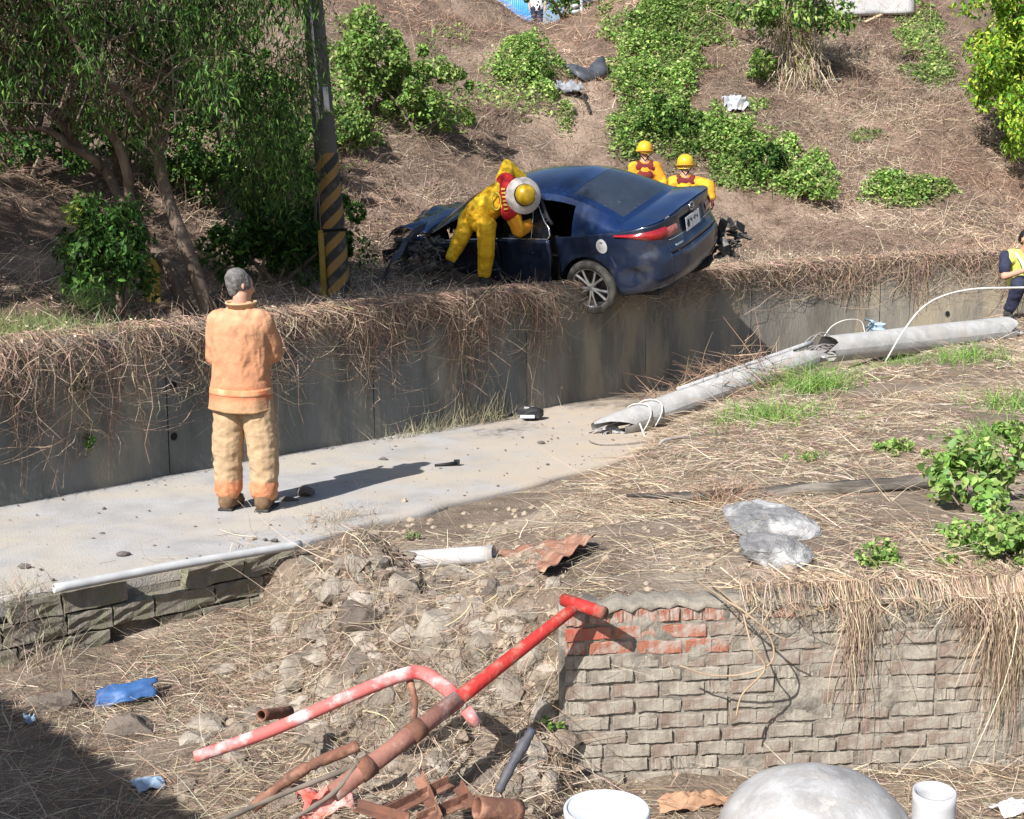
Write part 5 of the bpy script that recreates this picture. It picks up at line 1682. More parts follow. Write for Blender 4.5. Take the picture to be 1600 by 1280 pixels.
def zones(name, stops, rough=.9, axis=2, spots=None, noise=.04, bump=.006, bs=35):
    """cloth whose own colour changes by height: [(z, colour), ...] hard bands"""
    m, nt, b = new_mat(name); N, L = nt.nodes, nt.links
    tc = N.new('ShaderNodeTexCoord'); sp = N.new('ShaderNodeSeparateXYZ'); L.new(tc.outputs['Object'], sp.inputs[0])
    nz = N.new('ShaderNodeTexNoise'); nz.inputs['Scale'].default_value = 6; nz.inputs['Detail'].default_value = 6; L.new(tc.outputs['Object'], nz.inputs['Vector'])
    ma = N.new('ShaderNodeMath'); ma.operation = 'MULTIPLY_ADD'; L.new(nz.outputs['Fac'], ma.inputs[0]); ma.inputs[1].default_value = noise; L.new(sp.outputs[axis], ma.inputs[2])
    z0, z1 = stops[0][0], stops[-1][0] + .001
    mr = N.new('ShaderNodeMapRange'); mr.inputs['From Min'].default_value = z0 + noise / 2; mr.inputs['From Max'].default_value = z1 + noise / 2; L.new(ma.outputs[0], mr.inputs['Value'])
    cr = N.new('ShaderNodeValToRGB'); cr.color_ramp.interpolation = 'LINEAR'; L.new(mr.outputs[0], cr.inputs['Fac'])
    el = cr.color_ramp.elements
    while len(el) < len(stops): el.new(.5)
    for e, (z, c) in zip(el, stops): e.position = (z - z0) / (z1 - z0)
    for e, (z, c) in zip(el, stops): e.color = (*c, 1)
    n2 = N.new('ShaderNodeTexNoise'); n2.inputs['Scale'].default_value = 14; n2.inputs['Detail'].default_value = 8; L.new(tc.outputs['Object'], n2.inputs['Vector'])
    r2 = N.new('ShaderNodeMapRange'); r2.inputs['From Min'].default_value = .35; r2.inputs['From Max'].default_value = .7; r2.inputs['To Min'].default_value = .82; r2.inputs['To Max'].default_value = 1.12; L.new(n2.outputs['Fac'], r2.inputs['Value'])
    mu = N.new('ShaderNodeVectorMath'); mu.operation = 'SCALE'; L.new(cr.outputs[0], mu.inputs[0]); L.new(r2.outputs[0], mu.inputs['Scale'])
    L.new(mu.outputs[0], b.inputs['Base Color']); b.inputs['Roughness'].default_value = rough; b.inputs['Specular IOR Level'].default_value = .15
    bp = N.new('ShaderNodeBump'); bp.inputs['Distance'].default_value = bump; n3 = N.new('ShaderNodeTexNoise'); n3.inputs['Scale'].default_value = bs; n3.inputs['Detail'].default_value = 4
    L.new(tc.outputs['Object'], n3.inputs['Vector']); L.new(n3.outputs['Fac'], bp.inputs['Height']); L.new(bp.outputs[0], b.inputs['Normal'])
    return m

def hand(c, d, side, s=1.0):
    """palm, four fingers of unequal length bent at the knuckle, thumb off the side"""
    c = np.array(c, float); d = np.array(d, float); d /= np.linalg.norm(d); sd = np.array(side, float); sd -= d * (sd @ d); sd /= np.linalg.norm(sd)
    nn = np.cross(d, sd)
    out = [(c, c + d * .07 * s, .030 * s, .034 * s, 1.25, .6, tuple(sd))]
    for k, (o, l) in enumerate([(-.027, .062), (-.009, .074), (.009, .070), (.027, .055)]):
        p = c + d * .085 * s + sd * o * s; q = p + (d * .8 - nn * .45) * l * .55 * s; r = q + (d * .35 - nn * .9) * l * .5 * s
        out += [(p, q, .0092 * s, .0086 * s), (q, r, .0086 * s, .0074 * s)]
    p = c + d * .03 * s + sd * -.035 * s
    out += [(p, p + (d * .6 - sd * .7) * .04 * s, .012 * s, .010 * s), (p + (d * .6 - sd * .7) * .04 * s, p + (d * 1.1 - sd * .75 - nn * .2) * .055 * s, .010 * s, .008 * s)]
    return out

def head_caps(c, up, face, s=1.0):
    c = np.array(c, float); up = np.array(up, float); up /= np.linalg.norm(up); f = np.array(face, float); f -= up * (f @ up); f /= np.linalg.norm(f)
    sd = np.cross(up, f)
    H = [(c + up * .035 * s - f * .02 * s, c + up * .02 * s + f * .02 * s, .088 * s, .085 * s, .88, 1, tuple(sd)),
         (c - up * .02 * s + f * .03 * s, c - up * .085 * s + f * .055 * s, .062 * s, .036 * s, .95, 1, tuple(sd)),
         (c + f * .095 * s + up * .01 * s, c + f * .112 * s - up * .025 * s, .010 * s, .014 * s)]
    for k in (1, -1):
        H.append((c + sd * .083 * k * s - f * .01 * s + up * .012 * s, c + sd * .088 * k * s - f * .012 * s - up * .022 * s, .013 * s, .010 * s, .6, 1, tuple(sd)))
        H.append((c + sd * .035 * k * s + f * .082 * s - up * .02 * s, c + sd * .03 * k * s + f * .082 * s - up * .03 * s, .02 * s, .02 * s))
    return H

def face_bits(c, up, face, par, s=1.0):
    c = np.array(c, float); up = np.array(up, float); up /= np.linalg.norm(up); f = np.array(face, float); f -= up * (f @ up); f /= np.linalg.norm(f); sd = np.cross(up, f)
    for k in (1, -1):
        V, F = cap_vf(c + sd * .030 * k * s + f * .088 * s + up * .008 * s, c + sd * .034 * k * s + f * .087 * s + up * .008 * s, .010 * s, .010 * s); mesh('eye', V, F, M_HAIR, par, True)
        V, F = cap_vf(c + sd * .016 * k * s + f * .097 * s + up * .028 * s, c + sd * .046 * k * s + f * .088 * s + up * .030 * s, .005 * s, .004 * s); mesh('eyebrow', V, F, M_HAIR, par, True)
    V, F = cap_vf(c + sd * .022 * s + f * .088 * s - up * .055 * s, c - sd * .022 * s + f * .088 * s - up * .055 * s, .006 * s, .006 * s); mesh('mouth', V, F, MAT('lip', (.35, .13, .11)), par, True)

# ---------------------------------------------------------------- firefighter with his back to us on the road
pf = atz(386, 797, .0)
ff = empty('person', (pf[0], pf[1], 0.004), rot=(0, 0, R(-8)))
tag(ff, 'person in faded orange turnout coat and tan trousers standing on the road, back turned', 'person')
body = [((-.125, .0, .10), (-.135, .0, .50), .055, .065), ((-.135, 0, .50), (-.10, 0, .86), .07, .09), ((.125, .0, .10), (.14, .0, .50), .055, .065), ((.14, 0, .50), (.10, 0, .86), .07, .09),
        ((0, 0, .86), (0, 0, 1.0), .15, .15, 1.1, .75), ((0, 0, 1.0), (0, .0, 1.34), .15, .17, 1.15, .68), ((-.14, 0, 1.355), (.13, 0, 1.355), .065, .065), ((0, 0, 1.34), (0, .005, 1.42), .12, .075), ((0, .01, 1.40), (-.005, .015, 1.53), .06, .056),
        ((-.15, 0, 1.345), (-.215, .05, 1.12), .055, .045), ((-.215, .05, 1.12), (-.11, .28, 1.15), .045, .034), ((.14, 0, 1.345), (.185, .09, 1.14), .055, .045), ((.185, .09, 1.14), (.12, .31, 1.22), .045, .034)]
hc = (-.01, .03, 1.605)
body += head_caps(hc, (.03, .10, 1), (.85, .75, -.35), .93) + hand((-.11, .28, 1.17), (.5, .8, .2), (0, 0, 1)) + hand((.12, .31, 1.225), (-.6, .75, .25), (0, 0, 1))
flesh('body', body, M_SKIN, ff, .009, 3)
up_, fc = np.array((.03, .10, 1.)), np.array((.85, .75, -.35))
hb = np.array(hc)
fcn = fc / np.linalg.norm(fc)
hair = [(hb + np.array([0, 0, .050]) - fcn * .030, hb + np.array([0, 0, .030]) + fcn * .008, .081, .077), (hb - fcn * .042 + np.array([0, 0, .01]), hb - fcn * .046 - np.array([0, 0, .04]), .068, .046)]
flesh('hair', hair, M_HAIR_G, ff, .009, 2, .004, 30, seed=3)
M_COAT = zones('orange_coat', [(.74, (.43, .265, .155)), (.80, (.44, .245, .135)), (.835, (.48, .18, .095)), (.885, (.48, .17, .09)), (.92, (.47, .22, .12)), (1.2, (.47, .235, .13)), (1.45, (.49, .275, .165)), (1.56, (.42, .27, .165))], noise=.008)
M_PANT = zones('tan_trousers', [(0, (.30, .19, .10)), (.09, (.54, .28, .14)), (.14, (.52, .22, .115)), (.20, (.50, .22, .115)), (.235, (.42, .30, .185)), (.8, (.40, .28, .17))], noise=.01)
coat = [((-.02, 0, .92), (-.01, 0, 1.02), .196, .192, 1.08, .78), ((-.01, 0, 1.02), (-.01, 0, 1.30), .192, .205, 1.06, .74), ((-.15, .0, 1.355), (.14, .0, 1.355), .092, .092), ((0, 0, 1.36), (0, .01, 1.455), .15, .085, 1.25, .75),
        ((-.165, 0, 1.355), (-.215, .05, 1.10), .085, .072), ((-.215, .05, 1.10), (-.12, .23, 1.12), .072, .058), ((.150, 0, 1.355), (.185, .09, 1.13), .088, .076), ((.185, .09, 1.13), (.14, .26, 1.20), .076, .060)]
coat_o = flesh('coat', coat, M_COAT, ff, .0095, 4, .010, 8, (1.2, 1.2, .6), seed=4)
M_BAND = MAT('worn_orange_band', (.56, .17, .075), (.60, .27, .14), 9, .85, .003, 60, c3=(.50, .33, .19), s3=6)
M_HEM = MAT('coat_hem', (.42, .25, .135), (.33, .19, .10), 12, .9, .003, 60)
def skirt(a, z, o=0.0):
    f = (z - .735) / .285
    k_ = 1 + .022 * math.sin(7 * a + 1) * (1 - f) + .012 * math.sin(13 * a) * (1 - f)
    return (-.018 + (.232 - .020 * f - .03 * max(0, f - .6) + o) * k_ * math.cos(a), (.186 - .032 * f - .03 * max(0, f - .6) + o) * k_ * math.sin(a) , z + .010 * math.sin(2 * a + .6) * (1 - f))
for nm, z0, z1, mt, o_, n_ in (('coat_skirt', .735, 1.02, M_COAT, 0, 14), ('hem_band', .845, .893, M_BAND, .003, 4), ('hem_edge', .733, .752, M_HEM, .003, 3)):
    grid(nm, np.array([[skirt(a, z, o_) for z in np.linspace(z0, z1, n_)] for a in np.linspace(0, 2 * math.pi, 61)]), mt, ff, thick=.004)
P = [[(.0 + (.098 + .008 * k) * math.cos(a), .008 + (.085 + .008 * k) * math.sin(a), 1.462 + .03 * k * (1 - .5 * abs(k - 1)) + .012 * math.sin(a)) for k in range(3)] for a in np.linspace(0, 2 * math.pi, 25)]
grid('collar', np.array(P), MAT('collar_cloth', (.55, .38, .22), (.40, .28, .17), 14, .9), ff, thick=.012)
pants = [((-.05, 0, .84), (.05, 0, .84), .125, .125, 1.0, .85), ((-.095, 0, .78), (-.13, .0, .48), .118, .108), ((-.13, 0, .48), (-.135, 0, .18), .108, .098), ((.09, 0, .78), (.135, .0, .48), .120, .110), ((.135, 0, .48), (.135, 0, .18), .110, .100),
         ((-.135, -.0, .20), (-.135, -.0, .15), .100, .098), ((.135, 0, .20), (.135, 0, .15), .102, .100)]
flesh('trousers', pants, M_PANT, ff, .0095, 3, .0075, 9.0, (.9, .9, 1.5), seed=9)
for k, yw in ((-1, .25), (1, -.15)):
    b_ = [((.135 * k, -.045, .06), (.135 * k + yw * .1, .14, .048), .062, .052, .9, .9), ((.135 * k, -.04, .06), (.135 * k, -.02, .14), .062, .062)]
    flesh('boot', b_, MAT('brown_boot', (.22, .13, .07), (.10, .065, .04), 12, .8), ff, .010, 3)
    V, F = box_vf(.135 * k - .055, .135 * k + .055, -.09, .17, -.003, .022); bevel(mesh('boot_sole', V, F, M_BOOT, ff), .01)
V, F = box_vf(-.03, .03, -.006, .006, -.065, .065)
ph = mesh('phone', V, F, M_HOLE); bevel(ph, .004)
ph.matrix_world = ff.matrix_world @ Matrix.Translation((.04, .38, 1.28)) @ Matrix.Rotation(R(-35), 4, 'X')
bpy.context.view_layer.update()
ph.matrix_world = Matrix.Translation((pf[0], pf[1], 0)) @ Matrix.Rotation(R(-8), 4, 'Z') @ Matrix.Translation((.04, .38, 1.28)) @ Matrix.Rotation(R(-35), 4, 'X')
tag(ph, 'dark phone held in front of the chest by the orange-coated person', 'phone')

# ---------------------------------------------------------------- rescuer in yellow bending to the car window
M_YSUIT = MAT('yellow_suit', (.72, .43, .015), (.64, .34, .012), 7, .85, .006, 30, c3=(.74, .50, .03), s3=5)
M_YDARK = MAT('orange_sleeve', (.70, .27, .02), (.62, .33, .02), 7, .85, .006, 30)
M_DRED = MAT('dark_red_harness', (.17, .018, .018), (.10, .02, .02), 16, .85)
M_OSUIT = MAT('orange_yellow_suit', (.60, .27, .015), (.48, .19, .012), 7, .85, .006, 30, c3=(.62, .38, .03), s3=5)
M_RED = MAT('red_yoke', (.42, .015, .018), (.34, .012, .014), 9, .8)
M_LETTER = MAT('yellow_letters', (.75, .45, .10), rough=.8)
Yr = 14.85
pb_ = at(755, 446, Yr)
zb_ = onground(pb_[0], pb_[1])
rs = empty('person', (pb_[0], pb_[1], pb_[2]))
tag(rs, 'rescuer in yellow suit and brimmed helmet bending into the car window', 'person')
K = Yr / FPX
def L_(px, py, dy=0.0): return ((px - 755) * K * (1 + dy / Yr), dy, (446 - py) * K * (1 + dy / Yr))
hip1, hip2 = L_(760, 352, -.05), L_(733, 344, .10)
kn1, kn2 = L_(760, 398, -.10), L_(719, 376, .02)
ft1, ft2 = L_(756, 430, -.04), L_(703, 406, .0)
pel, ch, nk = L_(746, 338, .03), L_(786, 306, .05), L_(808, 304, .02)
shn, shf = L_(796, 324, -.12), L_(788, 284, .20)
eln, hdn = L_(811, 361, -.10), L_(838, 346, .10)
elf, hdf = L_(791, 266, .30), L_(822, 290, .40)
hd = L_(818, 307, -.17)
hup = np.array((.30, -.92, .10)); hup /= np.linalg.norm(hup)
hface = np.array((.75, .35, -.45))
body = [(hip1, kn1, .08, .06), (kn1, ft1, .055, .045), (hip2, kn2, .08, .06), (kn2, ft2, .055, .045), (hip1, hip2, .09, .09), (pel, ch, .14, .15), (ch, nk, .12, .06), (nk, hd, .055, .05),
        (shn, shf, .07, .07), (shn, eln, .05, .045), (eln, hdn, .042, .032), (shf, elf, .05, .045), (elf, hdf, .042, .032)] + head_caps(hd, hup, hface, .95)
flesh('body', body, M_SKIN, rs, .012, 3)
suit_t = [(hip1, kn1, .105, .09), (kn1, L_(757, 426, -.05), .088, .072), (hip2, kn2, .105, .09), (kn2, L_(705, 402, .0), .088, .075), (hip1, hip2, .115, .115), (pel, L_(765, 325, .04), .155, .15)]
flesh('trousers', suit_t, M_YSUIT, rs, .0105, 4, .011, 7.5, (1, 1, 1), seed=15)
jk = [(L_(748, 335, .03), L_(768, 320, .04), .165, .172, 1, .95), (L_(768, 320, .04), ch, .175, .17, 1, .9), (shn, shf, .10, .10), (ch, nk, .15, .09)]
flesh('jacket', jk, M_YSUIT, rs, .0105, 4, .010, 7, (1, 1, 1), seed=17)
flesh('sleeve', [(shn, eln, .092, .078), (eln, L_(833, 350, .05), .078, .062)], M_YDARK, rs, .010, 3, .008, 8, seed=18)
flesh('sleeve', [(shf, elf, .092, .078), (elf, L_(815, 286, .36), .078, .062)], M_YSUIT, rs, .010, 3, .008, 8, seed=19)
# red yoke across the shoulders with pale lettering
yk = flesh('shoulder_yoke', [(L_(797, 333, -.13), L_(795, 312, -.09), .105, .120), (L_(795, 312, -.09), L_(790, 288, .06), .120, .112)], M_RED, rs, .009, 3)
for i in range(6):
    p = np.array(L_(786.5 + .9 * i, 297 + 6 * i, -.175 - .012 * i)); V, F = box_vf(-.022, .022, -.012, .012, -.010, .010)
    mesh('letter', [tuple(np.array(v) + p) for v in V], F, M_LETTER, yk)
ring = [np.array(L_(776 + 7 * math.cos(a), 316 + 13 * math.sin(a), -.155 - .012 * math.cos(a))) for a in np.linspace(0, 6.283, 22)]
tube('round_emblem', ring, .010, MAT('emblem_olive', (.42, .40, .05), rough=.8), rs, 5, cap=False)
flesh('glove', hand(hdn, (.75, .3, .45), (0, .6, .8), 1.15), M_GLOVE, rs, .007, 2)
flesh('glove', hand(hdf, (.8, .1, -.5), (0, .6, .8), 1.1), M_GLOVE, rs, .007, 2)
for p, q in ((ft1, (.05, -.10, 0)), (ft2, (-.16, .0, -.02))):
    p = np.array(p); sole = p + np.array([0, 0, -.085]); toe = sole + np.array(q) * 1.3
    flesh('boot', [(p, sole + np.array([0, 0, .03]), .062, .058), (sole, toe, .055, .048, 1, .9)], M_BOOT, rs, .009, 3)
qh = Vector(hup).to_track_quat('Z', 'Y').to_matrix().to_4x4()
HM = Matrix.Translation(Vector(hd) + Vector(hup) * .03) @ qh
V, F = lathe_vf([(.0, .155), (.05, .15), (.09, .128), (.115, .085), (.122, .03), (.122, .005)], 28, HM)
hl = mesh('helmet', V, F, M_HELM_Y, rs, True)
V, F = lathe_vf([(.118, .012), (.165, .0), (.205, -.03), (.212, -.036), (.200, -.040), (.16, -.012), (.118, .0)], 32, HM)
mesh('brim', V, F, M_BRIM, hl, True)
V, F = lathe_vf([(.1225, .008), (.127, .012), (.127, .036), (.121, .040)], 28, HM)
mesh('helmet_band', V, F, M_HOLE, hl, True)

# ---------------------------------------------------------------- two rescuers behind the car
def helmet_person(label, hx, hy, Yd, face, arm=None, lean=(0, 0)):
    top = at(hx, hy, Yd)
    x, y = top[0] + lean[0], top[1] + lean[1]
    zg = onground(x, y)
    t = empty('person', (x, y, zg - .02)); tag(t, label, 'person', 'helmeted rescuers behind the car')
    H = top[2] - zg
    hd = np.array([-lean[0], -lean[1], H - .10])
    ch_ = np.array([-lean[0] * .6, -lean[1] * .6 + .02, H - .44]); pl_ = np.array([0, .02, H * .50])
    f = np.array(face, float)
    sr, sl = ch_ + np.array([.155, 0, .10]), ch_ + np.array([-.155, 0, .10])
    er, el = sr + np.array([.10, -.03, -.20]), sl + np.array([-.06, -.10, -.22])
    hr, hl_ = er + np.array([.02, -.12, -.20]), el + np.array([.14, -.2, .02])
    if arm: er = at(*arm[0], Yd - .05) - np.array(t.location); hr = at(*arm[1], Yd - .12) - np.array(t.location)
    kl, kr = np.array([-.13, -.08, H * .27]), np.array([.13, -.08, H * .27])
    fl_, fr = np.array([-.14, .0, .08]), np.array([.14, .0, .08])
    body = [(pl_, ch_, .13, .14, 1.1, .75), (ch_, hd - np.array([0, 0, .1]), .10, .055), (sl, sr, .06, .06), (sr, er, .05, .045), (er, hr, .042, .032), (sl, el, .05, .045), (el, hl_, .042, .032),
            (pl_ - np.array([.09, 0, 0]), kl, .085, .06), (kl, fl_, .055, .045), (pl_ + np.array([.09, 0, 0]), kr, .085, .06), (kr, fr, .055, .045)] + head_caps(hd, (0, -.3, 1), f, .95)
    flesh('body', body, M_SKIN, t, .010, 3)
    face_bits(hd, (0, -.3, 1), f, t, .95)
    flesh('jacket', [(pl_, ch_, .175, .17, 1.1, .75), (ch_, ch_ + np.array([0, 0, .14]), .16, .10, 1.1, .8), (sl, sr, .088, .088), (sr, er, .085, .074), (er, er + (hr - er) * .85, .074, .06), (sl, el, .085, .074), (el, el + (hl_ - el) * .85, .074, .06)], M_OSUIT, t, .011, 4, .008, 8, seed=23)
    flesh('trousers', [(pl_ - np.array([.09, 0, 0]), kl, .105, .09), (kl, fl_, .088, .075), (pl_ + np.array([.09, 0, 0]), kr, .105, .09), (kr, fr, .088, .075), (pl_ - np.array([.06, 0, 0]), pl_ + np.array([.06, 0, 0]), .12, .12)], M_YSUIT, t, .012, 4)
    flesh('chest_panel', [(ch_ + np.array([-.10, .0, .10]), ch_ + np.array([.10, .0, .10]), .098, .098, 1, 1), (ch_ + np.array([-.05, -.06, -.02]), ch_ + np.array([.05, -.06, -.02]), .085, .085)], M_DRED, t, .010, 2)
    for h_, d_ in ((hr, (hr - er)), (hl_, (hl_ - el))):
        flesh('glove', hand(h_, d_, (0, 1, .3), 1.15), MAT('dark_red_glove', (.12, .02, .03), (.05, .015, .02), 18, .8), t, .008, 2)
    for p in (fl_, fr): flesh('boot', [(p, p - np.array([0, 0, .05]), .06, .056), (p - np.array([0, 0, .04]), p + np.array([0, -.14, -.045]), .052, .045)], M_BOOT, t, .010, 2)
    HMx = Matrix.Translation(Vector(hd) + Vector((0, .01, .035))) @ Matrix.Rotation(R(20 if arm else 12), 4, 'X') @ Matrix.Rotation(R(-8 if arm else 12), 4, 'Y')
    V, F = lathe_vf([(.0, .105), (.05, .098), (.09, .07), (.113, .025), (.120, -.03), (.118, -.05), (.128, -.058)], 26, HMx)
    hl2 = mesh('helmet', V, F, M_HELM_Y, t, True); hl2.scale = (.98, 1.1, 1.0); hl2.location = tuple(-(np.array([.98, 1.1, 1.0]) - 1) * hd)
    V, F = tube_vf([hd + np.array([.123 * math.cos(a), .123 * math.sin(a) + .01, -.012]) for a in np.linspace(0, 6.283, 26)], .012, 6, False)
    mesh('goggle_strap', V, F, MAT('amber_strap', (.45, .22, .03), rough=.7), hl2, True)
    tube('chin_strap', [hd + np.array([s_ * .095, -.03 - .03 * (1 - abs(s_)), -.12 * (1 - abs(s_)) - .03]) for s_ in np.linspace(-1, 1, 9)], .007, M_HOLE, t, 5)
    return t
helmet_person('rescuer with yellow helmet behind the car boot, yellow sleeve reaching down at its right', 1071, 243, 17.9, (-.35, -1, -.35), ((1108, 290), (1112, 312)))
helmet_person('rescuer with yellow helmet seen only head and shoulders above the rear window', 1008, 222, 18.8, (-.5, -.9, -.3))

# ---------------------------------------------------------------- policeman squatting at the right edge
Yq = 16.3
pq = at(1575, 497, Yq)
pz = onground(pq[0], pq[1])
po = empty('person', (pq[0], pq[1], pz))
tag(po, 'person in dark uniform and yellow-green reflective vest crouching at the right edge', 'person')
KQ = Yq / FPX; zoff = pq[2] - pz
def Q_(px, py, dy=0.0): return ((px - 1575) * KQ * (1 + dy / Yq), dy, (497 - py) * KQ * (1 + dy / Yq) + zoff)
hd = Q_(1594, 376, -.10); hup = (.10, -.25, 1); hf = (.45, -.9, -.55)
pel, ch = Q_(1600, 443, .18), Q_(1596, 410, .05)
shl, shr = Q_(1566, 402, .0), Q_(1622, 402, .08)
el_, hl_ = Q_(1562, 432, -.08), Q_(1592, 418, -.26)
er_, hr_ = Q_(1632, 435, -.08), Q_(1606, 420, -.26)
kn, knr = Q_(1576, 444, -.26), Q_(1622, 444, -.2)
ft_, ftr = Q_(1570, 488, -.10), Q_(1618, 488, -.06)
body = [(pel, ch, .13, .15, 1.05, .75), (ch, hd, .09, .05), (shl, shr, .06, .06), (shl, el_, .05, .044), (el_, hl_, .042, .03), (shr, er_, .05, .044), (er_, hr_, .042, .03),
        (pel, kn, .085, .065), (kn, ft_, .058, .045), (pel, knr, .085, .065), (knr, ftr, .058, .045)] + head_caps(hd, hup, hf, 1.05) + hand(hl_, (.6, -.5, .3), (0, .3, 1)) + hand(hr_, (-.6, -.5, .3), (0, .3, 1))
flesh('body', body, M_SKIN, po, .0098, 3)
face_bits(hd, hup, hf, po, 1.05)
hb = np.array(hd)
fn = np.array(hf) / np.linalg.norm(hf)
flesh('hair', [(hb + np.array([0, .02, .055]), hb + np.array([.0, .06, .02]), .092, .088), (hb - fn * .05, hb - fn * .05 - np.array([0, 0, .04]), .08, .05)], M_HAIR, po, .010, 2, .004, 30)
M_NAVY = MAT('navy_uniform', (.016, .020, .045), (.028, .032, .06), 8, .85, .006, 30)
flesh('shirt', [(pel, ch, .16, .17, 1.05, .75), (shl, shr, .082, .082), (shl, np.array(shl) * .35 + np.array(el_) * .65, .078, .072), (shr, np.array(shr) * .35 + np.array(er_) * .65, .078, .072)], M_NAVY, po, .010, 3, .006, 8)
flesh('trousers', [(pel, kn, .115, .095), (kn, Q_(1572, 480, -.12), .09, .075), (pel, knr, .115, .095), (knr, Q_(1619, 480, -.08), .09, .075)], M_NAVY, po, .010, 3, .008, 8)
M_VEST = MAT('hi_vis_yellow', (.62, .68, .08), (.68, .74, .22), 9, .7)
M_REFL = MAT('reflective_band', (.72, .76, .70), rough=.4)
vs = flesh('vest', [(np.array(pel) + np.array([0, -.02, .02]), np.array(ch) + np.array([0, -.01, 0]), .178, .186, 1.0, .78), (np.array(shl) + np.array([.07, 0, .0]), np.array(shr) - np.array([.07, 0, 0]), .098, .098)], M_VEST, po, .010, 3, .006, 8)
for px0, px1 in ((1578, 1590), (1614, 1604)):
    tube('reflective_strip', spline([np.array(Q_(px0, 395, -.06)), np.array(Q_((px0 + px1) / 2, 408, -.15)), np.array(Q_(px1, 424, -.17))], 10), .020, M_REFL, vs, 6)
for p in (ft_, ftr):
    p = np.array(p); flesh('boot', [(p, p - np.array([0, 0, .05]), .06, .056), (p - np.array([0, 0, .045]), p + np.array([-.03, -.16, -.05]), .052, .045)], M_BOOT, po, .010, 2)
ph = mesh('phone', *box_vf(-.035, .035, -.006, .006, -.07, .07), M_HOLE)
ph.location = tuple(np.array(po.location) + np.array(Q_(1600, 416, -.36))); ph.rotation_euler = (R(-30), 0, 0)
tag(ph, 'dark phone held by the crouching person in the vest', 'phone')

# ---------------------------------------------------------------- onlooker on the crest
pc = at(839, 38, 40.0); gz = onground(pc[0], pc[1])
oc = empty('person', (pc[0], pc[1], gz)); tag(oc, 'distant onlooker in white shirt standing on the hill crest', 'person')
body = [((-.09, 0, .08), (-.09, 0, .5), .05, .06), ((-.09, 0, .5), (-.08, 0, .9), .065, .085), ((.09, 0, .08), (.09, 0, .5), .05, .06), ((.09, 0, .5), (.08, 0, .9), .065, .085), ((0, 0, .92), (0, 0, 1.35), .14, .15, 1.1, .7), ((0, 0, 1.4), (0, 0, 1.5), .055, .055),
        ((-.19, 0, 1.4), (-.25, 0, 1.1), .05, .045), ((-.25, 0, 1.1), (-.22, -.1, .86), .042, .032), ((.19, 0, 1.4), (.26, 0, 1.1), .05, .045), ((.26, 0, 1.1), (.24, -.1, .86), .042, .032)] + head_caps((0, 0, 1.6), (0, 0, 1), (.2, -1, -.2)) + hand((-.22, -.1, .84), (0, 0, -1), (0, 1, 0)) + hand((.24, -.1, .84), (0, 0, -1), (0, 1, 0))
flesh('body', body, M_SKIN, oc, .012, 3)
flesh('shirt', [((0, 0, .9), (0, 0, 1.34), .175, .18, 1.1, .75), ((-.18, 0, 1.38), (.18, 0, 1.38), .08, .08), ((-.19, 0, 1.38), (-.25, 0, 1.1), .075, .065), ((.19, 0, 1.38), (.26, 0, 1.1), .075, .065)], MAT('white_shirt', (.74, .74, .74), (.62, .62, .64), 6, .85), oc, .014, 3, .01, 7)
flesh('trousers', [((-.09, 0, .1), (-.09, 0, .9), .075, .10), ((.09, 0, .1), (.09, 0, .9), .075, .10), ((-.05, 0, .9), (.05, 0, .9), .13, .13)], M_NAVY, oc, .014, 3)
for k in (-1, 1): flesh('shoe', [((.09 * k, .02, .05), (.09 * k, -.12, .045), .05, .042)], M_BOOT, oc, .012, 2)
flesh('hair', [((0, .02, 1.66), (0, .03, 1.62), .09, .09)], M_HAIR, oc, .012, 2)
# ================================================================== SMALLER THINGS
M_REDP = MAT('red_pipe_paint', (.43, .03, .026), (.30, .024, .02), 14, .66, .004, 60, c3=(.28, .16, .12), s3=13, thr3=(.50, .66), detail=12)
M_REDW = MAT('red_pipe_chalk_glare', (.46, .06, .06), (.60, .52, .51), 9, .8, .002, 40, thr=(.38, .62), c3=(.50, .13, .12), s3=7, thr3=(.48, .6))  # chalk and sun glare on the pipe painted in as pale blotches
M_RUST = MAT('rust', (.19, .085, .055), (.11, .06, .045), 14, .9, .004, 50, c3=(.30, .16, .11), s3=9)
M_RUSTP = MAT('pinkish_rust', (.27, .13, .10), (.17, .08, .065), 12, .85, .003, 50, c3=(.40, .30, .27), s3=8)
M_RUSTSHEET = MAT('rust_sheet', (.36, .18, .12), (.25, .12, .08), 9, .9, .004, 40, c3=(.42, .28, .2), s3=5)
M_PVC = MAT('white_pvc', (.46, .47, .49), (.36, .36, .37), 7, .6, c3=(.36, .33, .29), s3=7, thr3=(.52, .70))
M_PVCG = MAT('grey_pvc', (.46, .47, .48), (.36, .365, .37), 7, .55)
M_WOOD = MAT('weathered_beam', (.12, .105, .09), (.05, .045, .04), 9, .95, .010, 40, c3=(.20, .18, .155), s3=7, stretch=(.15, 1, 1))
M_BLUEP = MAT('blue_plastic', (.05, .13, .32), (.035, .09, .23), 9, .5)
M_LBLUE = MAT('pale_blue_plastic', (.30, .42, .55), (.22, .30, .42), 9, .5)
M_DOME = MAT('weathered_dome', (.38, .38, .385), (.22, .215, .215), 7, .85, .004, 60, c3=(.40, .38, .36), s3=14, thr=(.40, .62), thr3=(.52, .7))
M_BUCKET = MAT('white_bucket', (.58, .62, .63), (.50, .53, .54), 5, .45)
M_ASH = MAT('asphalt_piece', (.16, .14, .13), (.10, .09, .085), 12, .95, .008, 60)

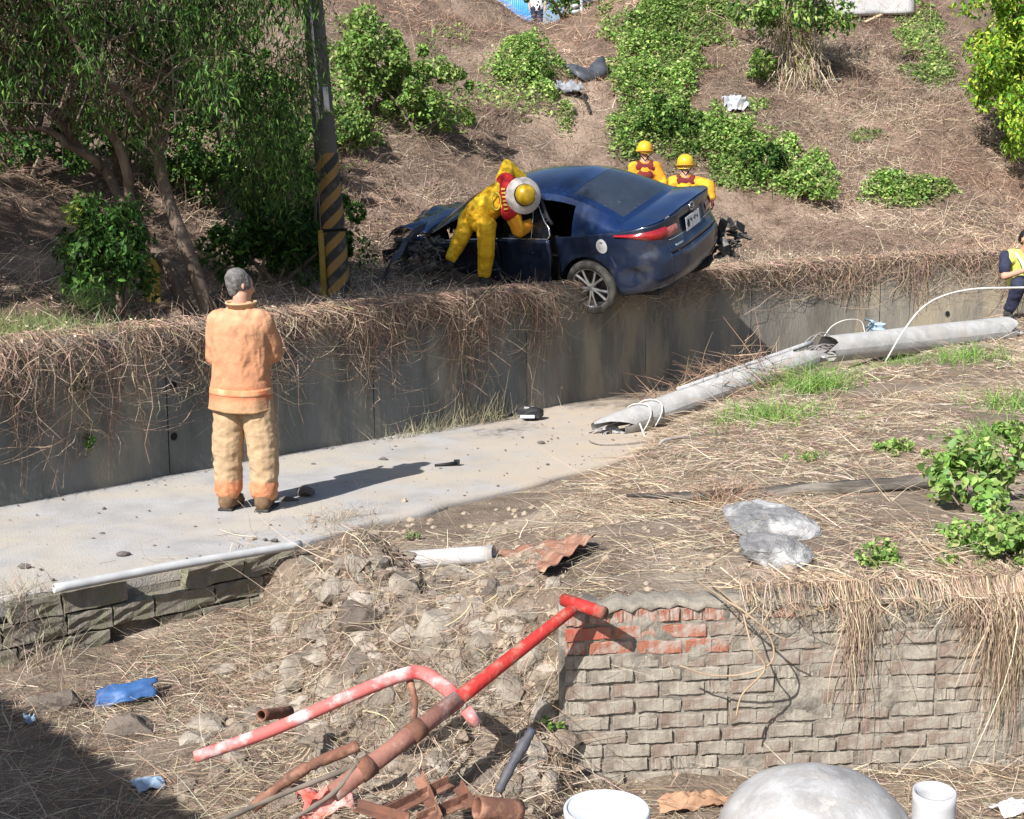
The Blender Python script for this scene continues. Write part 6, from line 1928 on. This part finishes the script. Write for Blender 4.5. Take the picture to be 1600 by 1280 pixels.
def ga(px, py, lift=0.0):
    p = hit(px, py); p[2] += lift; return p
def pipe(name, pts, r, mat, label, cat='pipe', hollow=.0, n=16, group=None, seg=24):
    P = np.array(pts); c = P[0].copy()
    t = empty(name, tuple(c)); tag(t, label, cat, group)
    Ps = spline(P, seg) - c if len(P) > 2 else np.array([P[0] + (P[1] - P[0]) * f for f in np.linspace(0, 1, 8)]) - c
    rad_ = r if hollow or 'pipe' in name else r * (1 + .22 * vnoise(np.arange(len(Ps)) * .9, np.zeros(len(Ps)), seed=int(abs(c[0]) * 97)))
    tube('shaft', Ps, rad_, mat, t, n, hollow=hollow)
    return t, c

# ---- pipes of the wrecked hydrant line in front of the rubble
Tp = at(906, 943, 5.12)
lo = at(520, 1240, 4.45); mid = at(716, 1092, 4.78)
t = empty('red_pipe', tuple(lo)); tag(t, 'long red pipe with a T-shaped top end leaning on the brick wall corner', 'pipe')
tube('painted_shaft', [Tp + (mid - Tp) * f - lo for f in np.linspace(0, 1, 10)], np.linspace(.0235, .031, 10), M_REDP, t, 16)
tube('rusty_shaft', [mid + (lo - mid) * .0 - lo, (mid + lo) / 2 - lo, lo - lo], [.035, .036, .036], M_RUSTP, t, 16)
cr0, cr1 = at(880, 937, 5.16), at(944, 958, 5.02)
tube('cross_piece', [cr0 - lo, cr1 - lo], .027, M_REDP, t, 16)
dd = (cr1 - cr0) / np.linalg.norm(cr1 - cr0)
tube('cut_end', [cr1 - lo, cr1 + dd * .006 - lo], .024, M_RUST, t, 14)
for f in (.35, .75):
    c = mid + (lo - mid) * f; d2 = (lo - mid) / np.linalg.norm(lo - mid)
    tube('coupling', [c - d2 * .03 - lo, c + d2 * .03 - lo], .042, M_RUST, t, 14)
e0 = mid + np.array([.03, -.03, -.03])
tube('flange_stub', [e0 - lo, e0 + np.array([.045, -.01, -.06]) - lo], [.026, .022], M_REDW, t, 12)

b0 = at(308, 1182, 4.85)
pipe('bent_red_pipe', [at(305, 1183, 4.75), at(420, 1143, 4.80), at(540, 1090, 4.86), at(625, 1056, 4.92), at(660, 1052, 4.92), at(690, 1070, 4.88), at(716, 1092, 4.80)], np.linspace(.024, .031, 37), M_REDW, 'red pipe with painted-on chalk and sun glare, its elbow joining the long red pipe', seg=40)
pipe('rusty_pipe', [at(745, 1262, 4.35), at(812, 1268, 4.42)], .042, M_RUST, 'rusty open-ended pipe lying at the bottom edge left of the white bucket', hollow=.006)
pipe('rusty_pipe', [at(408, 1118, 5.0), at(452, 1112, 5.2)], .024, M_RUST, 'short open rusty pipe behind the bent red pipe', hollow=.005)
pipe('steel_bar', [at(778, 1238, 4.5), at(800, 1195, 4.55), at(832, 1140, 4.62)], .020, MAT('dark_blue_steel', (.05, .055, .075), (.10, .09, .09), 12, .6), 'dark bluish steel bar propped in front of the rubble by the brick wall', 'bar')
pipe('rusty_bar', [at(560, 1165, 4.7), at(470, 1205, 4.65), at(395, 1262, 4.55)], .022, M_RUST, 'rusty bar left of and parallel to the long red pipe', 'bar')
pipe('rusty_bar', [at(640, 1062, 4.95), at(648, 1100, 4.85), at(640, 1165, 4.75)], .014, M_RUST, 'upright thin rusty bar beneath the elbow of the bent pipe', 'bar')
pipe('rusty_bar', [at(330, 1290, 4.3), at(420, 1250, 4.45), at(560, 1195, 4.6)], .010, M_BARK_D, 'grey weathered stick under the long red pipe at the bottom', 'stick')
pipe('rusty_bar', [at(440, 1290, 4.3), at(520, 1240, 4.42), at(560, 1190, 4.52)], .009, M_BARK_D, 'grey stick crossing beneath the rusty end of the long pipe', 'stick')
# rusty angle-iron frame pieces at the bottom
an = empty('angle_iron', tuple(at(640, 1265, 4.35))); ao = np.array(an.location); tag(an, 'rusty broken angle-iron frame at the bottom between the pipes', 'scrap iron')
for q in [((600, 1275, 4.3), (700, 1225, 4.5)), ((650, 1285, 4.3), (735, 1250, 4.45)), ((660, 1215, 4.5), (690, 1285, 4.3)), ((720, 1230, 4.5), (742, 1262, 4.4)), ((560, 1262, 4.35), (640, 1285, 4.25))]:
    a_, b_ = at(*q[0]) - ao, at(*q[1]) - ao
    d2 = b_ - a_; u_, v_ = frame_of(d2)
    V = []
    for p in (a_, b_):
        for k, l in ((0, 0), (.035, 0), (.035, .006), (.006, .006), (.006, .035), (0, .035)): V.append(p + u_ * k + v_ * l)
    F = [(i, (i + 1) % 6, 6 + (i + 1) % 6, 6 + i) for i in range(6)] + [(5, 4, 3, 2, 1, 0), (6, 7, 8, 9, 10, 11)]
    mesh('bar', V, F, M_RUST, an)
# red painted crumpled lump, bottom
def crumple(name, label, cat, p, sx, sy, sz, mat, seed, tilt=(0, 0, 0), amp=.3, freq=2.2, thick=.004, group=None, n=18):
    P = []
    for i in np.linspace(-1, 1, n):
        row = []
        for j in np.linspace(-1, 1, n):
            w = 1 + .18 * vnoise(np.array([math.atan2(j, i) * 2]), np.array([seed * 1.]), seed=seed)[0]
            h = fbm(np.array([i * freq + seed]), np.array([j * freq]), None, seed, 3)[0]
            row.append((i * sx * w, j * sy * w, sz * (amp * h + .5 * (1 - (i * i + j * j) * .5))))
        P.append(row)
    o = grid(name, np.array(P), mat, None, smooth=False, thick=thick)
    o.location = tuple(p); o.rotation_euler = tilt
    tag(o, label, cat, group); return o
crumple('painted_scrap', 'crumpled red and pink painted scrap at the bottom edge under the pipes', 'scrap', ga(512, 1268, .02), .11, .09, .13, MAT('pink_red_scrap', (.62, .08, .05), (.60, .38, .36), 9, .8), 4, (.1, 0, .3))
crumple('blue_sheet', 'torn blue plastic sheet lying in the straw at the lower left', 'plastic sheet', ga(197, 1098, .05), .15, .065, .045, M_BLUEP, 8, (.45, -.10, .35), .35, 1.4)
crumple('plastic_scrap', 'pale blue plastic scrap in the shadow at the bottom left', 'plastic scrap', ga(232, 1235, .02), .06, .045, .045, M_LBLUE, 11, (.2, .1, .5), .4, 1.6)
crumple('plastic_scrap', 'small pale plastic scrap in the shadow at the far left', 'plastic scrap', ga(46, 1130, .02), .025, .03, .03, M_LBLUE, 13, (.2, .1, .5), .6)
V, F = rock_vf(.115, 301, 1.25, .8, .55, 3, .35, 6); o = mesh('dark_stone', V, F, M_STONE_D); o.location = tuple(ga(205, 1145, .02)); tag(o, 'dark flat stone just below the blue plastic sheet', 'stone')
V, F = rock_vf(.13, 302, 1.2, .8, .6, 3, .4, 6); o = mesh('dark_stone', V, F, M_STONE_D); o.location = tuple(ga(85, 1105, .02)); tag(o, 'dark stone in the shadow left of the blue plastic sheet', 'stone')
V, F = rock_vf(.085, 303, 1.2, .8, .6, 3, .4, 6); o = mesh('grey_stone', V, F, M_STONE); o.location = tuple(ga(318, 1132, .01)); tag(o, 'small grey stone between the blue sheet and the bent pipe', 'stone')

# ---- bottom right: dome, bucket, pipe stub, bag
dc = at(1277, 1300, 4.55); dc[2] = onground(dc[0], dc[1])
t = empty('dome', tuple(dc)); tag(t, 'large weathered whitish dome at the bottom right in front of the brick wall', 'dome')
pz_ = at(1275, 1205, 4.55)[2] - dc[2]
prof = [(.0, 1.0), (.12, .985), (.24, .94), (.36, .86), (.47, .75), (.57, .60), (.64, .42), (.68, .22), (.69, 0.0), (.685, -.1)]
V, F = lathe_vf([(r * .56, z * pz_) for r, z in prof], 40)
V = np.array(V); V = V + .006 * fbm(V[:, 0] * 5, V[:, 1] * 5, V[:, 2] * 5, 3, 3)[:, None]
mesh('shell', V, F, M_DOME, t, True)
V, F = lathe_vf([(.385, .0), (.40, .0), (.40, .05), (.385, .05)], 40); mesh('rim', V, F, M_DOME, t, True)
bc = at(948, 1262, 4.3)
gz = onground(bc[0], bc[1])
t = empty('white_bucket', (bc[0], bc[1], gz)); tag(t, 'white plastic bucket rim at the bottom edge below the brick wall', 'bucket')
hh = bc[2] - gz
V, F = lathe_vf([(.118, 0), (.142, hh - .03), (.138, hh - .03), (.115, .01), (.0, .01)], 40); mesh('pail', V, F, M_BUCKET, t, True)
V, F = lathe_vf([(.140, hh - .045), (.152, hh - .045), (.154, hh - .008), (.150, hh), (.142, hh), (.140, hh - .01)], 40); mesh('rim', V, F, M_BUCKET, t, True)
V, F = lathe_vf([(.0, hh - .012), (.10, hh - .014), (.141, hh - .006)], 40); mesh('lid', V, F, M_BUCKET, t, True)
p0, p1 = at(1456, 1345, 4.5), at(1460, 1236, 4.48)
t, c = pipe('pipe_stub', [p0, p1], .078, M_PVC, 'short wide white plastic pipe piece at the bottom right beside the dome', hollow=.008, n=28)
crumple('white_bag', 'scrap of white sheeting at the bottom right corner', 'bag', ga(1588, 1272, .02), .09, .06, .07, M_WHITE, 17, (0, 0, .2), .3, 1.4)
crumple('brown_sheet', 'brown dry palm bark between the bucket and the dome', 'bark', ga(1085, 1262, .02), .16, .05, .05, MAT('palm_bark', (.40, .24, .15), (.28, .16, .10), 9, .9, .004, 30), 19, (.1, .1, .25), .6)

# ---- road edge: conduit, PVC pipe, rusty sheet, chunks, beam
g0, g1 = atz(84, 920, .03), atz(470, 851, .035)
pipe('grey_conduit', [g0, (g0 + g1) / 2 + np.array([0, 0, .008]), g1], .027, M_PVCG, 'thin grey plastic conduit lying along the near road edge', hollow=.004)
h0, h1 = at(585, 806, 7.75), at(772, 816, 7.55)
h0[2] = onground(h0[0], h0[1]) + .01; h1[2] = onground(h1[0], h1[1]) + .025
pipe('white_pipe', [h0, h1], .055, M_PVC, 'thick white plastic pipe lying behind the soil mound at the road edge', hollow=.005, n=24)
P = []
c0, c1, c2, c3 = ga(775, 868, .02), ga(905, 846, .03), ga(930, 862, .05), ga(850, 915, .03)
for i in np.linspace(0, 1, 18):
    row = []
    for j in np.linspace(0, 1, 18):
        p = (c0 * (1 - i) + c1 * i) * (1 - j) + (c3 * (1 - i) + c2 * i) * j
        e = .012 * fbm(np.array([i * 5]), np.array([j * 5]), None, 51, 3)[0]
        row.append(p + np.array([e, e, .012 * math.sin(i * 22) + .03 * j * j + e]))
    P.append(row)
o = grid('rusty_sheet', np.array(P), M_RUSTSHEET, None, smooth=False, thick=.004); tag(o, 'rusty corrugated metal sheet half buried above the rubble', 'metal sheet')
M_SLAB = MAT('broken_slab', (.235, .235, .24), (.14, .14, .145), 22, .95, .012, 110, c3=(.46, .46, .46), s3=6)
for (px, py, sx, sy, sd, tl), lab in zip([(1196, 836, .285, .21, 401, .30), (1206, 880, .20, .13, 405, .28)], ['pale grey broken concrete slab on the bank, upper of two', 'pale grey broken concrete slab on the bank, lower of two']):
    V, F = rock_vf(1, sd, sx, sy, .085, 4, .10, 13)
    V = V + .008 * np.stack([fbm(V[:, 0] * 30, V[:, 1] * 30, V[:, 2] * 30 + q, 7, 3) for q in (0, 9, 17)], 1)
    o = mesh('concrete_chunk', V, F, M_SLAB); o.location = tuple(ga(px, py, .055)); o.rotation_euler = (tl, .04, -.1); tag(o, lab, 'concrete chunk', 'broken concrete on the bank')
w0, w1 = ga(1045, 792, .05), ga(1462, 765, .055)
wv = w1 - w0; Lb = np.linalg.norm(wv)
t = empty('wooden_beam', tuple(w0)); tag(t, 'long grey weathered wooden beam lying across the bank', 'beam')
P = []
u_, v_ = frame_of(wv)
for i in np.linspace(0, 1, 40):
    row = []
    for k, (a_, b_) in enumerate([(-.05, -.05), (.05, -.05), (.052, .0), (.05, .040), (0, .045), (-.05, .040), (-.052, 0), (-.05, -.05)]):
        e = .010 * fbm(np.array([i * 16]), np.array([k % 7 * 2.]), None, 53, 3)[0]
        sh = (.55 + .45 * sstep(.30, .45, i)) * .75
        row.append(wv * i + u_ * (a_ * sh + e) + v_ * (b_ * sh + e))
    P.append(row)
grid('timber', np.array(P), M_WOOD, t, smooth=False)
multi('split_end', [tube_vf([wv * .0 + np.array([-.25, .1, .0]), wv * .12, wv * .28 + np.array([0, 0, .02])], [.01, .035, .02], 6)], MAT('charred_wood', (.035, .03, .028), (.07, .06, .055), 12, .95), t)

# ---- things on the road
def clutter(name, label, cat, p, n, spread, size, mats, seed, group=None):
    r_ = np.random.default_rng(seed); t = empty(name, tuple(p)); tag(t, label, cat, group)
    groups = {}
    for i in range(n):
        c = r_.normal(size=3) * np.array(spread); c[2] = abs(c[2]) + size * .4
        s_ = r_.uniform(.3, 1.2, 3) * size * np.array([1.3, 1, .45]); V, F = box_vf(-s_[0], s_[0], -s_[1], s_[1], -s_[2], s_[2])
        mr = Matrix.Rotation(r_.uniform(0, 6), 3, 'Z') @ Matrix.Rotation(r_.uniform(-.5, .5), 3, 'X')
        groups.setdefault(i % len(mats), []).append(([tuple(np.array(mr @ Vector(v)) + c) for v in V], F))
    for k, pr in groups.items(): multi('fragment', pr, mats[k], t)
    return t
p = atz(826, 655, .0)
t = empty('black_case', tuple(p)); tag(t, 'black plastic car part with a white strip lying on the dirt by the wall foot', 'car part')
V, F = rock_vf(1, 7, .17, .12, .075, 3, .25, 6); mesh('housing', V + np.array([0, 0, .06]), F, M_BLACK, t)
V, F = box_vf(-.09, .06, -.135, -.11, .03, .06); mesh('white_strip', V, F, M_WHITE, t)
V, F = box_vf(-.05, .05, -.04, .04, .11, .135); bevel(mesh('cover', V, F, MAT('grey_clip', (.3, .3, .31)), t), .01)
tube('cable_end', [(-.17, 0, .05), (-.24, -.03, .04), (-.27, -.02, .02)], .018, M_BLACK, t, 6)
p = atz(698, 729, .0)
t = empty('black_rod', tuple(p)); tag(t, 'black broken rod lying at the end of the standing person\'s shadow', 'debris')
tube('rod', [(-.10, -.03, .015), (.0, .0, .02), (.08, .04, .02)], [.012, .014, .02], M_BLACK, t, 6)
V, F = box_vf(.06, .11, .03, .06, .0, .05); mesh('knuckle', V, F, M_BLACK, t)
p = atz(478, 776, .0)
V, F = rock_vf(1, 21, .075, .065, .05, 3, .35, 6); o = mesh('dark_stone', V, F, M_ASH); o.location = (p[0], p[1], .03); tag(o, 'dark brown stone on the road beside the standing person\'s right boot', 'stone')
p = atz(450, 783, .0)
V, F = rock_vf(1, 22, .08, .05, .022, 2, .4, 5); o = mesh('flat_fragment', V, F, M_ASH); o.location = (p[0], p[1], .014); tag(o, 'flat brown fragment touching the standing person\'s right boot', 'debris')
for i, (px, py, s_, lab) in enumerate([(192, 868, .045, 'dark leaf-like fragment in the middle of the road'), (38, 887, .04, 'dark scrap near the left edge of the road'), (428, 846, .03, 'small black pebble beside the grey conduit'), (600, 720, .045, 'dark clod on the road left of the black rod'), (845, 693, .04, 'dark clod on the sandy road right of the black rod'), (145, 843, .02, 'tiny dark crumb on the road, upper left'), (160, 835, .022, 'tiny dark crumb right of the other on the upper left road'), (490, 727, .03, 'dark clod close to the wall foot right of the standing person')]):
    p = atz(px, py, 0); V, F = rock_vf(1, 60 + i, s_, s_ * .7, s_ * .45, 2, .5, 4); o = mesh('dark_fragment', V, F, M_ASH); o.location = (p[0], p[1], s_ * .25); tag(o, lab, 'debris', 'dark fragments on the road')

# ---- car debris: front bumper by the nose, liners on the slope, bits on the bank
fb = at(628, 450, 14.3); fb[2] = onground(fb[0], fb[1])
t = empty('torn_bumper', tuple(fb)); tag(t, 'torn black front bumper and grille lying on the wall top left of the car', 'car part')
def D(px, py, dy): return at(px, py, 14.3 + dy * 1.6) - fb
P = []
pa_ = spline([D(606, 448, -.1), D(620, 412, 0), D(645, 380, .2), (D(672, 345, .5))], 16)
for i, p in enumerate(pa_):
    w = .16 + .05 * math.sin(i * .8)
    P.append([p + np.array([-w * .6 + .1 * k * w * 4, -.05 + .08 * math.sin(k * 1.6 + i * .5), .04 * math.cos(k * 2 + i)]) for k in np.linspace(0, 1, 8)])
grid('bumper_skin', np.array(P), MAT('bumper_navy', (.03, .035, .05), (.09, .09, .095), 9, .5), t, smooth=False, thick=.01)
gl = []
for i in range(7):
    gl.append(tube_vf([D(618 + 6 * i, 402 - 6 * i, .1), D(640 + 6 * i, 398 - 6 * i, .25)], .008, 5))
gl.append(tube_vf([D(612, 408, .1), D(656, 362, .3)], .014, 6)); gl.append(tube_vf([D(636, 404, .25), D(676, 360, .4)], .014, 6))
multi('grille', gl, M_BLACK, t)
cl = []
r_ = np.random.default_rng(77)
for i in range(60):
    c = D(r_.uniform(618, 690), r_.uniform(372, 446), r_.uniform(.1, .5)); c[2] = max(c[2], .02)
    s_ = r_.uniform(.01, .075, 3) * np.array([1.2, 1.2, .22]); V, F = box_vf(-s_[0], s_[0], -s_[1], s_[1], -s_[2], s_[2]); mr = Matrix.Rotation(r_.uniform(0, 6), 3, r_.normal(size=3).tolist())
    cl.append(([tuple(np.array(mr @ Vector(v)) + c) for v in V], F))
multi('broken_fittings', cl, M_ENGINE, t)['kind'] = 'stuff'
lp = hit(915, 126); Yl = lp[1] - .15
rows_ = [[(881, 101, .15), (893, 99, .05), (906, 103, -.1), (918, 108, .05), (926, 98, .2), (934, 90, .3), (943, 87, .3)],
         [(886, 106, .05), (897, 108, -.1), (908, 114, -.2), (919, 117, -.05), (930, 108, .1), (940, 104, .15), (947, 100, .2)],
         [(892, 112, -.1), (901, 118, -.2), (911, 124, -.25), (921, 127, -.15), (932, 122, .0), (942, 117, .05), (950, 111, .1)]]
P = np.array([[at(px, py, Yl + dy) for px, py, dy in r_] for r_ in rows_])
o = grid('liner_panel', P, MAT('grey_black_liner', (.035, .04, .05), (.10, .11, .13), 2.5, .45, .004, 20), None, smooth=False, thick=.03)
tag(o, 'black bent plastic liner lying high on the slope above the car', 'car part')
crumple('liner_panel', 'grey plastic liner on the slope just below the black bent one', 'car part', hit(888, 148) + np.array([0, -.05, .10]), .26, .16, .16, MAT('grey_liner', (.26, .28, .31), (.16, .17, .19), 4, .5), 25, (.6, .1, -.3), .8, 1.8, .01)
o = tube('dark_trim', spline([hit(902, 150) + np.array([0, 0, .08]), hit(915, 165) + np.array([0, 0, .08]), hit(922, 180) + np.array([0, 0, .04])], 10), .03, M_BLACK, None, 6); tag(o, 'dark strip of car trim trailing down the slope below the liners', 'car part')
crumple('grey_bag', 'grey plastic scrap with a white corner on the right slope', 'plastic scrap', hit(1150, 170) + np.array([0, -.05, .06]), .24, .16, .14, MAT('grey_film', (.24, .27, .31), (.55, .56, .58), 3, .5), 29, (.6, 0, .2), .8)
crumple('blue_fragment', 'pale blue and white triangular fragment behind the fallen pole', 'car part', at(1366, 512, 15.0), .15, .10, .14, MAT('pale_blue_paint', (.36, .46, .54), (.12, .18, .26), 5, .4), 31, (1.2, .2, .5), .8, 1.6, .006)

# brush pile on the bank between wall and pole
bp_ = at(1165, 600, 13.7); bp_[2] = onground(bp_[0], bp_[1])
t = empty('brush_pile', tuple(bp_)); tag(t, 'heap of dry brown brushwood behind the fallen pole', 'brush pile')
n = 2200
B = rng.normal(size=(n, 3)) * np.array([.42, .25, .16]); B[:, 2] = np.abs(B[:, 2]) * np.exp(-(B[:, 0] / .6) ** 2) * 1.3
d = rng.normal(size=(n, 3)) * np.array([1, .6, .45]) + np.array([.1, -.1, .15]); d /= np.linalg.norm(d, axis=1)[:, None]
strands('dry_twigs', B, d, rng.gamma(2, .10, n) + .05, rng.uniform(.005, .011, n), rng.normal(size=(n, 3)) * .06, pick([(.30, .20, .14), (.22, .15, .11), (.40, .30, .21), (.16, .11, .085)], n), M_STRAW, t)
# dry tuft on the bank, and the curled dead stems over the brick wall
p = hit(1130, 785)
grass_clump('dry_tuft', 'upright tuft of dry reddish stalks at the wooden beam', p, 170, .30, .005, .09, [(.42, .28, .2), (.5, .36, .25), (.35, .22, .16)], 'dry grass')
grass_clump('dry_tuft', 'grey dry grass crown on top of the soil mound', hit(545, 822), 420, .16, .0035, .16, [(.40, .34, .27), (.30, .25, .2), (.5, .43, .34)], 'dry grass')
grass_clump('dry_tuft', 'dry straw tuft at the left end of the block wall', hit(35, 1000), 300, .22, .004, .14, PALE, 'dry grass')
o = tube('dead_stem', spline([at(1085, 905, 5.5), at(1130, 935, 5.15), at(1175, 965, 5.08), at(1205, 1000, 5.06), at(1205, 1035, 5.06), at(1165, 1053, 5.08), at(1110, 1055, 5.09), at(1062, 1040, 5.1)], 44), .0040, MAT('dry_stem', (.38, .29, .195), (.29, .21, .14), 12, .85), None, 6)
tag(o, 'thick dead stem curling in a loop on the face of the brick wall', 'dead stem')
o = tube('dead_stem', spline([at(1100, 900, 5.6), at(1150, 945, 5.12), at(1200, 985, 5.06), at(1228, 1000, 5.06)], 24), .0036, bpy.data.materials['dry_stem'], None, 6); tag(o, 'straight dead stem running down across the brick wall top', 'dead stem')
o = tube('dead_stem', spline([at(1160, 955, 5.12), at(1175, 1010, 5.06), at(1195, 1045, 5.05), at(1160, 1085, 5.06), at(1150, 1120, 5.05)], 30), .004, bpy.data.materials['dry_stem'], None, 6); tag(o, 'thin forked dead stem hanging below the looped one', 'dead stem')
for k, (pts, lab) in enumerate([([(1395, 815, 7.0), (1450, 850, 6.4), (1520, 880, 6.0), (1560, 920, 5.7), (1572, 960, 5.5)], 'long pale dead stem bending over the right end of the brick wall'), ([(1420, 830, 6.9), (1470, 870, 6.3), (1500, 905, 5.9), (1540, 955, 5.6)], 'second pale dead stem beside the long one at the right')]):
    o = tube('dead_stem', spline([at(px, py, max(hit(px, py)[1] - .05, 3)) for px, py, yy in pts], 24), .007, bpy.data.materials['dry_stem'], None, 6); tag(o, lab, 'dead stem')

# ---- on the crest: guardrail, blue metal sheet, concrete slope facing
M_GALV = MAT('galvanised', (.42, .44, .45), (.32, .33, .34), 6, .5, metal=.4)
gr = empty('guardrail', tuple(hit(930, 25))); go = np.array(gr.location); tag(gr, 'grey steel guardrail at the hill crest, top centre', 'guardrail')
Yg = go[1] + .8
for k in (0, 1): tube('rail', [at(895, 20 - 9 * k, Yg) - go, at(975, -4 - 9 * k, Yg + 1.2) - go], .05, M_GALV, gr, 8)
for px, py in ((908, 34), (950, 22), (985, 12)): tube('post', [at(px, py + 14, Yg + .15) - go, at(px, py - 40, Yg + .15) - go], .05, M_GALV, gr, 8)
bc0 = at(804, 18, 44.0)
gz = onground(bc0[0], bc0[1])
bs_ = empty('blue_shed', (bc0[0], bc0[1], gz)); tag(bs_, 'bright blue sheet-metal panel beyond the hill crest, top centre', 'metal fence')
P = []
for i in np.linspace(-1, 1, 60): P.append([(i * .55, .012 * math.sin(i * 55), z) for z in (0, 1.0, 2.2)])
grid('corrugated_sheet', np.array(P), MAT('blue_sheet_paint', (.03, .22, .62), (.04, .26, .66), 3, .4), bs_, thick=.004)
for x_ in (-.57, .57): tube('post', [(x_, .08, -.1), (x_, .08, 2.2)], .04, M_GALV, bs_, 8)
P = []
for f in np.linspace(0, 1, 14):
    row = []
    for g in np.linspace(0, 1, 10):
        px = (1288 + (1425 - 1288) * f); py = -22 + (34 - 4 * f + 22) * g
        row.append(hit(px, py) + np.array([0, -.05, .09]))
    P.append(row)
cf = grid('concrete_facing', np.array(P), MAT('pale_facing', (.40, .40, .40), (.32, .31, .30), 2, .9, .004, 20), None, thick=.08); tag(cf, 'grey concrete slope facing at the top right of the hill', 'wall')
o = tube('fallen_branch', [hit(1352, 42) + np.array([0, 0, .1]), hit(1385, 28) + np.array([0, 0, .12]), hit(1420, 18) + np.array([0, 0, .1])], .03, MAT('pale_branch', (.55, .46, .30)), None, 6); tag(o, 'pale bare branch lying at the foot of the concrete facing', 'branch')
# ---- tree added out of view at the left to put the terrace in shade
b = np.array([-7.3, 6.9, 0.]); b[2] = onground(b[0], b[1]) - .1
t = empty('unseen_shade_tree', tuple(b)); tag(t, 'unseen leafy tree added left of the view to shade the terrace', 'tree')
tube('trunk', spline([np.array(q) for q in [(0, 0, -.2), (.15, .2, 1.3), (.5, .6, 2.6), (1.1, 1.2, 3.6)]], 16), np.linspace(.17, .07, 16), M_BARK, t, 9)
for q in [(2.2, 2.2, 4.4), (.2, 1.8, 4.6), (1.6, .2, 4.2), (-.6, .6, 4.4)]:
    tube('limb', spline([np.array((.5, .6, 2.6)), np.array(q) * .7 + np.array([0, 0, .9]), np.array(q)], 10), np.linspace(.07, .025, 11), M_BARK, t, 6)
cl = rng.normal(size=(170, 3)) * np.array([1.1, 1.1, .95]) + np.array([1.2, 2.3, 3.9])
cl = cl[((b[0] + cl[:, 0]) / (b[1] + cl[:, 1]) < -.455) & (b[1] + cl[:, 1] > 8.1)]
c, d, up, s, asp, col = leaf_cloud(cl, rng.uniform(.25, .5, len(cl)), 16000, .13, .4, DARKG, .3, droop=.5, shell=0)
leaves('crown', c, d, up, s, asp, col, M_LEAF, t)

# ---- sheet-metal roof and walls added out of view to shade the yard corner
sh = empty('shade_shed', (-6.2, 1.6, -.34)); tag(sh, 'unseen corrugated roof and walls added left of the view to shade the yard corner', 'shade_shed')
so = np.array([-6.2, 1.6, -.34])
e0, e1 = np.array([-5.6, 4.05, 2.66]), np.array([-2.95, 1.4, 2.66])
u2 = (e1 - e0) / np.linalg.norm(e1 - e0); nr = np.array([-u2[1] * -1, -u2[0] * 1, 0]); nr = np.array([-.707, -.707, 0])
P = []
for i in np.linspace(0, 1, 90):
    p = e0 + (e1 - e0) * i
    P.append([p + nr * w + np.array([0, 0, .025 * math.sin(i * 120) + .18 * w / 3]) - so for w in np.linspace(0, 3.2, 4)])
grid('roof', np.array(P), M_GALV, sh, smooth=False, thick=.01)
for a_, b_ in ((e0 + nr * .3, e1 + nr * .3), (e0 + nr * .3, e0 + nr * 3.0)):
    a2, b2 = a_ + (b_ - a_) * .04, a_ + (b_ - a_) * .96
    grid('wall', np.array([[np.array([*(a2 + (b2 - a2) * f)[:2], z]) - so for z in (-.4, 2.6)] for f in np.linspace(0, 1, 30)]), M_GALV, sh, smooth=False, thick=.03)
